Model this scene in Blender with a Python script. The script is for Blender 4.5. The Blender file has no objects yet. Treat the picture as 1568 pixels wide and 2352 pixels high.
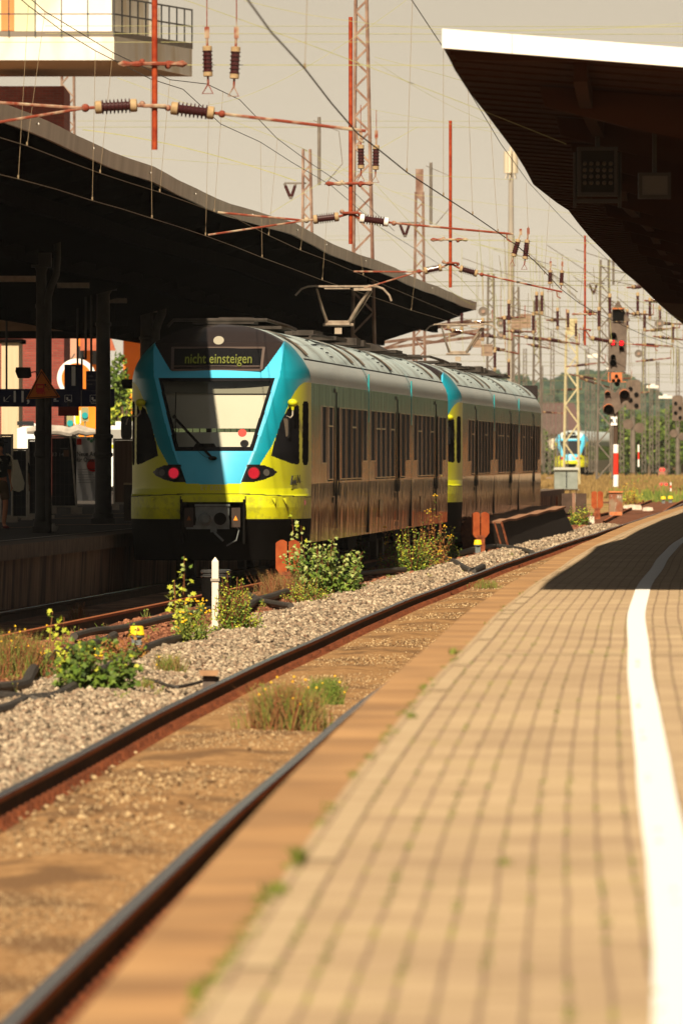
HAZE=.00006; SUN=5.0; SKY=.066; EXPO=.78
import bpy, math, random
import numpy as np
from mathutils import Vector, Matrix
R = math.radians
rnd = random.Random(7)
sc = bpy.context.scene
col = sc.collection
F, CX, HY, CH = 24700.0, 784.0, 1050.0, 2.0

def P(px, py, Y):
    return Vector(((px-CX)*Y/F, Y, CH+(HY-py)*Y/F))
def G(px, py, z=0.0):
    return P(px, py, F*(CH-z)/(py-HY))
def A(px, py, H):
    """point seen at pixel px,py, H metres above the eye line"""
    return P(px, py, F*H/(HY-py))

# ------------------------------------------------------------------ materials
MATS = {}
def mat(name, c1, c2=None, rough=0.6, metal=0.0, scale=8.0, bump=0.0, bscale=None, stretch=(1,1,1), spec=0.12, coat=0.0, detail=6, lo=0.35, hi=0.65, c3=None, s3=2.0, island=False, emit=None):
    if name in MATS: return MATS[name]
    m = bpy.data.materials.new(name); m.use_nodes = True
    nt = m.node_tree; N = nt.nodes; L = nt.links
    b = N['Principled BSDF']
    b.inputs['Roughness'].default_value = rough
    b.inputs['Metallic'].default_value = metal
    b.inputs['Specular IOR Level'].default_value = spec
    b.inputs['Coat Weight'].default_value = coat
    b.inputs['Coat Roughness'].default_value = 0.08
    b.inputs['Base Color'].default_value = (*c1, 1)
    tc = N.new('ShaderNodeTexCoord')
    mp = N.new('ShaderNodeMapping'); mp.inputs['Scale'].default_value = stretch
    L.new(tc.outputs['Object'], mp.inputs['Vector'])
    out = None
    if c2 is not None:
        nz = N.new('ShaderNodeTexNoise'); nz.inputs['Scale'].default_value = scale; nz.inputs['Detail'].default_value = detail
        L.new(mp.outputs[0], nz.inputs['Vector'])
        rp = N.new('ShaderNodeValToRGB')
        rp.color_ramp.elements[0].position = lo; rp.color_ramp.elements[0].color = (*c1, 1)
        rp.color_ramp.elements[1].position = hi; rp.color_ramp.elements[1].color = (*c2, 1)
        if island:
            ge = N.new('ShaderNodeNewGeometry')
            L.new(ge.outputs['Random Per Island'], rp.inputs['Fac'])
            rp.color_ramp.elements[0].position = 0.05; rp.color_ramp.elements[1].position = 0.95
        else:
            L.new(nz.outputs['Fac'], rp.inputs['Fac'])
        out = rp.outputs['Color']
        if c3 is not None:
            n3 = N.new('ShaderNodeTexNoise'); n3.inputs['Scale'].default_value = s3; n3.inputs['Detail'].default_value = 4
            L.new(mp.outputs[0], n3.inputs['Vector'])
            r3 = N.new('ShaderNodeValToRGB'); r3.color_ramp.elements[0].position = 0.48; r3.color_ramp.elements[1].position = 0.62
            L.new(n3.outputs['Fac'], r3.inputs['Fac'])
            mx = N.new('ShaderNodeMix'); mx.data_type = 'RGBA'
            L.new(r3.outputs['Color'], mx.inputs['Factor']); L.new(out, mx.inputs['A']); mx.inputs['B'].default_value = (*c3, 1)
            out = mx.outputs['Result']
        L.new(out, b.inputs['Base Color'])
    if bump > 0:
        nb = N.new('ShaderNodeTexNoise'); nb.inputs['Scale'].default_value = bscale or scale*3; nb.inputs['Detail'].default_value = 5
        L.new(mp.outputs[0], nb.inputs['Vector'])
        bu = N.new('ShaderNodeBump'); bu.inputs['Strength'].default_value = 1.0; bu.inputs['Distance'].default_value = bump
        L.new(nb.outputs['Fac'], bu.inputs['Height']); L.new(bu.outputs[0], b.inputs['Normal'])
    if emit:
        b.inputs['Emission Color'].default_value = (*emit[0], 1); b.inputs['Emission Strength'].default_value = emit[1]
    MATS[name] = m
    return m

M = {}
M['rust_tube'] = mat('rust_tube', (.21,.025,.010), (.32,.055,.017), rough=.55, scale=14)
M['rust'] = mat('rust', (.13,.035,.016), (.30,.085,.035), rough=.85, scale=9, bump=.004)
M['rust_board'] = mat('rust_board', (.23,.042,.012), (.34,.08,.022), rough=.75, scale=5, bump=.003)
M['rust_arm'] = mat('rust_arm', (.20,.045,.025), (.36,.29,.20), rough=.6, scale=4, lo=.48, hi=.62)
M['galv'] = mat('galv', (.30,.27,.22), (.42,.37,.30), rough=.5, metal=.3, scale=10)
M['mast_rust'] = mat('mast_rust', (.14,.07,.05), (.30,.21,.16), rough=.8, scale=2.5)
M['mast_grey'] = mat('mast_grey', (.11,.095,.08), (.18,.155,.13), rough=.8, scale=2.5)
M['mast_cream'] = mat('mast_cream', (.40,.36,.21), (.50,.45,.28), rough=.7, scale=3)
M['porcelain'] = mat('porcelain', (.045,.012,.012), rough=.12, coat=.4)
M['cap_beige'] = mat('cap_beige', (.29,.20,.105), (.38,.27,.15), rough=.7, scale=20)
M['cap_white'] = mat('cap_white', (.75,.72,.65), rough=.6)
M['wire_dark'] = mat('wire_dark', (.045,.04,.038), rough=.5, metal=.4)
M['wire_green'] = mat('wire_green', (.26,.27,.10), (.36,.34,.16), rough=.6, scale=3)
M['wire_brown'] = mat('wire_brown', (.20,.15,.09), rough=.6)
M['rail_top'] = mat('rail_top', (.30,.30,.30), rough=.22, metal=1.0)
M['rail_side'] = mat('rail_side', (.030,.017,.011), (.060,.030,.016), rough=.8, scale=12, stretch=(1,.2,1))
M['rail_rust'] = mat('rail_rust', (.24,.075,.03), (.34,.12,.05), rough=.75, scale=12)
M['clip'] = mat('clip', (.085,.026,.012), (.17,.052,.022), rough=.9, scale=14, bump=.004)
M['black'] = mat('black_matte', (.006,.0055,.005), rough=.8, spec=.03)
M['black_gloss'] = mat('black_gloss', (.008,.008,.009), rough=.15, spec=.12)
M['hose'] = mat('hose', (.035,.032,.03), (.07,.06,.05), rough=.55, scale=6)
M['yellow'] = mat('yellow_plastic', (.85,.55,.02), rough=.4)
M['yellow_train'] = mat('yellow_train', (.50,.52,.010), (.55,.56,.013), rough=.38, spec=.18, scale=1.5)
M['yellow_low'] = mat('yellow_bumper', (.48,.50,.010), (.56,.57,.012), rough=.45, spec=.18, scale=3, c3=(.40,.41,.02), s3=9)
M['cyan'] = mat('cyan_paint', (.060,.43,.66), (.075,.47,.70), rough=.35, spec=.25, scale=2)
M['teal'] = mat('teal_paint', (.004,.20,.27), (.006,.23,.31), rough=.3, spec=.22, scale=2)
M['roof_grey'] = mat('roof_grey', (.46,.56,.56), (.53,.62,.61), rough=.45, spec=.3, scale=.8, stretch=(1,.3,1), c3=(.38,.43,.41), s3=2.2)
M['roof_low'] = mat('roof_low', (.50,.58,.57), (.56,.63,.61), rough=.25, spec=.55, scale=.8, stretch=(1,.3,1))
M['dome_black'] = mat('dome_black', (.022,.016,.015), rough=.18, spec=.35)
M['white_paint'] = mat('white_paint', (.82,.81,.78), rough=.5)
M['fascia_white'] = mat('fascia_white', (.80,.79,.76), (.84,.83,.80), rough=.5, scale=.6, stretch=(.2,1,4))
M['fascia_grey'] = mat('fascia_grey', (.46,.41,.35), (.60,.54,.47), rough=.55, scale=1.2, stretch=(1,1,.15))
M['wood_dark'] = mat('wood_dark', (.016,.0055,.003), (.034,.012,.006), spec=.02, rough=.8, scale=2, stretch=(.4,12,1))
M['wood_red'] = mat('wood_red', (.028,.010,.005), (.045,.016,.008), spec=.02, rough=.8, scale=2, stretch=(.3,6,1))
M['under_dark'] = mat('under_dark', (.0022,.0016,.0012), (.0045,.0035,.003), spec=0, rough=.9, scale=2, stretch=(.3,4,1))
M['steel_col'] = mat('steel_col', (.034,.031,.028), (.046,.042,.038), rough=.6, scale=6)
M['concrete'] = mat('concrete', (.30,.25,.20), (.40,.34,.27), rough=.9, scale=5, bump=.004)
M['concrete_dark'] = mat('concrete_dark', (.16,.095,.062), (.30,.19,.125), rough=.9, scale=3, stretch=(1,1,.35), bump=.01, c3=(.07,.045,.035), s3=1.2)
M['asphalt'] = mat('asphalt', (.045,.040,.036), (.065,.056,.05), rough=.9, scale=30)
M['line_paint'] = mat('line_paint', (.86,.86,.82), (.80,.80,.76), rough=.6, scale=30)
M['copingm'] = mat('coping', (.38,.20,.09), (.48,.275,.125), rough=.85, scale=1.1, stretch=(2,.35,1), c3=(.35,.20,.10), s3=2.2, bump=.001, bscale=80)
M['sand'] = mat('sand', (.23,.125,.052), (.37,.215,.095), rough=.95, scale=14, stretch=(1,.35,1), c3=(.17,.095,.045), s3=1.6, bump=.02, bscale=30, detail=9)
M['soil_red'] = mat('soil_red', (.10,.04,.022), (.20,.08,.042), rough=.95, scale=10, bump=.02, bscale=30)
M['ground'] = mat('ground_earth', (.30,.16,.06), (.36,.24,.10), rough=.95, scale=.35, c3=(.14,.13,.035), s3=.09, bump=.05, bscale=6)
M['stone_grey'] = mat('stone_grey', (.06,.045,.032), (.50,.405,.285), rough=.85, island=True, c3=(.26,.18,.12), s3=11)
M['stone_red'] = mat('stone_red', (.10,.035,.02), (.30,.13,.07), rough=.9, island=True)
M['pebble'] = mat('pebble', (.10,.055,.028), (.52,.38,.21), rough=.85, island=True)
M['grass_dry'] = mat('grass_dry', (.12,.075,.026), (.25,.165,.06), rough=.8, island=True)
M['grass_green'] = mat('grass_green', (.075,.115,.02), (.19,.21,.04), rough=.7, island=True)
M['stem_red'] = mat('stem_red', (.16,.05,.025), (.24,.10,.04), rough=.8, island=True)
M['flower'] = mat('flower', (.80,.42,.02), (.85,.55,.03), rough=.6, island=True)
M['brick'] = mat('brick_wall', (.22,.035,.025), (.30,.06,.035), rough=.85, scale=6)
M['orange_wall'] = mat('orange_wall', (.80,.22,.02), (.85,.27,.03), rough=.8, scale=.8)
M['roof_tile'] = mat('roof_tile', (.32,.09,.05), (.42,.13,.07), rough=.8, scale=4)
M['render_white'] = mat('render_white', (.72,.69,.62), (.80,.77,.70), rough=.8, scale=1.2, stretch=(1,1,.4), c3=(.66,.58,.44), s3=.7)
M['render_soffit'] = mat('render_soffit', (.50,.34,.22), (.56,.38,.25), rough=.9, scale=1)
M['beige_wall'] = mat('beige_wall', (.50,.40,.26), (.56,.45,.30), rough=.8, scale=3, stretch=(8,1,.2))
M['grey_trim'] = mat('grey_trim', (.20,.17,.14), rough=.7)
M['sign_blue'] = mat('sign_blue', (.010,.013,.055), rough=.4)
M['sign_white'] = mat('sign_white', (.75,.75,.72), rough=.5)
M['sign_orange'] = mat('sign_orange', (.62,.17,.02), rough=.5)
M['sign_red'] = mat('sign_red', (.55,.03,.02), rough=.5)
M['signal_box'] = mat('signal_screen', (.10,.075,.06), (.15,.115,.09), rough=.7, scale=4)
M['signal_rust'] = mat('signal_rust', (.45,.13,.05), (.55,.20,.08), rough=.8, scale=12)
M['red_lamp'] = mat('red_lamp', (.5,.01,.01), rough=.3, emit=((1,.01,.02), 1.5))
M['red_led'] = mat('red_led', (.35,.008,.012), rough=.6, spec=0, emit=((1,.03,.07), .45))
M['red_bezel'] = mat('red_bezel', (.16,.012,.015), rough=.3)
M['led_green'] = mat('led_green', (.10,.11,.02), rough=.6, emit=((.28,.32,.03), .055))
M['orange_led'] = mat('orange_led', (.6,.2,.02), rough=.5, emit=((.9,.25,.03), .35))
M['cabinet'] = mat('cabinet_grey', (.19,.22,.20), (.24,.27,.25), rough=.6, scale=4)
M['skin'] = mat('skin', (.62,.26,.14), rough=.6)
M['hair'] = mat('hair', (.03,.02,.015), rough=.7)
M['shirt'] = mat('shirt_pattern', (.012,.012,.012), (.45,.40,.28), rough=.8, scale=9, lo=.54, hi=.58)
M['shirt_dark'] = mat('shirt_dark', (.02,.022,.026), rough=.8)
M['shorts'] = mat('shorts_brown', (.12,.075,.035), (.16,.10,.05), rough=.8, scale=6)
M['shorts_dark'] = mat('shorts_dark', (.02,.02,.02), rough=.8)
M['tote'] = mat('tote_bag', (.80,.72,.52), (.86,.78,.58), rough=.8, scale=8)
M['shoe_red'] = mat('shoe_red', (.18,.02,.015), rough=.5)
M['shoe_white'] = mat('shoe_white', (.6,.58,.52), rough=.6)
M['coupler'] = mat('coupler_grey', (.13,.15,.15), (.20,.22,.22), rough=.5, metal=.3, scale=9)
M['bark'] = mat('bark', (.10,.07,.045), (.15,.10,.06), rough=.9, scale=6)
M['leaf_dark'] = mat('leaf_dark', (.030,.055,.012), (.085,.12,.025), rough=.6, island=True)
M['leaf_mid'] = mat('leaf_mid', (.04,.085,.012), (.15,.21,.03), rough=.5, island=True)
M['leaf_lime'] = mat('leaf_lime', (.24,.29,.02), (.42,.43,.05), rough=.5, island=True)
M['leaf_pale'] = mat('leaf_pale', (.20,.25,.07), (.34,.38,.13), rough=.5, island=True)
M['leaf_brown'] = mat('leaf_brown', (.20,.08,.025), (.32,.17,.04), rough=.6, island=True)
M['wood_far'] = mat('wood_far', (.030,.055,.020), (.070,.095,.035), rough=.9, scale=.35, detail=9, bump=.8, bscale=.5)
M['teal_strip'] = mat('teal_strip', (.02,.32,.36), rough=.3)
M['seam'] = mat('seam', (.012,.016,.018), rough=.6)
M['vent'] = mat('vent_brown', (.17,.135,.10), (.23,.18,.14), rough=.7, scale=20)
M['ramp_top'] = mat('ramp_top', (.24,.12,.07), (.36,.20,.12), rough=.9, scale=5, bump=.006)
M['ramp_side'] = mat('ramp_side', (.010,.007,.005), (.018,.011,.008), rough=.9, scale=4, stretch=(1,1,.3))
M['banner'] = mat('banner_cloth', (.76,.73,.68), (.82,.79,.74), rough=.8, scale=3)
M['fence_cloth'] = mat('fence_cloth', (.012,.012,.014), (.022,.022,.025), rough=.8, scale=4)
M['wood_panel'] = mat('wood_panel', (.09,.05,.03), (.14,.08,.05), rough=.9, scale=2, stretch=(10,10,.4))
M['window_side'] = mat('window_side', (.012,.012,.014), rough=.3, spec=0.0)
M['window_dark'] = mat('window_dark', (.02,.022,.024), rough=.07, spec=.35)

def steel(name, c1, c2, rough, wav, mtl=1.0):
    m = bpy.data.materials.new(name); m.use_nodes = True
    nt = m.node_tree; N = nt.nodes; L = nt.links; b = N['Principled BSDF']
    b.inputs['Metallic'].default_value = mtl; b.inputs['Roughness'].default_value = rough
    tc = N.new('ShaderNodeTexCoord')
    mp = N.new('ShaderNodeMapping'); mp.inputs['Scale'].default_value = (1, .42, .10)
    L.new(tc.outputs['Object'], mp.inputs['Vector'])
    n1 = N.new('ShaderNodeTexNoise'); n1.inputs['Scale'].default_value = 1.1; n1.inputs['Detail'].default_value = 5
    L.new(mp.outputs[0], n1.inputs['Vector'])
    r = N.new('ShaderNodeValToRGB'); r.color_ramp.elements[0].position=.35; r.color_ramp.elements[1].position=.65
    r.color_ramp.elements[0].color=(*c1,1); r.color_ramp.elements[1].color=(*c2,1)
    L.new(n1.outputs['Fac'], r.inputs['Fac']); L.new(r.outputs[0], b.inputs['Base Color'])
    n2 = N.new('ShaderNodeTexNoise'); n2.inputs['Scale'].default_value = 2.6; n2.inputs['Detail'].default_value = 4
    L.new(mp.outputs[0], n2.inputs['Vector'])
    bu = N.new('ShaderNodeBump'); bu.inputs['Distance'].default_value = wav
    L.new(n2.outputs['Fac'], bu.inputs['Height']); L.new(bu.outputs[0], b.inputs['Normal'])
    return m
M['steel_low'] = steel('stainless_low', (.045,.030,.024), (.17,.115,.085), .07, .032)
M['steel_up'] = steel('stainless_upper', (.05,.12,.20), (.14,.25,.37), .12, .04, mtl=.55)  # slate blue of the reflected hills put into the base colour
M['door_leaf'] = steel('door_leaf', (.12,.16,.18), (.22,.26,.27), .12, .003)
M['frame_al'] = steel('frame_alu', (.045,.032,.026), (.12,.085,.066), .12, .03)

M['frame_w'] = steel('window_frame_alu', (.22,.15,.11), (.48,.36,.28), .18, .004)
def brick_mat(name, a, b_, mortar, bw, rh, ms, scale=1.0, uv=True, green=True, bumpd=.004, wear=(.84,.80,.78)):
    m = bpy.data.materials.new(name); m.use_nodes = True
    nt = m.node_tree; N = nt.nodes; L = nt.links; b = N['Principled BSDF']
    b.inputs['Roughness'].default_value = .85
    tc = N.new('ShaderNodeTexCoord')
    br = N.new('ShaderNodeTexBrick')
    br.inputs['Scale'].default_value = scale
    br.inputs['Brick Width'].default_value = bw; br.inputs['Row Height'].default_value = rh
    br.inputs['Mortar Size'].default_value = ms; br.inputs['Mortar Smooth'].default_value = .3
    br.inputs['Color1'].default_value = (*a,1); br.inputs['Color2'].default_value = (*b_,1); br.inputs['Mortar'].default_value = (*mortar,1)
    src = tc.outputs['UV' if uv else 'Object']
    if not uv:
        mp = N.new('ShaderNodeMapping'); mp.inputs['Rotation'].default_value = (R(90),0,0); L.new(src, mp.inputs['Vector']); src = mp.outputs[0]
    # slightly wandering joints
    nd = N.new('ShaderNodeTexNoise'); nd.inputs['Scale'].default_value = .9; L.new(src, nd.inputs['Vector'])
    vm = N.new('ShaderNodeVectorMath'); vm.operation='SUBTRACT'; L.new(nd.outputs['Color'], vm.inputs[0]); vm.inputs[1].default_value=(.5,.5,.5)
    vs2 = N.new('ShaderNodeVectorMath'); vs2.operation='SCALE'; vs2.inputs['Scale'].default_value=.02 if uv else 0; L.new(vm.outputs[0], vs2.inputs[0])
    va = N.new('ShaderNodeVectorMath'); va.operation='ADD'; L.new(src, va.inputs[0]); L.new(vs2.outputs[0], va.inputs[1])
    L.new(va.outputs[0], br.inputs['Vector'])
    n1 = N.new('ShaderNodeTexNoise'); n1.inputs['Scale'].default_value = .8; n1.inputs['Detail'].default_value = 7
    L.new(src, n1.inputs['Vector'])
    mul = N.new('ShaderNodeMix'); mul.data_type='RGBA'; mul.blend_type='MULTIPLY'; mul.inputs['Factor'].default_value = 1
    r = N.new('ShaderNodeValToRGB'); r.color_ramp.elements[0].color=(*wear,1); r.color_ramp.elements[1].color=(1.07,1.06,1.03,1)
    r.color_ramp.elements[0].position=.35; r.color_ramp.elements[1].position=.62
    L.new(n1.outputs['Fac'], r.inputs['Fac']); L.new(br.outputs['Color'], mul.inputs['A']); L.new(r.outputs[0], mul.inputs['B'])
    out = mul.outputs['Result']
    if green:
        n2 = N.new('ShaderNodeTexNoise'); n2.inputs['Scale'].default_value = 1.6; n2.inputs['Detail'].default_value = 5
        L.new(src, n2.inputs['Vector'])
        r2 = N.new('ShaderNodeValToRGB'); r2.color_ramp.elements[0].position=.55; r2.color_ramp.elements[1].position=.64
        L.new(n2.outputs['Fac'], r2.inputs['Fac'])
        mm = N.new('ShaderNodeMath'); mm.operation='MULTIPLY'; L.new(r2.outputs[0], mm.inputs[0]); L.new(br.outputs['Fac'], mm.inputs[1])
        mx = N.new('ShaderNodeMix'); mx.data_type='RGBA'; L.new(mm.outputs[0], mx.inputs['Factor']); L.new(out, mx.inputs['A']); mx.inputs['B'].default_value=(.26,.24,.03,1)
        out = mx.outputs['Result']
    L.new(out, b.inputs['Base Color'])
    bu = N.new('ShaderNodeBump'); bu.inputs['Distance'].default_value = bumpd; bu.invert = True
    L.new(br.outputs['Fac'], bu.inputs['Height']); L.new(bu.outputs[0], b.inputs['Normal'])
    return m
M['paving'] = brick_mat('paving_brick', (.375,.27,.158), (.465,.345,.21), (.24,.16,.10), .2, .1, .0065)
M['coping2'] = brick_mat('coping_slab', (.35,.19,.075), (.44,.25,.105), (.22,.12,.055), 1.0, 2.0, .014, green=False, wear=(.62,.60,.60))
M['brick_lit'] = brick_mat('red_brick_lit', (.20,.030,.022), (.28,.05,.035), (.17,.08,.06), .24, .08, .01, uv=False, green=False)  # lighter copy of the red brick, sunlight put into the colour
M['brick_wall2'] = brick_mat('red_brickwork', (.13,.020,.014), (.19,.034,.022), (.13,.07,.05), .24, .08, .01, uv=False, green=False)  # darkened copy of the red brick, shade put into the colour
def glass_mat():
    m = bpy.data.materials.new('windscreen_glass'); m.use_nodes = True
    nt = m.node_tree; N = nt.nodes; L = nt.links
    for n in list(N):
        if n.type != 'OUTPUT_MATERIAL': N.remove(n)
    o = [n for n in N if n.type=='OUTPUT_MATERIAL'][0]
    t = N.new('ShaderNodeBsdfTransparent'); t.inputs[0].default_value=(.86,.87,.84,1)
    g = N.new('ShaderNodeBsdfGlossy'); g.inputs['Roughness'].default_value=.03
    f = N.new('ShaderNodeFresnel'); f.inputs[0].default_value=1.5
    mx = N.new('ShaderNodeMixShader'); L.new(f.outputs[0], mx.inputs[0]); L.new(t.outputs[0], mx.inputs[1]); L.new(g.outputs[0], mx.inputs[2])
    L.new(mx.outputs[0], o.inputs['Surface'])
    return m
M['glass'] = glass_mat()
M['blind'] = mat('cab_blind', (.60,.57,.48), (.66,.62,.53), rough=.8, scale=1)
M['cab_bright'] = mat('cab_panel', (.62,.60,.52), rough=.7)

# ------------------------------------------------------------------ mesh tools
class MB:
    def __init__(s): s.v=[]; s.f=[]; s.m=[]; s.k=0; s.st=[]
    def build_each(s,name,mats,parent=None,smooth=False):
        """one object for every piece that was added"""
        st=s.st+[(len(s.v),len(s.f))]
        for (a,b),(c,d) in zip(st[:-1],st[1:]):
            q=MB(); q.v=s.v[a:c]; q.f=[tuple(i-a for i in f) for f in s.f[b:d]]; q.m=s.m[b:d]; o=q.build(name,mats,parent,smooth)
        return o
    def add(s, vs, fs, k=None):
        s.st.append((len(s.v),len(s.f))); o=len(s.v); s.v.extend(tuple(v) for v in vs); s.f.extend(tuple(i+o for i in f) for f in fs)
        s.m.extend([s.k if k is None else k]*len(fs)); return s
    def box(s, c, d, rz=0.0, mtx=None, k=None):
        x,y,z=[q/2 for q in d]; c=Vector(c)
        vs=[Vector((a*x,b*y,e*z)) for a in(-1,1) for b in(-1,1) for e in(-1,1)]
        if rz: q=Matrix.Rotation(rz,3,'Z'); vs=[q@v for v in vs]
        if mtx: vs=[mtx@v for v in vs]
        s.add([v+c for v in vs], [(0,1,3,2),(4,6,7,5),(0,4,5,1),(2,3,7,6),(0,2,6,4),(1,5,7,3)], k); return s
    def bar(s, p, q, w, h=None, k=None):
        p=Vector(p); q=Vector(q); h=h or w
        d=(q-p); L=d.length
        if L<1e-6: return s
        m=d.to_track_quat('Z','Y').to_matrix()
        return s.box((p+q)/2,(w,h,L),mtx=m,k=k)
    def tube(s, pts, r, n=6, k=None, cap=True):
        pts=[Vector(p) for p in pts]; rs=r if isinstance(r,(list,tuple)) else [r]*len(pts)
        vs=[];fs=[]; N=len(pts); prev=None
        for i,p in enumerate(pts):
            t=(pts[min(i+1,N-1)]-pts[max(i-1,0)]).normalized()
            if prev is None:
                a=t.orthogonal().normalized()
            else:
                a=(prev-t*prev.dot(t)); a=a.normalized() if a.length>1e-6 else t.orthogonal().normalized()
            prev=a; b=t.cross(a)
            for j in range(n):
                an=2*math.pi*j/n; vs.append(p+(a*math.cos(an)+b*math.sin(an))*rs[i])
        for i in range(N-1):
            for j in range(n):
                j2=(j+1)%n; fs.append((i*n+j,i*n+j2,(i+1)*n+j2,(i+1)*n+j))
        if cap: fs.append(tuple(range(n-1,-1,-1))); fs.append(tuple(range((N-1)*n,N*n)))
        return s.add(vs,fs,k)
    def lathe(s, p, q, prof, n=12, k=None):
        p=Vector(p); q=Vector(q); return s.tube([p.lerp(q,t) for t,_ in prof],[max(r,1e-4) for _,r in prof],n,k)
    def disc(s, c, r, nrm, t=.01, n=16, k=None):
        c=Vector(c); nrm=Vector(nrm).normalized(); return s.tube([c-nrm*t/2,c+nrm*t/2],r,n,k)
    def prism(s, poly, origin, ax, ay, depth, k=None):
        o=Vector(origin); ax=Vector(ax); ay=Vector(ay); nz=ax.cross(ay).normalized()*depth
        n=len(poly); vs=[o+ax*x+ay*y for x,y in poly]+[o+ax*x+ay*y+nz for x,y in poly]
        fs=[tuple(range(n-1,-1,-1)),tuple(range(n,2*n))]+[(i,(i+1)%n,n+(i+1)%n,n+i) for i in range(n)]
        return s.add(vs,fs,k)
    def sphere(s, c, r, n=10, m=7, k=None):
        c=Vector(c); rr=Vector(r) if not isinstance(r,(int,float)) else Vector((r,r,r)); vs=[];fs=[]
        for i in range(m+1):
            th=math.pi*i/m
            for j in range(n):
                ph=2*math.pi*j/n; vs.append(c+Vector((rr.x*math.sin(th)*math.cos(ph),rr.y*math.sin(th)*math.sin(ph),rr.z*math.cos(th))))
        for i in range(m):
            for j in range(n): fs.append((i*n+j,(i+1)*n+j,(i+1)*n+(j+1)%n,i*n+(j+1)%n))
        return s.add(vs,fs,k)
    def build(s, name, mats, parent=None, smooth=False, label=None):
        me=bpy.data.meshes.new(name); me.from_pydata(s.v,[],s.f)
        if not isinstance(mats,(list,tuple)): mats=[mats]
        for m in mats: me.materials.append(m)
        if len(mats)>1: me.polygons.foreach_set('material_index', s.m)
        me.update(); me.validate()
        if smooth:
            me.polygons.foreach_set('use_smooth',[True]*len(me.polygons)); me.set_sharp_from_angle(angle=R(38))
        o=bpy.data.objects.new(name,me); col.objects.link(o)
        if parent: o.parent=parent
        if label: o['label']=label
        return o
def tag(o,label,cat,group=None,kind=None):
    if label: o['label']=label
    if cat: o['category']=cat
    if group: o['group']=group
    if kind: o['kind']=kind
    return o
def empty(name,loc=(0,0,0),label=None,cat=None,group=None,rz=0):
    o=bpy.data.objects.new(name,None); col.objects.link(o); o.location=loc; o.rotation_euler=(0,0,rz); o.empty_display_size=.2
    return tag(o,label,cat,group)
def kids(o): return [c for c in bpy.data.objects if c.parent is o]
def copy_tree(o,parent=None):
    c=o.copy(); col.objects.link(c); c.parent=parent
    for ch in kids(o): copy_tree(ch,c)
    return c
def mesh_np(name, V, Fc, mats, parent=None):
    me=bpy.data.meshes.new(name); nf,k=Fc.shape
    me.vertices.add(len(V)); me.vertices.foreach_set('co',V.astype(np.float32).ravel())
    me.loops.add(nf*k); me.loops.foreach_set('vertex_index',Fc.astype(np.int32).ravel())
    me.polygons.add(nf); me.polygons.foreach_set('loop_start',(np.arange(nf)*k).astype(np.int32))
    try: me.polygons.foreach_set('loop_total',np.full(nf,k,dtype=np.int32))
    except Exception: pass
    for m in (mats if isinstance(mats,list) else [mats]): me.materials.append(m)
    me.update(calc_edges=True)
    o=bpy.data.objects.new(name,me); col.objects.link(o)
    if parent: o.parent=parent
    return o
def text_mesh(name, body, size, mtl, parent=None, ext=.004, align='CENTER', bold=0.0, width=None):
    cu=bpy.data.curves.new(name+'_tmp','FONT'); cu.body=body; cu.size=size; cu.align_x=align; cu.align_y='CENTER'; cu.extrude=ext; cu.offset=bold
    cu.resolution_u=3
    ob=bpy.data.objects.new(name+'_tmp',cu); col.objects.link(ob)
    bpy.context.view_layer.update()
    me=bpy.data.meshes.new_from_object(ob.evaluated_get(bpy.context.evaluated_depsgraph_get()))
    me.name=name
    bpy.data.objects.remove(ob); me.materials.clear(); me.materials.append(mtl)
    if width:
        xs=[v.co.x for v in me.vertices]; w=max(xs)-min(xs); k=width/w
        for v in me.vertices: v.co.x*=k
    # stand it up facing -Y
    for v in me.vertices:
        x,y,z=v.co; v.co=(x,-z,y)
    o=bpy.data.objects.new(name,me); col.objects.link(o)
    if parent: o.parent=parent
    return o

# ------------------------------------------------------------------ track lines
_Y=np.array([23.5,31.4,35.7,58.9,74.7,94.8,132.6,198.9,38.3,63.3,78.3,91.1,101.6,116.8,162.5,195.3,231.9,299.4,461.7,27.1,33.8,55,100.7,128.7,167])
_X=np.array([-3.0,-2.818,-2.683,-2.125,-1.745,-1.07,.2,2.93,-2.715,-2.01,-1.648,-1.199,-.864,-.326,1.38,2.76,4.375,7.43,14.65,-2.94,-2.762,-2.23,-.96,.04,1.58])
_c=np.polyfit(_Y/100,_X,4)
_dslope=float(np.polyval(np.polyder(_c),4.6)/100)
def XL(Y):
    if Y>460: return float(np.polyval(_c,4.6))+_dslope*(Y-460)
    if Y<20: return float(np.polyval(_c,.20))+(Y-20)*.019
    return float(np.polyval(_c,Y/100))+min(1,(Y-20)/60)*(.012*math.sin(Y/8.5)+.006*math.sin(Y/3.7+1))
def XT(Y): return .04976*Y-10.56
def XE(Y): return XL(Y)+2.38
def frange(a,b,s):
    n=max(1,int(round((b-a)/s))); return [a+(b-a)*i/n for i in range(n+1)]
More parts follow.
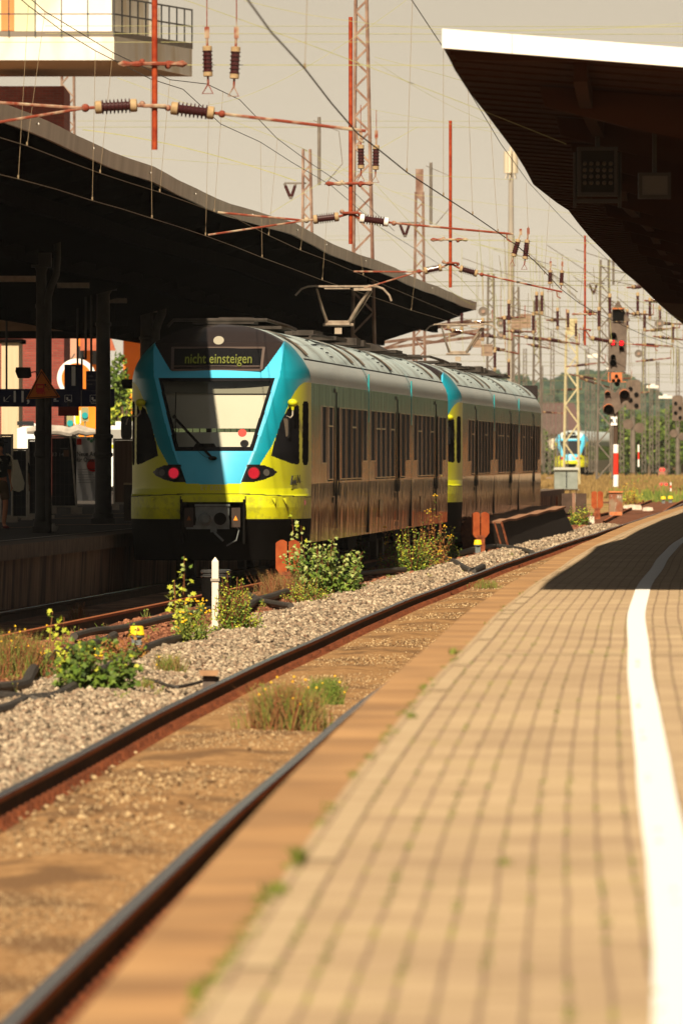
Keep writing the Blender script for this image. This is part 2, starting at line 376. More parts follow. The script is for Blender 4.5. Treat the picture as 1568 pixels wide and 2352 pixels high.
# ------------------------------------------------------------------ ground
def rows(name, Ys, cols, mtl, uvs=False, kind='structure', parent=None):
    """cols(Y) -> list of (x,z); sheet lofted along Y"""
    vs=[];fs=[];uv=[]
    n=None
    for Y in Ys:
        c=cols(Y); n=len(c)
        for (x,z) in c: vs.append((x,Y,z))
    for i in range(len(Ys)-1):
        for j in range(n-1):
            fs.append((i*n+j,i*n+j+1,(i+1)*n+j+1,(i+1)*n+j))
    mb=MB(); mb.add(vs,fs); o=mb.build(name,mtl,parent)
    if kind: o['kind']=kind
    if uvs:
        me=o.data; ul=me.uv_layers.new(name='UVMap'); dat=np.zeros((len(me.loops),2),dtype=np.float32)
        li=np.zeros(len(me.loops),dtype=np.int32); me.loops.foreach_get('vertex_index',li)
        vv=np.array(vs); off=np.array([v[0]-XE(v[1]) for v in vs])
        dat[:,0]=vv[li,1]; dat[:,1]=off[li]-.30+10.0
        ul.data.foreach_set('uv',dat.ravel())
    return o
Yn=frange(12,120,1.0)+frange(122,300,2)+frange(305,620,6)
# the great earth sheet
mb=MB()
xs=[-690,-300,-120,-60,-30,-15,0,15,30,60,120,300,690]; ys=[-40,10,60,120,200,300,400,500,650,800,1000,1300,1700,2100,2450]
vs=[(x,y,-.30+(0 if y<350 else min(.35,(y-350)*.0012))) for y in ys for x in xs]; n=len(xs)
mb.add(vs,[(i*n+j,i*n+j+1,(i+1)*n+j+1,(i+1)*n+j) for i in range(len(ys)-1) for j in range(n-1)])
o=mb.build('ground',M['ground']); o['kind']='structure'
def hsh(a): return (math.sin(a*12.9898)*43758.5453)%1
# trackbed between the near rails and under the train track
rows('trackbed',Yn,lambda Y:[(XL(Y)-.02,-.165),(XL(Y)+.13,-.165),(XL(Y)+.17,-.137),(XL(Y)+.75,-.12+.02*math.sin(Y*.6)),(XL(Y)+1.2,-.135),(XL(Y)+1.52,-.15),(XL(Y)+1.95,-.15),(XL(Y)+2.5,-.16)],M['sand'])
def mound(Y,t):
    # height of the ballast between the tracks, t 0 at near left rail, 1 at train right rail
    return -.14+.09*math.exp(-((t-.28)/.2)**2)+.02*math.sin(Y*.7+t*5)
def bcols(Y):
    a=XL(Y)-.02; b=XT(Y)+.80; out=[]
    for i in range(11):
        t=1-i/10; out.append((a+(b-a)*t, mound(Y,t)))
    return out
rows('ballast_bed',[y for y in Yn if y<420],bcols,M['soil_red'])
rows('train_trackbed',[y for y in Yn if 90<y<420],lambda Y:[(XT(Y)-1.75,-.16),(XT(Y)-.8,-.14),(XT(Y),-.15),(XT(Y)+.85,-.145)],M['soil_red'])

# ------------------------------------------------------------------ stones (uncountable)
ICO=None
def ico():
    t=(1+5**.5)/2
    v=np.array([(-1,t,0),(1,t,0),(-1,-t,0),(1,-t,0),(0,-1,t),(0,1,t),(0,-1,-t),(0,1,-t),(t,0,-1),(t,0,1),(-t,0,-1),(-t,0,1)],float); v/=np.linalg.norm(v[0])
    f=np.array([(0,11,5),(0,5,1),(0,1,7),(0,7,10),(0,10,11),(1,5,9),(5,11,4),(11,10,2),(10,7,6),(7,1,8),(3,9,4),(3,4,2),(3,2,6),(3,6,8),(3,8,9),(4,9,5),(2,4,11),(6,2,10),(8,6,7),(9,8,1)])
    return v,f
def stones(name, pts, sizes, mtl, seed, label):
    g=np.random.default_rng(seed); v0,f0=ico(); n=len(pts)
    V=np.repeat(v0[None],n,0)*(1+g.uniform(-.32,.32,(n,12,1)))
    V*=g.uniform(.6,1.25,(n,1,3))*sizes[:,None,None]
    q=g.normal(size=(n,4)); q/=np.linalg.norm(q,axis=1)[:,None]
    w,x,y,z=q.T
    Rm=np.stack([1-2*(y*y+z*z),2*(x*y-z*w),2*(x*z+y*w),2*(x*y+z*w),1-2*(x*x+z*z),2*(y*z-x*w),2*(x*z-y*w),2*(y*z+x*w),1-2*(x*x+y*y)],1).reshape(n,3,3)
    V=np.einsum('nij,nkj->nki',Rm,V)+pts[:,None,:]
    Fa=(f0[None]+12*np.arange(n)[:,None,None]).reshape(-1,3)
    o=mesh_np(name,V.reshape(-1,3),Fa,mtl); tag(o,label,'gravel',kind='stuff'); return o
g=np.random.default_rng(3)
def scatter(Y0,Y1,n,t0,t1,power=2.0):
    # more stones near the camera (density falls with distance)
    u=g.uniform(0,1,n); Y=1/(1/Y0+(1/Y1-1/Y0)*u)
    t=g.uniform(t0,t1,n); return Y,t
xl=np.vectorize(XL)
Y,t=scatter(52,330,90000,0.0,1.0)
a=xl(Y)-.10; b=XT(Y)+.9; wid=(a-b)
d=t*np.minimum(wid,1.0+1.5*np.clip((Y-60)/100,0,1)) if False else t*np.minimum(wid*.55,2.15)
tt=d/wid
z=np.array([mound(p,q) for p,q in zip(Y,tt)])
pts=np.stack([a-d,Y,z+g.uniform(-.005,.02,len(Y))],1)
sz=g.uniform(.009,.029,len(Y))*np.clip(.5+Y/170,.8,1.7)
stones('ballast_stones',pts,sz,M['stone_grey'],1,'loose pale grey and reddish ballast beside the near rail')
Y,t=scatter(60,330,34000,0,1.0)
a=xl(Y)-.10; b=XT(Y)+.9; wid=a-b
d0=np.minimum(wid*.5,2.1); d=d0+t*(wid-d0)
z=np.array([mound(p,q) for p,q in zip(Y,d/wid)])
pts=np.stack([a-d,Y,z+g.uniform(-.008,.015,len(Y))],1)
stones('red_ballast_stones',pts,g.uniform(.012,.026,len(Y))*np.clip(.55+Y/150,.9,2.0),M['stone_red'],2,'rusty brown ballast between the two tracks')
Y,t=scatter(30,220,52000,.20,1.40)
pts=np.stack([xl(Y)+t,Y,-.145+.02*np.exp(-((t-.75)/.4)**2)+g.uniform(-.004,.006,len(Y))],1)
sz=g.uniform(.002,.0075,len(Y))*np.clip(.5+Y/110,.8,2.2)
stones('fine_gravel',pts,sz,M['pebble'],3,'fine sandy gravel filling the space between the near rails')
# a looser pile of red stones in the near track
n=420; Y=g.normal(66,4.5,n); Y=np.clip(Y,57,80); t=np.clip(g.normal(.62,.26,n),.2,1.3)
pts=np.stack([xl(Y)+t,Y,-.12+g.uniform(0,.03,n)],1)
stones('spilled_stones',pts,g.uniform(.007,.018,n),M['pebble'],4,'low spread of spilled reddish stones between the near rails')

# ------------------------------------------------------------------ rails
def rail(xf, Ys, name, parent, rust=False):
    prof=[(-.035,-.004),(-.030,0),(.030,0),(.035,-.004),(.035,-.036),(.010,-.050),(.010,-.135),(.075,-.160),(.075,-.172),(-.075,-.172),(-.075,-.160),(-.010,-.135),(-.010,-.050),(-.035,-.036)]
    n=len(prof); vs=[];fs=[];mi=[]
    for Y in Ys:
        x=xf(Y)
        for (a,z) in prof: vs.append((x+a,Y,z))
    for i in range(len(Ys)-1):
        for j in range(n):
            fs.append((i*n+j,i*n+(j+1)%n,(i+1)*n+(j+1)%n,(i+1)*n+j)); mi.append(0 if j in(0,1,2) else (2 if rust and j in (3,) else 1))
    mb=MB(); mb.v=vs; mb.f=fs; mb.m=mi
    return mb.build(name,[M['rail_rust'] if rust==2 else M['rail_top'],M['rail_side'],M['rail_rust']],parent)
def clips(xf,Ys,parent,name='rail_fastening',kind=None,sides=(-1,1),mtl=None):
    mb=MB()
    for Y in Ys:
        x=xf(Y)
        for s_ in sides:
            mb.box((x+s_*.105,Y,-.152),(.075,.20,.03))
            mb.box((x+s_*.085,Y,-.125),(.05,.14,.05))
            mb.box((x+s_*.09,Y,-.125),(.05,.13,.06))
    o=mb.build(name,mtl or M['clip'],parent); o['kind']='stuff'
    return o
t1=empty('railway_track',(0,0,0),'curving near track with a shiny railhead running beside the paved platform','railway track')
Yr=frange(20,130,.8)+frange(131,300,1.6)+frange(304,900,6)
rail(XL,Yr,'rail',t1,rust=1)
rail(lambda Y:XL(Y)+1.505,Yr,'rail',t1,rust=1)
clips(XL,frange(40,300,.6),t1)
clips(lambda Y:XL(Y)+1.505,frange(24,120,.6),t1)
t2=empty('railway_track',(0,0,0),'shaded track the front train stands on, running along the left platform','railway track')
rail(lambda Y:XT(Y)-.75,frange(90,420,3),'rail',t2)
rail(lambda Y:XT(Y)+.75,frange(90,420,3),'rail',t2,rust=2)
mb=MB()
for i,Y in enumerate(frange(100,200,.62)): mb.box((XT(Y),Y,-.165),(2.5,.26,.05))
o=mb.build('sleeper',M['concrete_dark'],t2); o['kind']='stuff'
# diverging far tracks
def far_track(pxs, label):
    pts=[G(x,y,0) for x,y in pxs]
    cc=np.polyfit([p.y for p in pts],[p.x for p in pts],2)
    f=lambda Y: float(np.polyval(cc,Y)); Y0=min(p.y for p in pts); Y1=max(p.y for p in pts)
    t=empty('railway_track',(0,0,0),label,'railway track')
    Ys=frange(Y0,Y1,8)
    rail(f,Ys,'rail',t,rust=2); rail(lambda Y:f(Y)+1.5,Ys,'rail',t,rust=2)
    rows('track_bed',Ys,lambda Y:[(f(Y)-.6,-.11),(f(Y)+.7,-.10),(f(Y)+2.1,-.11)],M['soil_red'],kind=None,parent=t)
far_track([(1385,1196),(1440,1170),(1500,1146),(1568,1128)],'rusty switch track curving off to the right beyond the near platform edge')
far_track([(1400,1150),(1470,1126),(1568,1110)],'rusty far track crossing behind the red and white signal post')

# ------------------------------------------------------------------ near platform
Yp=frange(14,120,1)+frange(122,300,2)+frange(305,620,6)
WD=9.0
pav=rows('platform_paving',Yp,lambda Y:[(XE(Y)+.262,.760),(XE(Y)+1.0,.760),(XE(Y)+3,.760),(XE(Y)+WD,.760)],M['paving'],uvs=True)
rows('platform_wall',Yp,lambda Y:[(XE(Y)+.06,-.3),(XE(Y)+.06,.655)],M['concrete_dark'])
rows('platform_coping',Yp,lambda Y:[(XE(Y),.655),(XE(Y),.745),(XE(Y)+.012,.757),(XE(Y)+.262,.757)],M['coping2'],uvs=True)
rows('platform_coping_soffit',Yp,lambda Y:[(XE(Y)+.2,.655),(XE(Y),.655)],M['concrete'])
# pale row of border stones next to the coping
mb=MB()
Y=16.0; i=0
while Y<170:
    L=.985
    if hsh(i*3.1)>.18:
        mb.add([(XE(Y)+.305,Y,.7645),(XE(Y)+.395,Y,.7645),(XE(Y+L)+.395,Y+L,.7645),(XE(Y+L)+.305,Y+L,.7645)],[(0,1,2,3)])
    Y+=1.0; i+=1
o=mb.build('platform_border_row',mat('border_stone',(.39,.285,.175),(.46,.35,.22),rough=.9,scale=3)); o['kind']='structure'
LOFF=lambda Y: float(np.interp(Y,[20,23.4,27,33,44,55,75,100,130,167,240],[1.27,1.28,1.315,1.345,1.365,1.36,1.315,1.285,1.30,1.34,1.34]))
rows('platform_safety_line',Yp,lambda Y:[(XE(Y)+LOFF(Y),.7655),(XE(Y)+LOFF(Y)+.138,.7655)],M['line_paint'])

# pale transverse kerb rows set in the paving
for Yk,x0,x1 in ((67.4,.31,1.33),(67.2,1.48,3.2),(78.5,1.48,3.0)):
    mb=MB(); mb.add([(XE(Yk)+x0,Yk-.05,.7632),(XE(Yk)+x1,Yk-.05+.03*(x1-x0),.7632),(XE(Yk)+x1,Yk+.35+.03*(x1-x0),.7632),(XE(Yk)+x0,Yk+.35,.7632)],[(0,1,2,3)])
    o=mb.build('platform_kerb_row',MATS['border_stone']); o['kind']='structure'
# weeds growing in the joints of the platform
def blades(mb,c,n,h,spread,k=0,w=.006):
    c=Vector(c)
    for _ in range(n):
        a=rnd.uniform(0,2*math.pi); r=rnd.uniform(0,spread); b=c+Vector((math.cos(a)*r,math.sin(a)*r,0))
        hh=h*rnd.uniform(.5,1.1); ln=Vector((rnd.gauss(0,.25),rnd.gauss(0,.25),1))*hh; sd=Vector((math.cos(a+1.5),math.sin(a+1.5),0))*w
        m=b+ln*.55; t=b+ln+Vector((rnd.gauss(0,.15),0,-.1))*hh
        mb.add([b-sd,b+sd,m+sd*.8,m-sd*.8,t],[(0,1,2,3),(3,2,4)],k)
for i,(px,py,n,h,sp,lab) in enumerate([(452,2290,30,.035,.02,'yellowish weed tuft nearest the camera in the coping joint'),(686,1985,50,.06,.022,'tallest green weed tuft on the platform edge joint'),(630,2050,40,.035,.05,'low sprawling weeds on the coping just below the tallest tuft'),(1040,1503,40,.05,.03,'weed tuft at the coping joint beside the straight kerb row'),(945,1650,35,.035,.03,'small weed at the coping seam above the second rail'),(1155,1985,20,.02,.03,'tiny weed in the paving joints right of the coping')]):
    c=G(px,py,.765); mb=MB(); blades(mb,c,n,h,sp); o=mb.build('weed_tuft',M['grass_green']); tag(o,lab,'weed')
mb=MB()
for i in range(420):
    row=rnd.randint(1,11); Y=1/(1/20+(1/75-1/20)*rnd.random()); x=XE(Y)+.30+row*.1
    if hsh(math.floor(Y/2.1)*7.7+row*3.3)>.45: blades(mb,(x,Y,.762),4,.013,.02,w=.004)
o=mb.build('moss_in_joints',M['grass_green']); tag(o,'tiny green moss growing in the paving joints','moss',kind='stuff')

mb=MB()
for i in range(190):
    Y=1/(1/19+(1/120-1/19)*rnd.random())
    if hsh(math.floor(Y/1.7)*5.1)>.35: blades(mb,(XE(Y)+.262+rnd.gauss(0,.012),Y,.758),rnd.randint(4,12),rnd.uniform(.006,.026),.03,w=.004)
o=mb.build('seam_weeds',M['grass_green']); tag(o,'low green weeds lining the seam behind the platform coping','weeds',kind='stuff')
# ------------------------------------------------------------------ left platform
LE=lambda Y: XT(Y)-1.63
Yl=frange(110,420,3)
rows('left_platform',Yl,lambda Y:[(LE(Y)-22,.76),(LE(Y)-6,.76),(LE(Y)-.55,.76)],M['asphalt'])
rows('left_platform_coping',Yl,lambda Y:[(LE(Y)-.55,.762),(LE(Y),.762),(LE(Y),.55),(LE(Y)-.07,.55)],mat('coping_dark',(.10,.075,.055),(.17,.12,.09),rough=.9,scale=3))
rows('left_platform_wall',Yl,lambda Y:[(LE(Y)-.08,.56),(LE(Y)-.12,-.3)],M['concrete_dark'])
rows('left_platform_line',Yl,lambda Y:[(LE(Y)-.75,.766),(LE(Y)-.66,.766)],mat('worn_line',(.34,.30,.24),(.42,.38,.30),rough=.8,scale=4))
mb=MB()
mb.box((LE(146.6)-.19,146.6,.655),(.42,2.6,.225),rz=-.0497)
o=mb.build('kerb_block',mat('pale_kerb',(.52,.42,.30),(.60,.50,.37),rough=.9,scale=4)); tag(o,'pale new kerb stone set in the dark left platform edge','kerb stone')
# ------------------------------------------------------------------ the trains
Y0=173.5; TH=-math.atan(.04976)
def Z4(zx,zy): return (229.6+zx*.3478, 688.9+zy*.3478)
_vk=[0.2,0.62,1.0,1.2,1.38,1.41,1.6,2.07,3.26,3.38,3.85,4.02,4.10,4.15]
_nk=[1.9,2.15,2.38,2.42,2.40,2.36,2.32,2.15,1.50,1.40,.88,.55,.32,.05]
_ck=[.60,.62,.70,.72,.72,.40,.42,.60,.95,.97,1.02,.86,.66,.30]
def halfw(v):
    v=np.asarray(v,float); q=np.clip((v-3.18)/.97,0,.999)
    w=1.44*np.sqrt(1-q**2.1); lo=np.clip((1.0-v)/.8,0,1); return w-.05*lo
def surf(a,v):
    """a in[-2,2], v height -> (w,n)"""
    a=np.asarray(a,float); v=np.asarray(v,float)
    Nn=np.interp(v,_vk,_nk); W=halfw(v); c=np.minimum(np.interp(v,_vk,_ck),W*.93); s=np.sign(a); a=np.abs(a)
    t=np.clip(a-1,0,1)
    w_in=c*np.minimum(a,1); n_in=Nn-.09*np.minimum(a,1)**2
    k=np.interp(v,[1.38,1.5],[.95,.98]); 
    w=np.where(a<=1,w_in,c+(W-c)*np.sin(t*math.pi/2)**k)
    n=np.where(a<=1,n_in,(Nn-.09)*np.cos(t*math.pi/2)**np.interp(v,[1.38,1.5,4.1],[.85,1.05,1.0]))
    return s*w,n
def proj(w,n,v):
    Y=Y0-n; return 2013+(w-10.56)*F/Y, 1050+(2-v)*F/Y
def inpoly(px,py,poly):
    ins=np.zeros(px.shape,bool); n=len(poly)
    for i in range(n):
        x1,y1=poly[i]; x2,y2=poly[(i+1)%n]
        if y1==y2: continue
        c=((y1>py)!=(y2>py))&(px<(x2-x1)*(py-y1)/(y2-y1)+x1); ins^=c
    return ins
def PZ(l): return [Z4(*p) for p in l]
LFT=-900
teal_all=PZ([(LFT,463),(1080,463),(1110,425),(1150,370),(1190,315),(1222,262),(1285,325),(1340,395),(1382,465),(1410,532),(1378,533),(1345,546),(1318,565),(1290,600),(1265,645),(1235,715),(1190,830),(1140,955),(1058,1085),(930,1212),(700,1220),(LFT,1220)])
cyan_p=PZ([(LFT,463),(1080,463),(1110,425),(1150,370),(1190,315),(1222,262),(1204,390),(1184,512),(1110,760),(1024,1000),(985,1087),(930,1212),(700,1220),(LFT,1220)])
screen_o=PZ([(LFT,510),(1156,512),(1011,998),(LFT,997)])
screen_i=PZ([(LFT,535),(1128,536),(991,968),(LFT,970)])
dome_p=PZ([(LFT,463),(1080,463),(1110,425),(1150,370),(1190,315),(1222,262),(1205,215),(1170,175),(1120,148),(LFT,60)])
head_p=PZ([(930,1205),(973,1087),(1030,1085),(1090,1093),(1140,1112),(1172,1138),(1140,1164),(1080,1188),(1010,1203)])
win1=PZ([(1130,1028),(1150,945),(1195,800),(1240,720),(1280,692),(1305,690),(1315,705),(1317,1075),(1308,1087),(1270,1082),(1200,1056)])
win2=PZ([(1338,690),(1345,670),(1368,668),(1377,685),(1377,1060),(1368,1090),(1345,1090),(1336,1065)])
gap1=PZ([(LFT,1277),(958,1279),(1400,1299),(1400,1304),(958,1285),(LFT,1283)])
recess=PZ([(LFT,1334),(958,1334),(966,1400),(955,1480),(930,1600),(LFT,1600)])
gap2=PZ([(957,1280),(963,1280),(966,1340),(958,1340)])
disp=PZ([(LFT,312),(1083,314),(1070,440),(LFT,438)])
lampw=PZ([(LFT,216),(905,216),(960,304),(LFT,304)])
hid=[]
def nose_parts(na=420,nv=330):
    # finer a spacing where the surface faces the viewer
    a=np.linspace(-2,2,na*1+1); v=np.concatenate([np.linspace(.35,4.06,nv),np.linspace(4.07,4.148,14)])
    AA,VV=np.meshgrid(a,v); W,Nn=surf(AA,VV)
    ca=(AA[:-1,:-1]+AA[1:,1:])/2; cv=(VV[:-1,:-1]+VV[1:,1:])/2; cw,cn=surf(ca,cv)
    px,py=proj(np.abs(cw),cn,cv); ac=np.abs(ca)
    ins=lambda p: inpoly(px,py,p)
    cls=np.zeros(ca.shape,int)      # 0 yellow
    low=cv<1.38; cls[low]=1
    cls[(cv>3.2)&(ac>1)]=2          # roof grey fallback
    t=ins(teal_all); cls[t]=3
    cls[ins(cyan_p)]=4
    cls[ins(dome_p)|((cv>3.4)&(ac<=1)&~ins(teal_all)&(cls!=3)&(cls!=4))]=5
    cls[(cv<1.02)]=6
    so=ins(screen_o); si=ins(screen_i); cls[so]=7; cls[si]=8
    cls[ins(head_p)&(ac<1.9)]=9
    cls[ins(win1)&(ac>1.0)]=10; cls[ins(win2)&(ac>1.0)]=11
    cls[ins(gap1)|ins(gap2)]=12
    cls[ins(recess)]=13
    di=ins(disp)&(cls==5); cls[di]=14
    lw=ins(lampw)&(cls==5); cls[lw]=15
    cls[(cls==5)&(cv>3.2)&(ac>1.62)]=2
    Xl=W; Yl_=-Nn; V=np.stack([Xl,Yl_,VV],-1).reshape(-1,3)
    nn=len(a); I,J=np.meshgrid(np.arange(len(v)-1),np.arange(nn-1),indexing='ij')
    quad=np.stack([I*nn+J,I*nn+J+1,(I+1)*nn+J+1,(I+1)*nn+J],-1)
    return V,quad,cls,AA.reshape(-1)
NV,NQ,NC,NA=nose_parts()
def sub(name,classes,mats,parent,push=0.0,mirror=False):
    m=np.isin(NC,classes); q=NQ[m]; c=NC[m]
    used,inv=np.unique(q,return_inverse=True); V=NV[used].copy(); q=inv.reshape(-1,4)
    if push: V[:,1]+=push
    o=mesh_np(name,V,q,mats,parent); me=o.data
    if len(classes)>1:
        mi=np.array([classes.index(x) for x in c],dtype=np.int32); me.polygons.foreach_set('material_index',mi)
    me.polygons.foreach_set('use_smooth',np.ones(len(me.polygons),bool)); me.set_sharp_from_angle(angle=R(25))
    return o
def subs(name,cls_,mtl,parent,push=0.0):
    """same as sub, but one object for each side of the nose"""
    global NC
    keep=NC
    mid=NA.reshape(-1)[NQ[...,0]]
    for s_ in(-1,1):
        NC=np.where((mid*s_>0)|((mid==0)&(s_>0)),keep,-1); o=sub(name,[cls_],mtl,parent,push)
    NC=keep
def n_at(w,v):
    aa=np.linspace(0,2,400); ww,nn=surf(aa,np.full(400,v)); return float(np.interp(abs(w),ww,nn))
def LW(zx,zy,dn=0.0):
    """point of the nose seen at zoom pixel zx,zy"""
    px,py=Z4(zx,zy); n=1.8
    for _ in range(12):
        Y=Y0-n; v=2-(py-1050)*Y/F; w=(px-2013)*Y/F+10.56; n=n_at(w,v)
    return Vector((w,-n-dn,v))
def make_cab(t,full=True):
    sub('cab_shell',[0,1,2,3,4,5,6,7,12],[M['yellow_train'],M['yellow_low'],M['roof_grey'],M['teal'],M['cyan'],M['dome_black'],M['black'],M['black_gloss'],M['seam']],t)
    w=sub('windscreen',[8],M['glass'],t,push=.012)
    subs('headlight_housing',9,M['black_gloss'],t)
    subs('side_window',10,M['window_side'],t); subs('narrow_side_window',11,M['window_side'],t)
    sub('destination_display',[14],M['black_gloss'],t); sub('upper_lamp_window',[15],M['dome_black'],t)
    if not full: return
    # cab interior
    mb=MB(); mb.add([(-.98,-1.30,3.24),(.98,-1.30,3.24),(.80,-1.62,2.46),(-.80,-1.62,2.46)],[(0,1,2,3)]); mb.build('sun_blind',M['blind'],t)
    mb=MB(); mb.add([(-.97,-1.33,3.23),(.97,-1.33,3.23),(.93,-1.43,3.02),(-.93,-1.43,3.02)],[(0,1,2,3)]); mb.build('blind_roller',mat('blind_grey',(.22,.21,.17)),t)
    mb=MB(); mb.box((0,-1.10,2.10),(1.3,1.2,.08)); mb.prism([(-.22,0),(.22,0),(.14,.12),(-.14,.12)],(-.15,-1.9,2.10),(1,0,0),(0,0,1),.2); mb.build('dashboard',M['black'],t)
    mb=MB(); mb.add([(-.72,-1.66,2.40),(.72,-1.66,2.40),(.66,-1.78,2.16),(-.66,-1.78,2.16)],[(0,1,2,3)]); mb.build('cab_back_panel',M['cab_bright'],t)
    # display frame + text
    mb=MB()
    c=[LW(472,312,.03),LW(1083,314,.03),LW(1066,462,.03),LW(472,462,.03)]
    sx=lambda p:Vector((-p.x,p.y,p.z))
    TR,BR=c[1],c[2]; TL,BL=sx(TR),sx(BR)
    for p,q in((TL,TR),(TR,BR),(BR,BL),(BL,TL)): mb.bar(p,q,.045,.03)
    BR2=LW(1062,436,.03)
    mb.bar(sx(BR2),BR2,.03,.02)
    mb.build('display_frame',mat('disp_frame',(.10,.075,.065),rough=.35),t)
    tx=text_mesh('display_text','nicht einsteigen',.27,M['led_green'],t,ext=.003,width=1.07,bold=.002)
    p=LW(785,385,.02); n2=n_at(0,p.z); tx.location=(0.02,-n2-.075,p.z-.01); tx.rotation_euler=(-R(34),0,0)
    # upper round lamp
    p=LW(792,260,.0); mb=MB(); mb.disc((0.0,-n_at(0,3.87)-.02,3.87),.085,(0,-1,.75),.03,20); mb.build('upper_headlight',mat('lamp_glass',(.30,.28,.22),rough=.3),t)
    # tail lights
    for s_ in(-1,1):
        p=LW(1016,1143,.0); x=p.x*s_
        bz=MB(); bz.disc((x,p.y-.012,p.z),.097,(s_*.25,-1,.1),.02,24); hb=bz.build('tail_light',M['red_bezel'],t)
        d=MB()
        for i in range(-5,6):
            for j in range(-5,6):
                ox=i*.0165+(j%2)*.008; oz=j*.0150
                if ox*ox+oz*oz<.082**2: d.sphere((x+ox,p.y-.030+ox*s_*.25,p.z+oz),.0062,6,4)
        d.build('led_cluster',M['red_led'],hb)['kind']='stuff'
        q=LW(1098,1140); l=MB(); l.disc((q.x*s_,q.y-.01,q.z),.055,(s_*.5,-1,.1),.02,18); l.build('marker_lamp',mat('lamp_dark',(.06,.055,.05),rough=.1,coat=.5),t)
    # mirrors
    for s_ in(-1,1):
        p=LW(1245,678); c0=Vector((p.x*s_,p.y,p.z)); pod=MB(); pod.sphere(c0+Vector((s_*.07,-.03,0)),(.085,.10,.065),14,8)
        pod.tube([c0+Vector((s_*.07,-.05,-.05)),c0+Vector((s_*.07,-.05,-.12))],[.035,.02],8)
        po=pod.build('mirror_pod',M['yellow_low'],t,smooth=True)
        e=c0+Vector((s_*.07,-.05,-.12))
        if s_>0: m0=c0+Vector((-.06,-.12,-.40)); bend=[e,e+Vector((0,-.02,-.08)),e+Vector((-.03,-.05,-.12)),m0+Vector((.03,0,.18))]
        else: m0=c0+Vector((-.29,-.10,-.40)); bend=[e,e+Vector((0,-.02,-.05)),e+Vector((-.05,-.05,-.10)),m0+Vector((.10,0,.19)),m0+Vector((.02,-.03,.14)),m0+Vector((0,-.05,.05))]
        ar=MB(); ar.tube(bend,.013,7); ar.build('mirror_arm',M['galv'],po,smooth=True)
        mm=MB(); pts=[]
        for i in range(20):
            an=2*math.pi*i/20; ca,sa=math.cos(an),math.sin(an)
            pts.append((.088*math.copysign(abs(ca)**.45,ca),.185*math.copysign(abs(sa)**.35,sa)))
        mm.prism(pts,m0+Vector((0,.04,0)),(1,0,0),(0,0,1),.075)
        mo=mm.build('mirror',M['black_gloss'],po)
        if s_>0:
            gg=MB(); gg.prism([(x*.55,y*.8) for x,y in pts],m0+Vector((.015,-.046,0)),(1,0,0),(0,0,1),.008); gg.build('mirror_glass',mat('mirror_face',(.16,.13,.10),rough=.1,metal=.8),mo)
    # wiper
    mb=MB(); piv=LW(745,1045,.05); el=LW(492,772,.05)
    mb.tube([piv,el],.016,6); mb.tube([piv+Vector((-.05,-.01,.03)),el+Vector((.03,-.01,-.06))],.009,5); mb.sphere(piv,(.07,.05,.035),8,6); mb.sphere(el,.035,8,5)
    mb.tube([LW(502,610,.03),LW(497,770,.04),LW(500,965,.03)],.009,5)
    hs=[piv+Vector((0,0,.0)),piv+Vector((-.12,-.03,.02)),piv+Vector((-.22,-.02,.10)),piv+Vector((-.24,-.01,.20)),piv+Vector((-.20,0,.24))]
    mb.tube(hs,.005,4); mb.build('windscreen_wiper',M['black'],t,smooth=True)
    # red dot sticker
    p=LW(939,878,.0); mb=MB(); mb.disc((p.x,p.y+.002,p.z),.068,(0,-1,.45),.006,24); mb.build('red_sticker',M['sign_red'],w)
    # numbers and logo
    p=LW(733,1243,.006); tx=text_mesh('unit_number','ET 8.03',.10,mat('pale_letters',(.52,.52,.25),rough=.5),t,ext=.001,width=.32); tx.location=(p.x,p.y-.004,p.z)
    p=LW(1292,1192,.0)
    lg=empty('operator_logo',(0,0,0)); lg.parent=t
    bk=mat('logo_black',(.03,.03,.03),rough=.5)
    # local slope of the skin at the logo
    q=LW(1330,1192); ang=math.atan2(q.y-p.y,q.x-p.x)
    lg.location=(p.x,p.y,p.z); lg.rotation_euler=(0,0,ang); L_=.36
    tx=text_mesh('logo_letters','NWL',.115,bk,lg,ext=.002,bold=.003); tx.location=(-.10,-.012,-.04)
    tx=text_mesh('logo_letters','N',.20,bk,lg,ext=.002); tx.location=(.13,-.012,.015)
    mb=MB(); mb.bar((-.30,-.012,-.07),(-.22,-.012,.08),.014,.004); mb.bar((-.25,-.012,-.07),(-.18,-.012,.07),.012,.004); mb.bar((-.22,-.012,.075),(.02,-.012,.075),.016,.004); mb.bar((.18,-.012,-.02),(.32,-.012,-.02),.008,.004); mb.build_each('logo_stroke',bk,lg)
    # bumper details, coupler
    mb=MB(); 
    for zx in(1135,1208):
        q=LW(zx,1308,.0); mb.prism([(0,0),(.06,0),(.06,-.10)],(q.x,q.y-.02,q.z),(1,0,0),(0,0,1),.02)
        if zx==1135: mb.prism([(0,0),(-.06,0),(-.06,-.06)],(-q.x,q.y-.02,q.z),(1,0,0),(0,0,1),.02)
    mb.build_each('bumper_bracket',M['yellow_low'],t)
    mb=MB(); mb.box((0,-1.2,1.0),(1.25,.06,.75)); mb.box((-.50,-1.9,.98),(.03,1.2,.7)); mb.box((.50,-1.9,.98),(.03,1.2,.7)); mb.build('coupler_recess',M['black'],t)
    cp=empty('coupler',(0.0,-2.52,1.04)); cp.parent=t
    mb=MB()
    pl=[(-.27,.17),(.27,.17),(.27,.10),(.25,.02),(.27,-.10),(.27,-.18),(.10,-.18),(.05,-.21),(0,-.18),(-.25,-.18),(-.42,-.165),(-.42,-.20),(-.25,-.20),(-.25,-.05),(-.27,.04)]
    pl=[(-.27,.17),(.27,.17),(.27,.04),(.255,.02),(.27,-.05),(.27,-.185),(-.42,-.185),(-.42,-.16),(-.27,-.12),(-.255,-.03),(-.27,.05)]
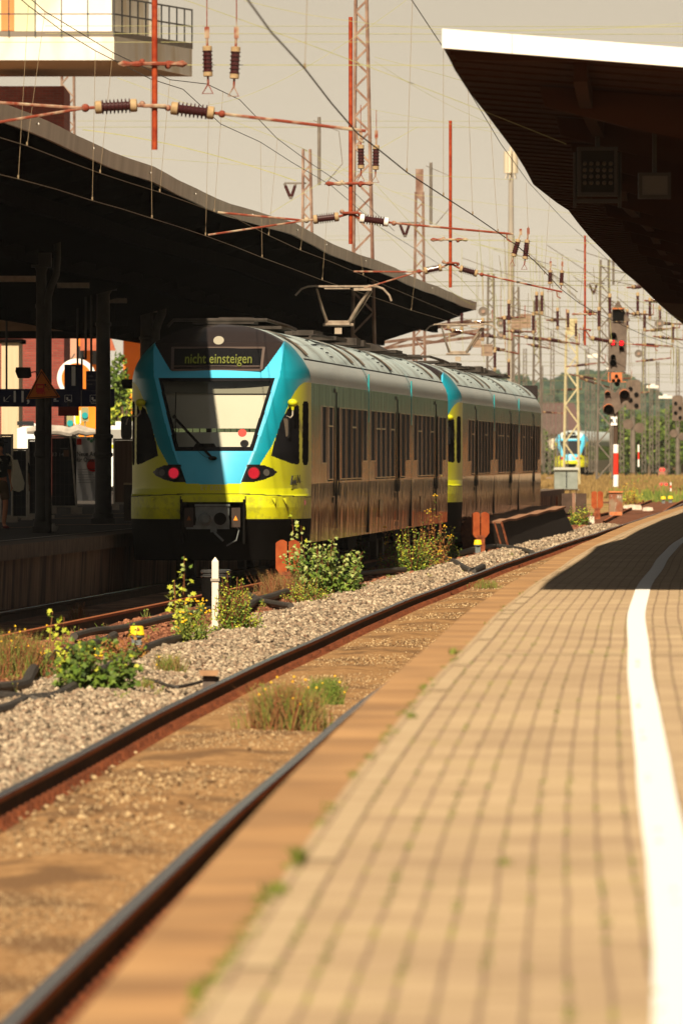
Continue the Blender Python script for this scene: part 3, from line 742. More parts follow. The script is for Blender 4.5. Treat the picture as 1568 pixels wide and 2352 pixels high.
    mb.prism(pl,(0,.06,0),(1,0,0),(0,0,1),.06); mb.box((0,.02,.195),(.56,.10,.035))
    mb.build('coupler_plate',M['coupler'],cp)
    mb=MB(); mb.lathe((-.11,.02,-.02),(-.11,-.16,-.02),[(0,.12),(.3,.12),(.32,.095),(1,.08)],20); mb.box((-.09,-.18,-.02),(.09,.06,.10)); mb.build('coupler_cone',M['coupler'],cp,smooth=True)
    mb=MB(); mb.tube([(.125,.0,-.02),(.125,-.03,-.02)],.125,22); mb.build('coupler_cup_rim',M['coupler'],cp)
    mb=MB(); mb.tube([(.125,-.028,-.02),(.125,-.036,-.02)],.10,22); mb.build('coupler_cup',M['black'],cp)
    mb=MB(); mb.tube([(.02,-.02,-.20),(.05,-.08,-.25),(.18,-.12,-.37)],.018,6); mb.box((.02,-.02,-.2),(.10,.05,.07)); mb.tube([(.33,0,-.05),(.42,.05,-.2),(.38,.05,-.36),(.22,.1,-.45)],.012,6); mb.build('coupler_lever',M['coupler'],cp)
    for s_ in(-1,1):
        mb=MB(); mb.box((.375*s_,.05,.0),(.14,.12,.31)); b_=mb.build('electric_head',mat('ehead',(.045,.032,.026),rough=.5),cp)
        mb=MB(); mb.prism([(-.035,-.03),(.035,-.03),(0,.045)],(.372*s_,-.015,-.015),(1,0,0),(0,0,1),.006); mb.build('warning_triangle',M['orange_led'] if s_>0 else mat('dim_orange',(.25,.08,.02)),b_)
    mb=MB(); q=LW(1350,1338,.006); mb.disc(q,.045,(.9,-.45,0),.01,14); mb.build('round_sticker',mat('sticker_red',(.35,.12,.12)),t)

def ring_x(v): return float(halfw(v))
ROOFV=[3.2,3.32,3.45,3.6,3.72,3.84,3.94,4.02,4.08,4.12,4.145]
BODY_L=55.4
JOINTS=[19.7,37.4]
WINS=[(3.3,4.8,1.90),(5.2,7.0,1.63),(9.3,11.3,1.63),(11.5,13.2,1.63),(13.4,15.1,1.63),(15.3,17.0,1.63),(17.3,19.0,1.93),
 (20.4,22.0,1.93),(22.3,24.3,1.63),(24.5,26.2,1.63),(26.4,28.1,1.63),(28.3,30.0,1.63),(32.5,34.5,1.63),(34.8,36.6,1.93),
 (38.4,40.0,1.93),(40.3,42.1,1.63),(42.3,44.1,1.63),(44.3,46.1,1.63),(46.3,48.1,1.63),(50.5,52.3,1.63),(52.6,54.2,1.93)]
DOORS=[(7.35,8.95),(30.5,32.1),(48.4,50.0)]
def make_unit(t,full=True):
    for ci in range(3):
        y0=[0,19.75,37.45][ci]; y1=[19.65,37.35,BODY_L][ci]
        car=empty('car_body',(0,0,0)); car.parent=t
        W=1.44
        # side wall pieces: lower sheet, window band, upper sheet, on both flanks
        for nm,za,zb,mt in(('lower_wall',.62,1.57,'steel_low'),('upper_wall',2.84,3.2,'steel_up')):
            for s_ in(-1,1):
                mb=MB(); nseg=max(2,int((y1-y0)/2.2))
                ys=frange(y0,y1,(y1-y0)/nseg)
                for a_,b_ in zip(ys[:-1],ys[1:]):
                    wb=W-.05*max(0,(1.0-za)/.8)
                    mb.add([(s_*wb,a_,za),(s_*wb,b_,za),(s_*W,b_,zb),(s_*W,a_,zb)],[(0,1,2,3)])
                mb.build(nm,M[mt],car)
        # band between windows
        mb=MB(); gl=[w for w in WINS if y0<=w[0]<y1]; ds=[d for d in DOORS if y0<=d[0]<y1]
        ev=sorted([(a,b,s) for a,b,s in gl]+[(a,b,None) for a,b in ds]); cur=y0
        for s_ in(-1,1):
            mb=MB(); cur=y0
            for a,b,s in ev:
                mb.add([(s_*W,cur,1.60),(s_*W,a,1.60),(s_*W,a,2.84),(s_*W,cur,2.84)],[(0,1,2,3)])
                if s and s>1.65: mb.add([(s_*W,a,1.60),(s_*W,b,1.60),(s_*W,b,s),(s_*W,a,s)],[(0,1,2,3)])
                cur=b
            mb.add([(s_*W,cur,1.60),(s_*W,y1,1.60),(s_*W,y1,2.84),(s_*W,cur,2.84)],[(0,1,2,3)])
            mb.add([(s_*W,y0,1.57),(s_*W,y1,1.57),(s_*W,y1,1.60),(s_*W,y0,1.60)],[(0,1,2,3)])
            mb.build('window_band',M['frame_al'],car)
        for a,b,s in gl:
            for s_ in((1,-1) if full and ci==0 and a<2 else (1,)):
                mb=MB(); x=W-.035
                mb.add([(s_*x,a,s),(s_*x,b,s),(s_*x,b,2.84),(s_*x,a,2.84)],[(0,1,2,3)])
                mb.add([(s_*x,a,s),(s_*W,a,s),(s_*W,a,2.84),(s_*x,a,2.84)],[(0,1,2,3)]); mb.add([(s_*x,b,s),(s_*W,b,s),(s_*W,b,2.84),(s_*x,b,2.84)],[(0,1,2,3)])
                wd=mb.build('window',M['window_dark'],car)
                fr=MB()
                for p,q in(((a,s),(a,2.84)),((b,s),(b,2.84)),((a,s),(b,s)),((a,2.84),(b,2.84))):
                    fr.bar((s_*(W-.004),p[0],p[1]),(s_*(W+.004),q[0],q[1]),.022,.022)
                if s<1.65 and (int(a*7)%3==0): fr.bar((s_*(W-.01),a,2.52),(s_*(W-.01),b,2.52),.03,.03)
                fr.build('window_frame',M['frame_w'],wd)
        for a,b in ds:
            dr=MB(); x=W-.02
            dr.add([(x,a,.70),(x,b,.70),(x,b,2.84),(x,a,2.84)],[(0,1,2,3)])
            d=dr.build('door',M['door_leaf'],car)
            g_=MB(); m_=(a+b)/2
            for yy,zc_,hh_ in((a+.04,2.1,1.5),(m_-.07,1.95,2.3),(m_+.07,1.95,2.3),(b-.04,2.1,1.5)): g_.box((W+.003,yy,zc_),(.012,.05,hh_))
            g_.build('door_seal',M['seam'],d)
            g_=MB(); g_.add([(x+.004,a+.2,1.75),(x+.004,m_-.25,1.75),(x+.004,m_-.25,2.7),(x+.004,a+.2,2.7)],[(0,1,2,3)]); g_.add([(x+.004,m_+.25,1.75),(x+.004,b-.2,1.75),(x+.004,b-.2,2.7),(x+.004,m_+.25,2.7)],[(0,1,2,3)])
            g_.build_each('door_window',M['window_dark'],d)
            g_=MB(); g_.box((W+.004,a+.1,3.12),(.012,.5,.07)); g_.box((W+.002,a-.3,1.28),(.008,.2,.09)); g_.build_each('door_lamp',M['seam'],d)
        # roof
        ys=frange(y0,y1,1.5); prof=[(-ring_x(v),v) for v in ROOFV]+[(ring_x(v),v) for v in reversed(ROOFV)]
        vs=[(x,y,z) for y in ys for x,z in prof]; n=len(prof)
        mb=MB(); fs=[(i*n+j,i*n+j+1,(i+1)*n+j+1,(i+1)*n+j) for i in range(len(ys)-1) for j in range(n-1)]
        mb.add(vs,fs); ks=[]
        for i in range(len(ys)-1):
            for j in range(n-1): ks.append(1 if (j<3 or j>=n-4) else 0)
        mb.m=ks; rf=mb.build('roof',[M['roof_grey'],M['roof_low']],car,smooth=True)
        # seams + ribs across the roof flank
        def arc(y,va,vb,w,off,mtl,name):
            m_=MB(); vv=[va+(vb-va)*i/6 for i in range(7)]
            for s_ in(1,):
                pts=[(s_*(ring_x(v)+off),v+off) for v in vv]
                for i in range(6):
                    (x1,z1),(x2,z2)=pts[i],pts[i+1]
                    m_.add([(x1,y,z1),(x1,y+w,z1),(x2,y+w,z2),(x2,y,z2)],[(0,1,2,3)])
            return m_
        m_=MB()
        for yy in frange(y0+1.8,y1-1.2,4.3)[:-1]:
            w=.09 if hsh(yy)>.45 else .30
            q=arc(yy,3.60,4.12,w,.006,None,''); m_.add(q.v,q.f)
        # longitudinal seam
        xx=ring_x(3.585)
        m_.add([(xx+.005,y0,3.575),(xx+.005,y1,3.575),(ring_x(3.60)+.005,y1,3.60),(ring_x(3.60)+.005,y0,3.60)],[(0,1,2,3)])
        m_.build('roof_seam',M['seam'],rf)
        m_=MB()
        for yc in([1.2,16.5] if ci==0 else ([y0+1.0,y0+12] if ci==1 else [y1-4.5])):
            q=arc(yc,3.66,4.06,1.1,.012,None,''); m_.add(q.v,q.f)
        m_.build_each('roof_vent',M['vent'],rf)
        m_=MB()
        for yc in([10.5] if ci==0 else [y0+9.5]):
            for k in range(5):
                v=3.72+k*.07; x_=ring_x(v)+.012
                for l in range(2): m_.box((x_,yc+l*.5,v),(.02,.16,.02))
        m_.build_each('roof_step',M['seam'],rf)
        m_=MB()
        if ci==0:
            m_.box((.0,.9,4.18),(1.0,1.2,.04)); m_.box((.20,.6,4.25),(.55,.5,.03)); m_.box((.05,.8,4.21),(.12,.3,.08)); m_.box((-.30,.8,4.20),(.22,.3,.06)); m_.box((.38,.6,4.21),(.18,.3,.06)); m_.tube([(-.9,.35,4.12),(-.8,.3,4.22),(.7,.3,4.22),(.95,1.6,4.14),(1.0,3.5,4.10)],.03,6)
            m_.box((.55,14.5,4.16),(.5,3.2,.09)); m_.box((.45,4.5,4.13),(.7,3,.05)); m_.tube([(.95,9,4.05),(.85,13,4.12),(.85,18.5,4.12)],.025,6)
        if ci==1:
            m_.box((.45,y0+3,4.15),(.7,4,.07)); m_.box((.62,y0+9,4.17),(.4,1.6,.14)); m_.box((.62,y0+12,4.17),(.35,.8,.12)); m_.box((.35,y0+15,4.16),(.7,2.6,.07))
        if ci==2:
            m_.prism([(-.6,0),(.55,0),(.25,.16),(-.4,.18)],(.3,y0+2,4.10),(1,0,0),(0,0,1),-3.2); m_.box((.45,y0+9,4.15),(.7,3,.07)); m_.box((.3,y0+13.5,4.14),(.8,2.6,.05))
        m_.build_each('roof_equipment',mat('roof_gear',(.030,.024,.020),(.055,.045,.038),rough=.6,scale=5),rf)
        # underfloor + bogies
        m_=MB(); m_.box((0,(y0+y1)/2,.75),(2.5,y1-y0,.3)); m_.build('underframe',M['black'],car)
        # lower wall patches (service hatches)
        if ci>0 and full:
            m_=MB(); yy=y0+4.2; m_.add([(W+.004,yy,.9),(W+.004,yy+1.3,.9),(W+.004,yy+1.3,1.22),(W+.004,yy,1.22)],[(0,1,2,3)]); m_.build('service_hatch',M['door_leaf'],car)
    for yj in JOINTS:
        for s_ in(-1,1):
            m_=MB(); m_.box((s_*1.415,yj,1.95),(.05,.16,2.6)); bl=m_.build('gangway_bellows',M['seam'],t)
        m_=MB(); m_.box((1.44,yj,3.06),(.02,.16,.86)); vv=[3.2+.43*i/6 for i in range(7)]
        for i in range(6):
            m_.add([(ring_x(vv[i])+.015,yj-.1,vv[i]),(ring_x(vv[i])+.015,yj+.1,vv[i]),(ring_x(vv[i+1])+.015,yj+.1,vv[i+1]),(ring_x(vv[i+1])+.015,yj-.1,vv[i+1])],[(0,1,2,3)])
        m_.build('bellows_trim',M['teal_strip'],bl)
    for yb in(3.0,19.7,37.4,52.0):
        bg=empty('bogie',(0,yb,0)); bg.parent=t
        m_=MB(); m_.box((0,0,.55),(2.1,3.2,.25)); 
        for s_ in(-1,1): m_.box((s_*1.05,0,.50),(.18,3.0,.28))
        m_.build('bogie_frame',M['black'],bg)
        for dy in(-1.3,1.3):
            w_=MB()
            for s_ in(-1,1): w_.tube([(s_*.70,dy,.43),(s_*.83,dy,.43)],.43,20)
            w_.tube([(-.7,dy,.43),(.7,dy,.43)],.08,8); w_.build('wheelset',mat('wheel',(.06,.04,.03),rough=.6),bg)
def make_pantograph(t,y,lean=0.0):
    pg=empty('pantograph',(0,y,0)); pg.parent=t
    br=mat('panto_metal',(.26,.20,.15),(.38,.31,.24),rough=.5,metal=.2,scale=6)
    zb=4.28; zt=5.34
    mb=MB(); mb.box((0,0,4.2),(.16,.3,.30)); mb.build('pantograph_post',M['black'],pg)
    mb=MB(); mb.box((0,0,4.62),(.44,.08,.05)); mb.tube([(-.30,0,4.60),(.30,0,4.60)],.03,6); mb.tube([(-.26,0,4.66),(.26,0,4.66)],.022,6); mb.box((0,0,4.48),(.14,.06,.12)); mb.build('pantograph_hinge',br,pg)
    mb=MB(); mb.tube([(-.22,0,4.66),(-.30,-.2,4.9),(-.40,-.4,5.30)],[.032,.028,.02],6); mb.tube([(.22,0,4.66),(.40,-.2,4.95),(.66,-.4,5.32)],[.04,.036,.03],6); mb.tube([(.30,0,4.70),(.52,-.2,5.0),(.68,-.4,5.25)],.010,5); mb.build_each('pantograph_arm',br,pg)
    mb=MB(); y_=-.4
    mb.box((.10,y_,5.35),(1.05,.10,.035)); mb.box((.10,y_+.3,5.35),(1.05,.05,.03))
    for s_ in(-1,1): 
        pts=[(.1+s_*.50,y_,5.36),(.1+s_*.68,y_,5.345),(.1+s_*.80,y_,5.30),(.1+s_*.92,y_,5.17)]
        if s_>0: pts.append((.1+.96,y_,5.06))
        mb.tube(pts,.018 if s_<0 else .022,6)
    mb.box((.50,y_,5.29),(.35,.1,.05)); mb.box((.0,y_,5.31),(.5,.06,.03))
    mb.build('collector_head',br,pg)
    return pg
def train_object(name,label):
    t=empty(name,(XT(Y0),Y0,0),label,'train',rz=TH)
    return t
T1=train_object('passenger_train','front electric train with cyan and yellow nose showing nicht einsteigen, half in shade')
make_cab(T1,True); make_unit(T1,True)
# local offset so lateral skew of the rotated frame matches
make_pantograph(T1,37.5)
m_=MB()
m_.box((0,BODY_L+.6,2.1),(2.5,1.2,3.4)); m_.box((0,BODY_L+2.2,1.2),(.4,2.4,.3)); m_.build('rear_cab',M['dome_black'],T1)
T2=train_object('passenger_train','second silver train unit coupled behind the front one, its pantograph raised against the sky')
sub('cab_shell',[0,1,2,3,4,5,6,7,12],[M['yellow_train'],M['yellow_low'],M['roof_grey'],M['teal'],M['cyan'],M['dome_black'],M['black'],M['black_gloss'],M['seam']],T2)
sub('windscreen',[8],M['window_dark'],T2,push=.01); subs('side_window',10,M['window_side'],T2); subs('narrow_side_window',11,M['window_side'],T2); subs('headlight_housing',9,M['black_gloss'],T2); sub('destination_display',[14,15],[M['black_gloss'],M['dome_black']],T2)
make_unit(T2,False); make_pantograph(T2,34.5)
p=LW(1245,678); mb=MB(); mb.sphere((p.x+.07,p.y-.03,p.z),(.085,.10,.065),12,7); po=mb.build('mirror_pod',M['yellow_low'],T2,smooth=True)
mb=MB(); mb.box((p.x,p.y-.15,p.z-.40),(.17,.09,.37)); mb.tube([(p.x+.07,p.y-.05,p.z-.1),(p.x,p.y-.12,p.z-.2)],.014,6); mb.build('mirror',M['black_gloss'],po)
m_=MB(); m_.box((0,BODY_L+.02,2.3),(2.7,.04,3.3)); m_.build('rear_wall',M['dome_black'],T2)
dd=63.3
T2.location=(XT(Y0+dd),Y0+dd,0)
# distant train on the right
FY=925.0
T3=empty('passenger_train',((1310-784)*FY/F+.1,FY,.15),'distant blue and yellow train standing behind the cream lattice mast','train',rz=-R(4.3))
sub('cab_shell',[0,1,2,3,4,5,6,7,12],[M['yellow_train'],M['yellow_low'],M['roof_grey'],M['cyan'],M['cyan'],M['roof_grey'],M['black'],M['black_gloss'],M['seam']],T3)
sub('windscreen',[8],M['window_dark'],T3); subs('side_window',10,M['window_dark'],T3); subs('headlight_housing',9,M['black_gloss'],T3); sub('destination_display',[14,15],[M['black_gloss'],M['dome_black']],T3)
for s_ in(-1,1):
    p=LW(1016,1143); mb=MB(); mb.disc((s_*p.x,p.y-.02,p.z),.13,(0,-1,0),.02,12); mb.build('tail_light',M['red_led'],T3)
mb=MB(); prof=[(-1.44,.6),(-1.44,3.2)]+[(-ring_x(v),v) for v in ROOFV[1:]]+[(ring_x(v),v) for v in reversed(ROOFV[1:])]+[(1.44,3.2),(1.44,2.84),(1.44,1.60),(1.44,.6)]
n=len(prof); vs=[(x,y,z) for y in(0,52) for x,z in prof]; mb.add(vs,[(j,j+1,n+j+1,n+j) for j in range(n-1)]+[tuple(range(n,2*n))]); mb.m=[1]*(n-1)+[1]
for j in range(n-1):
    z=(prof[j][1]+prof[j+1][1])/2; mb.m[j]=0 if z>3.2 else (1 if z>2.84 else (2 if z>1.6 else 3))
mb.build('car_body',[M['roof_low'],mat('slate_paint',(.10,.17,.20),rough=.4),M['window_dark'],mat('slate_low',(.12,.14,.14),rough=.4)],T3)
# ------------------------------------------------------------------ canopies
def interp_pts(pts):
    ys=[p[1] for p in pts]; xs=[p[0] for p in pts]
    return lambda Y: float(np.interp(Y,ys,xs))
# left canopy: eave edge found from its lower fascia line
HL=4.18
ev=[A(x,y,HL) for x,y in [(0,278),(68,302),(135,327),(190,352),(250,382),(350,420),(410,449),(465,472),(530,496),(595,515),(675,542),(735,572),(784,592),(845,616),(903,638),(980,669),(1030,691),(1061,702),(1093,711)]]
ev=[(p.x,p.y) for p in ev]; s0=(ev[1][0]-ev[0][0])/(ev[1][1]-ev[0][1])
ev=[(ev[0][0]-.048*(ev[0][1]-96),96)]+ev
EL=interp_pts(ev); YEND=ev[-1][1]
zc=2+HL
cl=empty('platform_canopy',(0,0,0),'dark left platform canopy with a grey metal fascia over the train','canopy')
Yc=[p[1] for p in ev]; Ys=sorted(set([round(y,3) for y in frange(96,YEND,3)]+[round(y,3) for y in Yc]))
def sheet(name,Ys,cols,mtl,parent,smooth=False):
    o=rows(name,Ys,cols,mtl,kind=None,parent=parent); return o
def sag(Y): return .022*math.sin(Y*.16)+.006*math.sin(Y*.5+1)
sheet('fascia',Ys,lambda Y:[(EL(Y)+.02,zc+.23+sag(Y)),(EL(Y),zc+sag(Y)),(EL(Y)-.06,zc+.01+sag(Y))],M['fascia_grey'],cl)
sheet('roof',Ys,lambda Y:[(EL(Y),zc+.225+sag(Y)),(EL(Y)-3.4,zc-.50),(EL(Y)-5.2,zc-.75),(EL(Y)-8.8,zc-.5)],M['fascia_grey'],cl)
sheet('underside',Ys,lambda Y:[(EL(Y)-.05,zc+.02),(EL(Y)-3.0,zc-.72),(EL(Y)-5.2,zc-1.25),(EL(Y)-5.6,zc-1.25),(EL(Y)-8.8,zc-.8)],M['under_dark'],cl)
x0=EL(YEND)
mb=MB(); mb.add([(x0,YEND+.01,zc),(x0,YEND+.01,zc+.23),(x0-3.4,YEND+.01,zc-.50),(x0-3.0,YEND+.01,zc-.72)],[(0,1,2,3)]); mb.add([(x0-3.4,YEND+.01,zc-.5),(x0-8.8,YEND+.01,zc-.5),(x0-5.2,YEND+.01,zc-1.25),(x0-3,YEND+.01,zc-.72)],[(0,1,2,3)])
mb.build('end_panel',M['under_dark'],cl)
i=0
for Y in frange(100,YEND-1.2,5.2):
    mb=MB(); a=EL(Y)
    mb.add([(a-.35,Y-.06,zc-.05),(a-3.0,Y-.06,zc-.74),(a-5.2,Y-.06,zc-1.27),(a-5.2,Y-.06,zc-1.62),(a-3,Y-.06,zc-1.05),(a-.4,Y-.06,zc-.20)],[(0,1,2,3,4,5)])
    mb.add([(a-.35,Y+.06,zc-.05),(a-3.0,Y+.06,zc-.74),(a-5.2,Y+.06,zc-1.27),(a-5.2,Y+.06,zc-1.62),(a-3,Y+.06,zc-1.05),(a-.4,Y+.06,zc-.20)],[(0,1,2,3,4,5)])
    mb.add([(a-.4,Y-.06,zc-.20),(a-.4,Y+.06,zc-.20),(a-5.2,Y+.06,zc-1.62),(a-5.2,Y-.06,zc-1.62)],[(0,1,2,3)])
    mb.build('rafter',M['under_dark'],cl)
for off in(1.1,2.6,5.1):
    Yq=frange(97,YEND-1,3); zz=zc-.15-off*.245
    mb=MB()
    for a,b in zip(Yq[:-1],Yq[1:]): mb.bar((EL(a)-off,a,zz-.12),(EL(b)-off,b,zz-.12),.14,.24)
    mb.build('purlin',M['under_dark'],cl)
# small bolts on the fascia (part)
mb=MB()
for Y in (139,150,163,176,191,204,218,236,255,274): mb.sphere((EL(Y)+.03,Y,zc+.13),.02,6,4)
mb.build_each('fascia_rivet',M['cap_white'],cl)
# far-side canopy seen beyond the columns, sunlit brown soffit
fc=empty('station_canopy',(0,0,0),'brown sunlit roof of the next platform behind the dark columns','canopy')
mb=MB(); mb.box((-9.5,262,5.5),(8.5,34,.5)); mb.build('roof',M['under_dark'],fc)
mb=MB(); mb.box((-8.9,240.5,5.14),(7.7,5,.8)); mb.build('front_board',mat('brown_board',(.20,.12,.07),(.28,.17,.10),rough=.9,scale=2,stretch=(1,1,3)),fc)
mb=MB(); mb.box((-8.2,230,4.62),(6.8,.14,.16)); mb.build('edge_beam',M['under_dark'],fc)
mb=MB(); mb.box((-8.2,226,5.1),(7.2,.2,.3)); mb.build('edge_beam',M['under_dark'],fc)

# right canopy
HR=3.63
er=[A(x,y,HR) for x,y in [(1020,108),(1045,160),(1080,214),(1115,258),(1150,305),(1180,345),(1205,385),(1225,423),(1250,443),(1280,466),(1305,482),(1330,515),(1355,545),(1395,585),(1430,622),(1470,655),(1510,695),(1540,722),(1568,744)]]
er=[(p.x,p.y) for p in er]; sl=(er[-1][0]-er[-3][0])/(er[-1][1]-er[-3][1])
er.append((er[-1][0]+.046*150,er[-1][1]+150))
ER=interp_pts(er); zr=2+HR; YA=er[0][1]
cr=empty('platform_canopy',(0,0,0),'right platform canopy with a bright white front fascia and dark timber underside','canopy')
Ys=sorted(set([round(y,3) for y in frange(YA,er[-1][1],3)]+[round(p[1],3) for p in er]))
WR=9.5
def rz_(d): return zr-.079*d if d<4.6 else zr-.079*4.6+.06*(d-4.6)
sheet('roof',Ys,lambda Y:[(ER(Y)+d,rz_(d)+.16) for d in(0,4.6,WR)],M['fascia_grey'],cr)
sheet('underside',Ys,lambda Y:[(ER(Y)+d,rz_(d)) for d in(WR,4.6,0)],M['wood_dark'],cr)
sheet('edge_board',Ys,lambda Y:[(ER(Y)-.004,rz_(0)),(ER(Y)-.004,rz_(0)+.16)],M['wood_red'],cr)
mb=MB(); xa=ER(YA)
ds=[0,.62,2.3,4.6,7,WR]
for a,b in zip(ds[:-1],ds[1:]):
    mb.add([(xa-.02+a,YA-.05,rz_(a)-.005),(xa-.02+b-.004,YA-.05,rz_(b)-.005),(xa-.02+b-.004,YA-.05,rz_(b)+.165),(xa-.02+a,YA-.05,rz_(a)+.165)],[(0,1,2,3)])
mb.add([(xa-.02,YA-.05,zr-.005),(xa-.02,YA+.03,zr-.005),(xa-.02,YA+.03,zr+.165),(xa-.02,YA-.05,zr+.165)],[(0,1,2,3)])
mb.add([(xa-.02,YA-.05,zr-.005),(xa+4.6,YA-.05,rz_(4.6)-.005),(xa+4.6,YA+.03,rz_(4.6)-.005),(xa-.02,YA+.03,zr-.005)],[(0,1,2,3)])
mb.build('front_fascia',M['fascia_white'],cr)
mb=MB()
mb.add([(xa+.05,YA+.3,zr-.02),(xa+WR,YA+.3,rz_(WR)-.02),(xa+WR,YA+.3,rz_(WR)-.12),(xa+.12,YA+.3,zr-.10)],[(0,1,2,3)])
mb.add([(xa+.12,YA+.3,zr-.10),(xa+WR,YA+.3,rz_(WR)-.12),(xa+WR,YA+.5,rz_(WR)-.12),(xa+.12,YA+.5,zr-.10)],[(0,1,2,3)])
mb.build('front_beam',M['wood_red'],cr)
# board joints: thin battens under the deck
mb=MB()
for Y in frange(YA+1.2,250,1.7):
    a=ER(Y); mb.bar((a+.03,Y,rz_(.03)-.008),(a+4.6,Y,rz_(4.6)-.008),.03,.02)
mb.build('batten',M['wood_red'],cr)
for Y in frange(YA+8,300,9.5):
    a=ER(Y); mb=MB()
    mb.add([(a+.75,Y-.09,rz_(.75)-.01),(a+4.6,Y-.09,rz_(4.6)-.01),(a+4.6,Y-.09,rz_(4.6)-.75),(a+1.6,Y-.09,rz_(1.6)-.34),(a+.8,Y-.09,rz_(.8)-.2)],[(0,1,2,3,4)])
    mb.add([(a+.75,Y+.09,rz_(.75)-.01),(a+4.6,Y+.09,rz_(4.6)-.01),(a+4.6,Y+.09,rz_(4.6)-.75),(a+1.6,Y+.09,rz_(1.6)-.34),(a+.8,Y+.09,rz_(.8)-.2)],[(0,1,2,3,4)])
    mb.add([(a+.75,Y-.09,rz_(.75)-.01),(a+.75,Y+.09,rz_(.75)-.01),(a+.8,Y+.09,rz_(.8)-.2),(a+.8,Y-.09,rz_(.8)-.2)],[(0,1,2,3)])
    mb.add([(a+.8,Y-.09,rz_(.8)-.2),(a+1.6,Y-.09,rz_(1.6)-.34),(a+1.6,Y+.09,rz_(1.6)-.34),(a+.8,Y+.09,rz_(.8)-.2)],[(0,1,2,3)])
    mb.build('rafter',M['wood_red'],cr)
for off in(1.2,3.0):
    Yq=frange(YA+.5,300,4); mb=MB()
    for a,b in zip(Yq[:-1],Yq[1:]): mb.bar((ER(a)+off,a,rz_(off)-.10),(ER(b)+off,b,rz_(off)-.10),.12,.18)
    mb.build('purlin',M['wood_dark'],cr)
for Y in (190,240,290,340):
    mb=MB(); a=ER(Y)+4.6; mb.tube([(a,Y,.76),(a,Y,rz_(4.6))],.14,12); mb.box((a,Y,rz_(4.6)-.5),(.5,.3,.5)); mb.build('column',M['steel_col'],cr,smooth=True)
# hanging display cabinets under right canopy
def hang_box(name,px0,py0,px1,py1,Y,label,cat,dots):
    c=P((px0+px1)/2,(py0+py1)/2,Y); w=(px1-px0)*Y/F; h=(py1-py0)*Y/F
    t=empty(name,(c.x,c.y,c.z),label,cat)
    mb=MB(); mb.box((0,0,0),(w,.22,h)); mb.build('cabinet',mat('dark_case',(.018,.014,.012),rough=.6),t)
    fr=mat('case_frame',(.05,.043,.04),rough=.5)
    mb=MB()
    for s_ in(-1,1): mb.box((s_*(w/2-.02),-.13,0),(.035,.04,h)); mb.box((0,-.13,s_*(h/2-.02)),(w-.075,.04,.035))
    mb.build('frame',fr,t)
    ztop=zr-.1-c.z
    mb=MB()
    if dots:
        mb.tube([(-w*.55,0,ztop-.35),(-w*.55,0,-h/2-.12)],.02,6); mb.tube([(w*.55,0,ztop-.35),(w*.55,0,-h/2-.12)],.02,6); mb.box((0,0,-h/2-.05),(w*1.15,.06,.04)); mb.tube([(0,0,h/2),(0,0,ztop)],.025,6)
    else: mb.tube([(0,0,h/2),(0,0,ztop)],.025,6)
    mb.build('hanger',fr,t)
    mb=MB()
    if dots:
        for i in range(5):
            for j in range(4): mb.sphere(((i-2)*w*.16,-.14,(j-1.5)*h*.13-.02),.022,8,5)
    else: mb.box((0,-.125,0),(w*.86,.02,h*.8))
    mb.build_each('lamp_bulb' if dots else 'panel',mat('dim_bulb' if dots else 'dim_panel',(.10,.085,.07) if dots else (.10,.09,.085),rough=.3),t)
    return t
hang_box('signal_repeater',1325,337,1418,450,112,'glass fronted signal repeater cabinet hanging in the dark under right canopy','signal',True)
hang_box('light_panel',1465,396,1540,456,112,'plain dim grey panel hanging right of the glass fronted cabinet','sign',False)

# ------------------------------------------------------------------ columns, left platform
def column(px,pyf,label,wpx,pipe=True,zt=None):
    c=G(px,pyf,.76); s=F/c.y; r=wpx/s/2; zt=zt or 5.35
    t=empty('canopy_column',(c.x,c.y,.76),label,'column','iron columns under the left canopy'); h=zt-.76
    pr=[(0,1.35),(.04,1.35),(.045,1.15),(.07,1.15),(.075,1.05),(.27,1.05),(.275,1.25),(.285,1.25),(.29,1.1),(.345,1.1),(.35,1.28),(.36,1.28),(.365,.98),(.62,.92),(.80,.88),(.805,1.05),(.815,1.05),(.82,.86),(.93,.84),(.95,1.2),(1,1.3)]
    mb=MB(); mb.lathe((0,0,0),(0,0,h),[(a,b*r) for a,b in pr],18); mb.build('shaft',M['steel_col'],t,smooth=True)
    mb=MB(); mb.box((0,0,h-.12),(r*3.4,r*3.0,.24)); mb.box((0,0,.05),(r*3.0,r*3.0,.10)); mb.build('capital',M['steel_col'],t)
    if pipe:
        x=r*1.15; mb=MB(); mb.tube([(x,-.05,0),(x,-.05,h*.84),(x+.05,-.05,h*.88),(x+.13,-.05,h*.92),(x+.15,-.05,h*.98),(x+.15,-.05,h+.2)],r*.62,10); mb.build('drain_pipe',M['steel_col'],t,smooth=True)
    return c
c1=column(95,1224,'iron column carrying the orange warning triangle, with a bent drain pipe',27)
column(237,1203,'plain thick iron column between the poster fence and the train',36,pipe=False)
column(337,1187,'iron column with a bent pipe just behind the train nose',34)
# hanging lamps, tubes under the left canopy
for i,(px,py,Y,lab) in enumerate([(40,640,165,'long dim lamp box highest under the left canopy'),(168,655,185,'lamp box under the canopy left of the middle column'),(258,690,205,'brownish lamp box right of the middle column'),(345,712,225,'lamp box under the canopy above the train nose'),(418,717,240,'small lamp box nearest the train roof')]):
    c=P(px,py,Y); mb=MB(); mb.box((0,0,0),(.55,.25,.09)); mb.box((.18,-.13,0),(.14,.02,.06)); o=mb.build('ceiling_lamp',mat('lamp_box',(.20,.16,.13),(.28,.23,.18),rough=.5,scale=8)); o.location=c; tag(o,lab,'lamp')

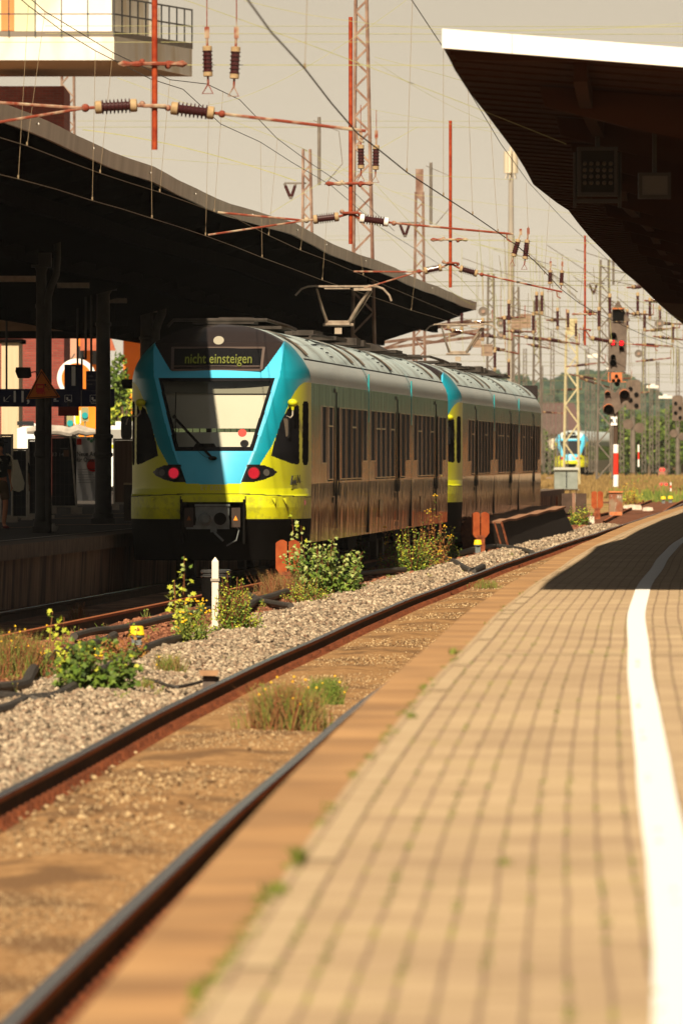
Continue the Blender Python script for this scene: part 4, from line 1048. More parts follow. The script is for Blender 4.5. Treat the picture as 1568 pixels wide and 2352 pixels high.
# signs
def sign_panel(name,px0,py0,px1,py1,Y,label,cat,mtl,d=.12):
    c=P((px0+px1)/2,(py0+py1)/2,Y); w=(px1-px0)*Y/F; h=(py1-py0)*Y/F
    t=empty(name,(c.x,c.y,c.z),label,cat); mb=MB(); mb.box((0,0,0),(w,d,h)); mb.build('panel',mtl,t); return t,w,h,Y/F
t,w,h,q=sign_panel('direction_sign',-30,893,263,934,206,'long blue direction sign reading 11 with an arrow and small pictograms','sign',M['sign_blue'])
cxp=(-30+263)/2; cyp=913.5
def put(txt,px,py,size,par,cx,cy,mtl=M['sign_white'],dy=-.075,**k):
    o=text_mesh('lettering',txt,size,mtl,par,**k); o.location=((px-cx)*q,dy,(cy-py)*q); return o
put('11,',47,912,.30,t,cxp,cyp,bold=.006)
mb=MB()
ax,ay=(17-cxp)*q,(cyp-915)*q
mb.bar((ax+.06,-.065,ay+.06),(ax-.06,-.065,ay-.06),.018,.006); mb.bar((ax-.06,-.065,ay-.06),(ax+.03,-.065,ay-.06),.018,.006); mb.bar((ax-.06,-.065,ay-.06),(ax-.06,-.065,ay+.03),.018,.006)
for (bx,by) in((157,915),(215,915)):
    X,Z=(bx-cxp)*q,(cyp-by)*q; s_=.065
    for a,b in(((-s_,-s_),(s_,-s_)),((s_,-s_),(s_,s_)),((s_,s_),(-s_,s_)),((-s_,s_),(-s_,-s_))): mb.bar((X+a[0],-.065,Z+a[1]),(X+b[0],-.065,Z+b[1]),.009,.006)
    mb.box((X-.02,-.066,Z),(.035,.006,.05)); mb.box((X+.015,-.066,Z-.035),(.06,.006,.025))
X,Z=(129-cxp)*q,(cyp-918)*q; mb.box((X-.02,-.066,Z+.01),(.05,.006,.035)); mb.box((X,-.066,Z-.025),(.10,.006,.016))
mb.build('pictogram',M['sign_white'],t)
mb=MB(); mb.box(((187-cxp)*q,-.066,0),(.022,.01,h)); mb.build('divider',mat('sign_divider',(.20,.19,.18)),t)
put('Polizei',215,926,.04,t,cxp,cyp)
mb=MB()
for px in(15,178): mb.tube([((px-cxp)*q,0,h/2),((px-cxp)*q,0,1.9)],.02,6)
mb.build('hanger',M['steel_col'],t)
t,w,h,q=sign_panel('platform_number_sign',148,837,190,896,203,'dark blue hanging board with a large white 1','sign',M['sign_blue'])
put('1',169,866,.50,t,169,866.5,dy=-.075,bold=.012)
mb=MB(); mb.tube([((197-169)*q,0.0,h/2+.1),((197-169)*q,0,2.2)],.022,6); mb.tube([((188-169)*q,0,h/2),((188-169)*q,0,h/2+.12),((197-169)*q,0,h/2+.12)],.02,6); mb.build('hanger',M['steel_col'],t)
t,w,h,q=sign_panel('train_info_display',198,852,221,897,202,'narrow dark display with faint lettering beside the number 1 board','sign',mat('disp_navy',(.02,.024,.06),rough=.4),d=.3)
for k_,s_ in enumerate(('Info','sechzehn','Gleis 1')): put(s_,209,864+k_*9,.055,t,209.5,874.5,mtl=mat('dim_letters',(.20,.19,.22)),dy=-.16)
mb=MB(); mb.tube([(0,0,h/2),(0,0,2.2)],.022,6); mb.build('hanger',M['steel_col'],t)
t,w,h,q=sign_panel('ticket_sign',134,934,181,955,200,'small red hanging sign under the blue direction sign','sign',mat('dull_red',(.20,.03,.02),rough=.5),d=.1)
mb=MB(); mb.tube([(0,.0,h/2),(0,0,h/2+.1)],.02,6); mb.build('hanger',M['steel_col'],t)
# warning triangle on column one
Yt=c1.y-.28; q=Yt/F; t=empty('warning_sign',(P(98,895,Yt).x,Yt,P(98,895,Yt).z),'orange warning triangle with train and falling figure on the first column','sign')
def tri(pts,y,d,mtl,name):
    mb=MB(); mb.prism([((x-98)*q,(895-y_)*q) for x,y_ in pts],(0,y,0),(1,0,0),(0,0,1),d); return mb.build(name,mtl,t)
tri([(59.5,916.5),(138.5,912),(95,847)],.02,.02,M['sign_orange'],'panel')
mb=MB(); o_=[(64,914),(133.5,910),(95.3,853)]
pp=[Vector(((x-98)*q,-.006,(895-y)*q)) for x,y in o_]
for a,b in((0,1),(1,2),(2,0)): mb.bar(pp[a],pp[b],.030,.012)
mb.build('border',M['black'],t)
mb=MB(); X=lambda x:(x-98)*q; Z=lambda y:(895-y)*q
mb.box((X(92.5),-.008,Z(891)),(19*q,.008,19*q)); mb.box((X(92.5),-.008,Z(902.5)),(15*q,.008,3*q)); mb.bar((X(88),-.008,Z(904)),(X(86),-.008,Z(909)),.008,.004); mb.bar((X(97),-.008,Z(904)),(X(99),-.008,Z(909)),.008,.004)
mb.bar((X(103),-.008,Z(906)),(X(103),-.008,Z(900)),.012,.004); mb.bar((X(103),-.008,Z(900)),(X(115),-.008,Z(900)),.012,.004)
mb.build('train_pictogram',M['sign_red'],t)
mb=MB(); mb.box((X(92.5),-.014,Z(888)),(13*q,.004,6*q)); mb.build('pictogram_window',M['sign_orange'],t)
mb=MB(); mb.disc((X(104),-.008,Z(883.5)),.016,(0,1,0),.006,10)
for a,b in(((105,886),(110,891)),((110,891),(115,888)),((110,891),(112,896)),((112,896),(116,894)),((106,887),(101,890)),((107,888),(111,884))): mb.bar((X(a[0]),-.008,Z(a[1])),(X(b[0]),-.008,Z(b[1])),.016,.004)
mb.build('falling_figure',M['black'],t)
# loudspeakers
for px,py,Y,lab in((55,855,172,'black loudspeaker to the left of the warning triangle'),(295,881,200,'black loudspeaker beside the train left cheek')):
    c=P(px,py,Y); mb=MB(); mb.prism([(-.24,.13),(.20,.13),(.24,-.10),(.16,-.15),(-.18,-.15),(-.26,.02)],(0,0,0),(1,0,0),(0,0,1),.25); 
    if px<100: mb.tube([(.2,.1,0),(.36,.1,.02),(.42,.1,-.08)],.015,5)
    mb.v=[(x*.52,y*.52,z*.62) for x,y,z in mb.v]; o=mb.build('loudspeaker',M['black']); o.location=c; tag(o,lab,'loudspeaker')
c=P(272,742,207); mb=MB(); mb.box((0,0,0),(.36,.2,.09)); mb.tube([(-.08,0,0),(-.08,0,1.6)],.05,6); 
o=mb.build('platform_camera',M['black']); o.location=c; tag(o,'dark hanging camera bar between the two right columns','camera')

# ------------------------------------------------------------------ things behind the columns
def flat(name,px0,py0,px1,py1,Y,mtl,label,cat,depth=3.0,parts=None):
    a=P(px0,py0,Y); b=P(px1,py1,Y); t=empty(name,((a.x+b.x)/2,Y,b.z),label,cat); w=b.x-a.x; h=a.z-b.z
    mb=MB(); mb.box((0,depth/2,h/2),(w,depth,h)); mb.build('wall',mtl,t); return t,w,h
t,w,h=flat('kiosk',3,786,43,1050,322,M['beige_wall'],'beige ribbed wall of a kiosk at the far left','building',4)
mb=MB(); mb.box((0,2,h+.05),(w+.2,4.2,.12)); mb.build('roof',M['under_dark'],t)
t,w,h=flat('orange_house',141,700,243,1040,470,M['orange_wall'],'bright orange house seen between the number 1 board and the middle column','house',8)
mb=MB(); mb.box((-.55,-.06,h-.5),(.6,.2,h*.6)); mb.build('timber_post',mat('pinkish',(.50,.28,.20)),t)
mb=MB(); mb.prism([(-.2,0),(1.35,0),(1.0,.95),(-.2,.95)],(w/2-.9,-.2,h-2.0),(1,0,0),(0,0,1),.8); mb.build('roof',M['roof_tile'],t)
mb=MB(); 
for x in(-.1,.5): mb.box((x,-.03,h-2.2),(.25,.05,.8))
mb.build('window',M['window_dark'],t)
t,w,h=flat('orange_house',283,765,330,1040,480,M['orange_wall'],'orange house half hidden by trees right of the middle column','house',8)
mb=MB(); mb.box((0,2,h+.1),(w+.4,9,.25)); mb.build('roof',mat('grey_slate',(.30,.29,.27),(.36,.35,.33)),t)
# ring sign
c=P(176,868,330); mb=MB(); mb.disc((0,0,0),.60,(0,1,0),.06,40); t=empty('round_sign',c,'round orange sign with a white rim peeking over the number 1 board','sign'); mb.build('rim',M['white_paint'],t); mb=MB(); mb.disc((0,-.04,0),.46,(0,1,0),.06,40); mb.build('face',M['sign_orange'],t); mb=MB(); mb.tube([(0,.05,0),(0,.05,-2.2)],.06,6); mb.build('pole',M['galv'],t)
# scaffold-like steel lines in front of the orange house
mb=MB()
for px in(141,149,153,158): mb.tube([P(px,735,380),P(px,1000,380)],.03,5)
for y_ in(820,850): mb.tube([P(118,y_,380),P(162,y_,380)],.03,5)
mb.tube([P(140,860,380),P(172,812,380)],.03,5); o=mb.build('scaffold',M['mast_grey']); tag(o,'thin steel scaffold in front of the orange house','scaffold')
# pictogram boards (cyan / orange blobs)
for px,py,mt,lab in((161,972,'disc_teal','teal round marker on a post low between the columns'),(195,954,'disc_teal','second teal round marker beside the platform pole')):
    c=P(px,py,310); t=empty('round_marker',c,lab,'sign'); mb=MB(); mb.disc((0,0,0),.09,(0,1,0),.03,18); mb.build('disc',mat(mt,(.02,.30,.32)),t); mb=MB(); mb.box((0,.05,.03),(.20,.04,.42)); mb.tube([(0,.08,0),(0,.08,-1.2)],.03,6); mb.build('board',mat('olive_board',(.30,.28,.14)),t)
c=P(178,963,305); t=empty('arrow_sign',c,'yellow downward arrow sign with a white border','sign'); mb=MB(); mb.prism([(-.10,.25),(.10,.25),(.10,-.10),(0,-.26),(-.10,-.10)],(0,0,0),(1,0,0),(0,0,1),.03); mb.build('border',M['white_paint'],t); mb=MB(); mb.prism([(-.06,.25),(.06,.25),(.06,-.08),(0,-.19),(-.06,-.08)],(0,-.035,0),(1,0,0),(0,0,1),.03); mb.build('face',M['yellow'],t)
# bus
a=P(250,893,390); b=P(330,1000,390); t=empty('parked_bus',((a.x+b.x)/2,390,.1),'white bus with a lime stripe behind the middle column','bus'); w=b.x-a.x
mb=MB(); mb.box((0,1.2,1.75),(w,2.4,2.6)); mb.box((.05,1.2,3.12),(w*.7,2.0,.16)); mb.build('body',M['white_paint'],t)
mb=MB(); mb.box((0,-.02,3.58-.9),(w*.98,.03,.45)); mb.build('window',mat('bus_window',(.30,.29,.27),rough=.3),t); mb=MB(); mb.box((0,-.02,2.30),(w*.99,.03,.12)); mb.build('stripe',M['yellow_low'],t)
mb=MB(); mb.tube([(-.3,-.05,.45),(-.3,.3,.45)],.45,18); mb.build('wheel',M['black'],t)
# white sheeted bale and vehicle roof
c=P(152,990,300); mb=MB(); pts=[c+Vector((x*.24-1.1,0,.05*math.sin(x*2.3))) for x in range(9)]
mb.tube([p+Vector((0,0,0)) for p in pts],[.08,.12,.14,.15,.15,.16,.15,.13,.08],10); o=mb.build('white_tarpaulin_roll',mat('sheet_white',(.30,.27,.23),(.42,.38,.33),scale=6)); tag(o,'crumpled white plastic sheeting heaped on the dark fence','tarpaulin')
c=P(62,980,320); t=empty('white_van',(c.x,320,1.0),'white van roof showing above the fence at the left','van'); mb=MB(); mb.prism([(-.25,-1),(.35,-1),(.35,.05),(.25,.10),(.05,.02),(-.1,.0),(-.25,-.06)],(0,0,c.z-1.0),(1,0,0),(0,0,1),1.5); mb.build('body',M['white_paint'],t); mb=MB(); mb.box((.0,-1.52,c.z-.90),(.5,.02,.12)); mb.build('window',M['window_dark'],t)
# fence panels on the platform
def fence(px0,py0,px1,py1,Y,label,mtl,skew=0,bars=True):
    a=P(px0,py0,Y); b=P(px1,py1,Y); t=empty('site_fence',((a.x+b.x)/2,Y,b.z),label,'fence','temporary fence panels on the left platform'); w=b.x-a.x; h=a.z-b.z
    mb=MB(); mb.box((0,.03,h/2),(w*.97,.015,h*.94)); mb.build('cloth',mtl,t)
    mb=MB()
    for x in(-w/2,w/2): mb.tube([(x,0,0),(x+skew,0,h)],.022,6)
    for z in(.04,h-.02): mb.tube([(-w/2,0,z),(w/2,0,z)],.02,6)
    mb.build('frame',M['galv'],t)
    if bars:
        mb=MB()
        for i in range(1,int(w/.09)): mb.box((-w/2+i*.09,-.005,h/2),(.006,.006,h*.96))
        for i in range(1,6): mb.box((0,-.012,h*i/6),(w,.006,.006))
        mb.build('mesh',mat('fence_wire',(.07,.068,.065),rough=.5),t)['kind']='stuff'
    mb=MB(); 
    for x in(-w/2,w/2): mb.box((x,0,-.04),(.22,.5,.13))
    mb.build('foot_block',M['concrete'],t)
    return t,w,h,Y/F
fence(2,997,28,1190,205,'narrow blue grey corrugated fence strip at the left edge',mat('corr_blue',(.05,.06,.08),(.08,.09,.11),scale=20,stretch=(6,1,.2)))
fence(28,1030,62,1192,212,'dark fence panel behind the waiting people',M['fence_cloth'])
t,w,h,q=fence(66,1008,112,1186,216,'dark fence panel behind the first column',M['fence_cloth'])
t,w,h,q=fence(118,1001,176,1168,220,'black fence panel with a cardboard sign and the numbers 13 14',M['fence_cloth'],skew=-.12)
mb=MB(); mb.box(((152-147)*q,-.03,h-(1041-1001)*q),(12*q,.02,15*q)); mb.build('cardboard',mat('cardboard',(.14,.07,.04)),t)
o=text_mesh('lettering','13 14',.11,mat('dim_white',(.28,.27,.25)),t); o.location=((133-147)*q,-.03,h-(1044-1001)*q)
mb=MB(); mb.bar(((138-147)*q,-.03,h-(1030-1001)*q),((155-147)*q,-.03,h-(1030-1001)*q),.02,.006); mb.build('arrow',MATS['dim_white'],t)
# banner
a=P(173,1003,222); b=P(223,1150,222); t=empty('construction_banner',((a.x+b.x)/2,222,b.z),'white banner with black heading and a red round seal between the columns','banner'); w=b.x-a.x; h=a.z-b.z; q=222/F
mb=MB(); nx,nz=10,16
vs=[(-w/2+w*i/nx+.04*(j/nz)*0,-.02+.035*math.sin(i*1.3+j*.5)+.02*math.sin(j*.9),h*j/nz+(.03 if (i==0 and j>12) else 0)) for j in range(nz+1) for i in range(nx+1)]
mb.add(vs,[(j*(nx+1)+i,j*(nx+1)+i+1,(j+1)*(nx+1)+i+1,(j+1)*(nx+1)+i) for j in range(nz) for i in range(nx)]); mb.build('cloth',M['banner'],t,smooth=True)
bl=mat('ink_black',(.03,.03,.03)); 
for k_,(s_,sz) in enumerate((('Neue Anzeige',.135),('für Osnabrück.',.125))):
    o=text_mesh('lettering',s_,sz,bl,t,align='LEFT',bold=.002,width=.60); o.location=(-w/2+.03,-.09,h-(1048+13*k_-1003-5)*q)
mb=MB()
for k_ in range(6):
    zz_=h-(1078+6*k_-1003)*q; mb.box((-w/2+.05+.2-.02*(k_%3),-.088,zz_),(.40-.04*(k_%3),.004,.012))
mb.build('small_print',mat('ink_grey',(.38,.36,.34)),t)
mb=MB(); mb.disc(((214-198)*q,-.085,h-(1069-1003)*q),.13,(0,1,0),.01,24); mb.box((-w/2+.08,-.085,h-.10),(.10,.01,.13)); mb.build('red_seal',M['sign_red'],t)
mb=MB()
for i in range(5): mb.disc((.05+i*.06,-.085,h-.05-.04*(i%2)),.035,(0,1,0),.008,7)
for i in range(4): mb.disc((.24+.01*i,-.085,.25+.07*i),.035,(0,1,0),.008,7)
mb.build('printed_leaf',mat('print_green',(.10,.30,.16)),t)
mb=MB(); mb.tube([(-w/2-.05,0,-.12),(-w/2-.05,0,h+.05)],.02,6); mb.tube([(w/2,.05,-.1),(w/2,.05,h)],.02,6); mb.build('post',M['galv'],t)
t,w,h,q=fence(262,1007,306,1160,232,'brown timber board fence left of the train nose',M['wood_panel'],bars=False)
# litter bin
a=P(286,1104,210); mb=MB(); c=P(296,1183,210); t=empty('litter_bin',(c.x,210,.76),'dark litter bin lettered Abfall beside the train','bin'); mb.box((0,0,.35),(.19,.3,.70)); mb.build('body',mat('bin_dark',(.05,.035,.025),rough=.6),t)
mb=MB(); mb.box((0,0,.72),(.20,.32,.04)); mb.build('lid',M['cap_beige'],t)
o=text_mesh('lettering','Abfall',.10,mat('bin_letters',(.012,.01,.01)),t,ext=.002); o.location=(.02,-.155,.32); o.rotation_euler=(0,-R(90),0)
# plastic bags
for px,py,Y,sx,lab in((122,1220,176,.10,'small crumpled white bag at the foot of the first column, right side'),(88,1223,175,.07,'tiny white scrap at the foot of the first column, left side')):
    c=G(px,py,.76); mb=MB(); mb.sphere((0,0,sx*.45),(sx*.9,sx*.6,sx*.7),8,6); 
    mb.v=[(x*(1+.25*math.sin(i*2.1)),y,z*(1+.2*math.sin(i*3.7))) for i,(x,y,z) in enumerate(mb.v)]
    o=mb.build('plastic_bag',mat('bag_white',(.34,.31,.27),rough=.6)); o.location=(c.x,c.y,.76); tag(o,lab,'bag')
# sun through the canopy gaps, painted on the platform as pale strips
for i,(py0,py1,x0,x1) in enumerate(((1213,1210,0,92),(1206,1204,100,330),(1192,1189,0,300),(1184,1178,140,320))):
    z=.768+.002*i; a=G(x0,py0,z); b=G(x1,py1,z); mb=MB(); d=Vector((0,1.0,0)); mb.add([a,b,b+d,a+d],[(0,1,2,3)]); o=mb.build('painted_sun_stripe',mat('sun_stripe_tan',(.42,.25,.15),(.34,.2,.12),rough=.8,scale=3)); o['kind']='structure'
# ------------------------------------------------------------------ people
def skinmesh(name,verts,edges,mtl,parent,sub_=2):
    me=bpy.data.meshes.new(name); me.from_pydata([v[:3] for v in verts],edges,[]); me.update()
    o=bpy.data.objects.new(name,me); col.objects.link(o)
    me.materials.append(mtl)
    sk=o.modifiers.new('s','SKIN'); 
    if not me.skin_vertices: bpy.context.view_layer.update()
    lay=me.skin_vertices[0].data if me.skin_vertices else None
    for i,v in enumerate(verts):
        r=v[3]; rr=(r,r) if not isinstance(r,tuple) else r
        lay[i].radius=rr; lay[i].use_root=(i==0)
    sb=o.modifiers.new('b','SUBSURF'); sb.levels=sub_; sb.render_levels=sub_
    bpy.context.view_layer.update()
    dg=bpy.context.evaluated_depsgraph_get(); m2=bpy.data.meshes.new_from_object(o.evaluated_get(dg)); m2.name=name
    m2.materials.clear(); m2.materials.append(mtl)
    m2.polygons.foreach_set('use_smooth',[True]*len(m2.polygons))
    bpy.data.objects.remove(o); n=bpy.data.objects.new(name,m2); col.objects.link(n); n.parent=parent
    return n
def make_person(loc,rz,label,skin,shirt,shorts,shoe,bag=None,H=1.62,bare=True,hat=False):
    t=empty('person',loc,label,'person',rz=rz); k=H/1.70
    def S(l): return [(x*k,y*k,z*k,(r*k if not isinstance(r,tuple) else (r[0]*k,r[1]*k))) for x,y,z,r in l]
    # facing -y ; one continuous body
    v=[(0,0,.93,(.15,.11)),(0,0,1.10,(.135,.10)),(0,.0,1.28,(.16,.11)),(0,.01,1.40,(.10,.08)),(0,0,1.47,(.05,.055)),(0,-.015,1.56,(.072,.088)),(0,-.01,1.66,(.062,.075)),
       (-.09,0,.88,.085),(-.10,-.01,.50,.058),(-.10,.02,.30,.055),(-.10,.03,.10,.036),(-.10,-.02,.045,.036),(-.10,-.14,.03,.030),
       (.09,0,.88,.085),(.11,-.06,.50,.058),(.12,.0,.30,.055),(.12,.06,.10,.036),(.12,.0,.045,.036),(.12,-.12,.03,.030),
       (-.17,0,1.38,.055),(-.22,.02,1.12,.040),(-.22,-.06,.88,.028),(-.22,-.08,.82,.022),
       (.17,0,1.38,.055),(.23,.03,1.12,.040),(.23,-.07,.90,.028),(.23,-.09,.84,.022)]
    e=[(0,1),(1,2),(2,3),(3,4),(4,5),(5,6),(0,7),(7,8),(8,9),(9,10),(10,11),(11,12),(0,13),(13,14),(14,15),(15,16),(16,17),(17,18),(3,19),(19,20),(20,21),(21,22),(3,23),(23,24),(24,25),(25,26)]
    n=len(v)
    for s_,b in((-1,22),(1,26)):
        bx,by,bz=v[b][:3]
        for f,(dx,L) in enumerate(((-.024,.060),(-.008,.070),(.008,.068),(.024,.056))):
            v.append((bx+dx*.3,by+dx,bz-.04,.009)); v.append((bx+dx*.3-.008*s_,by+dx,bz-.04-L*.55,.008)); v.append((bx-.022*s_,by+dx,bz-.04-L,.007)); e+=[(b,n),(n,n+1),(n+1,n+2)]; n+=3
        v.append((bx,by-.035,bz-.02,.010)); v.append((bx-.01*s_,by-.05,bz-.06,.008)); e+=[(b,n),(n,n+1)]; n+=2
    skinmesh('body',S(v),e,skin,t)
    # shirt
    v=[(0,0,.96,(.185,.145)),(0,0,1.12,(.165,.13)),(0,0,1.30,(.185,.135)),(0,.01,1.41,(.12,.095)),(-.18,0,1.38,.075),(-.235,.02,1.15,.066),(.18,0,1.38,.075),(.24,.02,1.15,.066)]
    skinmesh('shirt',S(v),[(0,1),(1,2),(2,3),(2,4),(4,5),(2,6),(6,7)],shirt,t)
    v=[(0,0,.98,(.165,.13)),(0,0,.86,(.17,.13)),(-.095,0,.76,.108),(-.10,-.01,.54,.098),(.095,-.02,.76,.108),(.11,-.05,.54,.098)]
    skinmesh('shorts',S(v),[(0,1),(1,2),(2,3),(1,4),(4,5)],shorts,t)
    mb=MB(); mb.sphere((0,.015*k,1.655*k),(.098*k,.108*k,.095*k),14,9); mb.sphere((0,.05*k,1.58*k),(.088*k,.07*k,.10*k),12,8); h=mb.build('hair',M['hair'],t,smooth=True)
    if hat:
        mb=MB(); mb.lathe((0,0,1.69*k),(0,0,1.79*k),[(0,.17*k),(.12,.17*k),(.14,.10*k),(.9,.085*k),(1,.04*k)],16); mb.build('hat',M['shirt_dark'],t,smooth=True)
    mb=MB(); 
    for s_ in(-1,1): mb.sphere((s_*.030*k,-.092*k,1.60*k),.010*k,6,4)
    mb.build('eyes',M['black'],h)
    mb=MB(); mb.sphere((0,-.105*k,1.57*k),(.014*k,.02*k,.022*k),8,6); mb.build('nose',skin,h); mb=MB(); mb.box((0,-.095*k,1.525*k),(.04*k,.008,.008)); mb.build('mouth',M['shoe_red'],h)
    for s_,dy in((-1,0),(1,.0)):
        mb=MB(); x=(-.10 if s_<0 else .12)*k; mb.sphere((x,-.055*k,.028*k),(.050*k,.135*k,.030*k),12,6); mb.build('shoe',shoe,t,smooth=True)
    if bag:
        b=empty('tote_bag',loc,bag,'bag',rz=rz); mb=MB()
        pts=[(-.05,.42),(.03,.42),(.12,.16),(.17,.02),(.15,-.10),(.06,-.14),(-.07,-.10),(-.08,.05),(-.05,.25)]
        mb.prism([(x*.95,z) for x,z in pts],(.30*k,-.02,.88*k),(1,0,0),(0,0,1),.10); mb.build('bag_body',M['tote'],b)
        mb=MB(); mb.tube([(.27,-.05,1.28*k),(.20,-.06,1.42*k),(.15,-.02,1.47*k)],.012,6); mb.tube([(.30,.0,1.28*k),(.22,.08,1.40*k),(.15,.04,1.47*k)],.012,6); mb.build('strap',M['tote'],b)
    return t
c=G(17,1214,.76)
make_person((c.x-.14,c.y,.76),R(25),'person in a patterned dark shirt, brown shorts and red sandals standing at the left edge',M['skin'],M['shirt'],M['shorts'],M['shoe_red'],bag='cream tote bag hanging from the shoulder of the person at left',H=1.50,hat=True)
skd=mat('skin_shade',(.16,.09,.06),rough=.7)  # darker copy of the skin, shade put into its colour
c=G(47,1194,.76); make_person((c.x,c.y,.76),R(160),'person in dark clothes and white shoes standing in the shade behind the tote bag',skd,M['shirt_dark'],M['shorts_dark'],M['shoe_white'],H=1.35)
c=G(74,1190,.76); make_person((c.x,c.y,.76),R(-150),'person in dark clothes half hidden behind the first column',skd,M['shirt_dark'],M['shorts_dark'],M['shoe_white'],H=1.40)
# ------------------------------------------------------------------ overhead line
def insulator(p,q,parent,caps=None,n=8,R_=.085,name='insulator'):
    """ribbed insulator from p to q"""
    p=Vector(p); q=Vector(q); L=(q-p).length
    pr=[(.16,.035)]
    for i in range(n):
        t=.18+.64*i/(n-1) if n>1 else .5
        pr+= [(t-.030,.046),(t-.012,R_*.92),(t+.010,R_*.92),(t+.020,.046)]
    pr.append((.84,.035)); pr=sorted(pr,key=lambda a:a[0])
    mb=MB(); mb.lathe(p,q,pr,12); a=mb.build(name,M['porcelain'],parent,smooth=True)
    mb=MB(); k=R_*.82
    mb.lathe(p,q,[(0,k*.8),(.02,k),(.155,k),(.17,k*.6)],12); mb.lathe(p,q,[(.83,k*.6),(.845,k),(.98,k),(1,k*.8)],12)
    mb.build_each('end_cap',caps or M['cap_beige'],a,smooth=True)
    return a
def wire(mb,pts,r,n=5): mb.tube(pts,r,n)
def lin(a,b,n=8,sagm=0.0):
    a=Vector(a); b=Vector(b); return [a.lerp(b,i/n)+Vector((0,0,-sagm*4*(i/n)*(1-i/n))) for i in range(n+1)]
def headspan(Y,px,ptop,pbot,label,left=None,right=None,lcap=None,rcap=None,wl=None,wr=None,small=True):
    s=F/Y; t=empty('drop_post',P(px,ptop,Y),label,'catenary post','red drop posts of the overhead line'); o=Vector(t.location)
    L=lambda x,y: P(x,y,Y)-o
    rr=.031
    mb=MB(); mb.tube([L(px,ptop),L(px,pbot)],rr,10); mb.build('tube',M['rust_tube'],t,smooth=True)
    zj=2+3.66; yj=HY-3.66*s
    mb=MB()
    for yy in(HY-4.1*s,yj): mb.box(L(px,yy),(.09,.09,.045)); mb.tube([L(px,yy)+Vector((-.12,-.05,0)),L(px,yy)+Vector((.12,-.05,0))],.02,6); mb.sphere(L(px,yy)+Vector((-.13,0,.02)),.035,6,5); mb.sphere(L(px,yy)+Vector((.14,0,-.02)),.035,6,5)
    mb.lathe(L(px+.1*s,HY-4.1*s),L(px+.34*s,HY-4.1*s),[(0,.02),(.2,.035),(.5,.022),(.8,.04),(1,.01)],7); mb.lathe(L(px-.12*s,HY-4.1*s),L(px-.38*s,HY-4.1*s),[(0,.02),(.2,.035),(.5,.022),(.8,.04),(1,.01)],7)
    mb.build('clamp',M['rust_arm'],t)
    if left:
        (x1,y1),(x2,y2),arms=left; insulator(L(x1,y1),L(x2,y2),t,lcap)
        mb=MB(); mb.tube([L(px,yj),L(x1,y1)],.02,6)
        for k_,(xa,ya) in enumerate(arms): mb.tube([L(x2,y2),L(x2-.12*s,y2+2),L(xa,ya)],.015 if k_ else .017,6)
        mb.sphere(L(x2-.10*s,y2+1),.045,8,6); mb.build('registration_arm',M['rust_arm'],t,smooth=True)
    if right:
        (x1,y1),(x2,y2),(xa,ya)=right; insulator(L(x1,y1),L(x2,y2),t,rcap)
        mb=MB(); mb.tube([L(px,yj),L(x1,y1)],.02,6); mb.tube([L(x2,y2),L(x2+.1*s,y2+2),L(xa,ya)],.017,6); mb.sphere(L(x2+.08*s,y2+2),.04,8,6)
        mb.tube([L(xa-.10*s,ya-2),L(xa-.09*s,ya+.17*s*.5),L(xa-.02*s,ya+.12*s)],.012,5)
        mb.build('registration_arm',M['rust_arm'],t,smooth=True)
    # cross wires
    if wl is not None:
        for H,r,mt,lab in((4.10,.010,'wire_green','lower'),(4.33,.008,'wire_green','upper')):
            mb=MB(); wire(mb,lin((wl,Y,2+H),(wr,Y,2+H-.02),10),r); mb.build('span_wire',M[mt],t)
    return t
wR=9.0
headspan(112,355,-60,343,'nearest red drop post, hanging at the top left in front of the signal box',
  ((315,241),(218,246),[(-60,231),(-60,289)]),((392,247),(492,259),(840,300)),wl=-6,wr=9)
headspan(161,805,38,560,'tall red drop post in front of the lattice mast above the canopy',
  ((778,497),(719,504),[(500,487),(478,539)]),((826,501),(892,510),(1178,537)),rcap=M['cap_white'],wl=-9,wr=12)
headspan(202.5,1034,276,660,'red drop post above the tip of the left canopy',
  ((1014,614),(974,622),[(812,623),(835,662)]),((1055,616),(1096,628),(1290,670)),wl=-12,wr=16)
headspan(308,1343,540,793,'distant red drop post left of the right canopy edge',
  None,((1356,776),(1406,785),(1512,796)),wl=-8,wr=22)
# vertical insulator pairs
def vins(pairs,Y,label):
    t=empty('suspension_insulator',P(pairs[0][0],pairs[0][1],Y),label,'insulator','hanging insulators of the overhead line'); o=Vector(t.location); s=F/Y
    for (x1,y1,x2,y2,top) in pairs:
        a=P(x1,y1,Y)-o; b=P(x2,y2,Y)-o; d=b-a; insulator(a+d*.28,a+d*.86,t,R_=.062,n=6)
        mb=MB(); mb.tube([P(x1-(0),top,Y)-o,a],.006,5); mb.box(a+d*.03,(.05,.03,.12)); mb.tube([a,a+d*.28],.014,6); mb.tube([a+d*.86,b],.012,6)
        mb.tube([b,b+Vector((.05,0,-.10)),b+Vector((-.06,0,-.10)),b],.008,4); mb.build('link',M['rust_arm'],t)
    return t
vins([(475,70,478,192,-40),(543,70,537,198,-40)],112,'pair of ribbed insulators hanging right of the nearest red drop post')
vins([(828,305,829,400,240),(864,305,862,403,252)],161,'pair of ribbed insulators hanging beside the second drop post')
vins([(1196,530,1176,598,525),(1213,528,1204,606,520)],202,'slanted pair of insulators near the tall grey pole')
vins([(1264,604,1262,660,590),(1291,604,1288,663,590)],255,'small pair of insulators right of the tall grey pole')
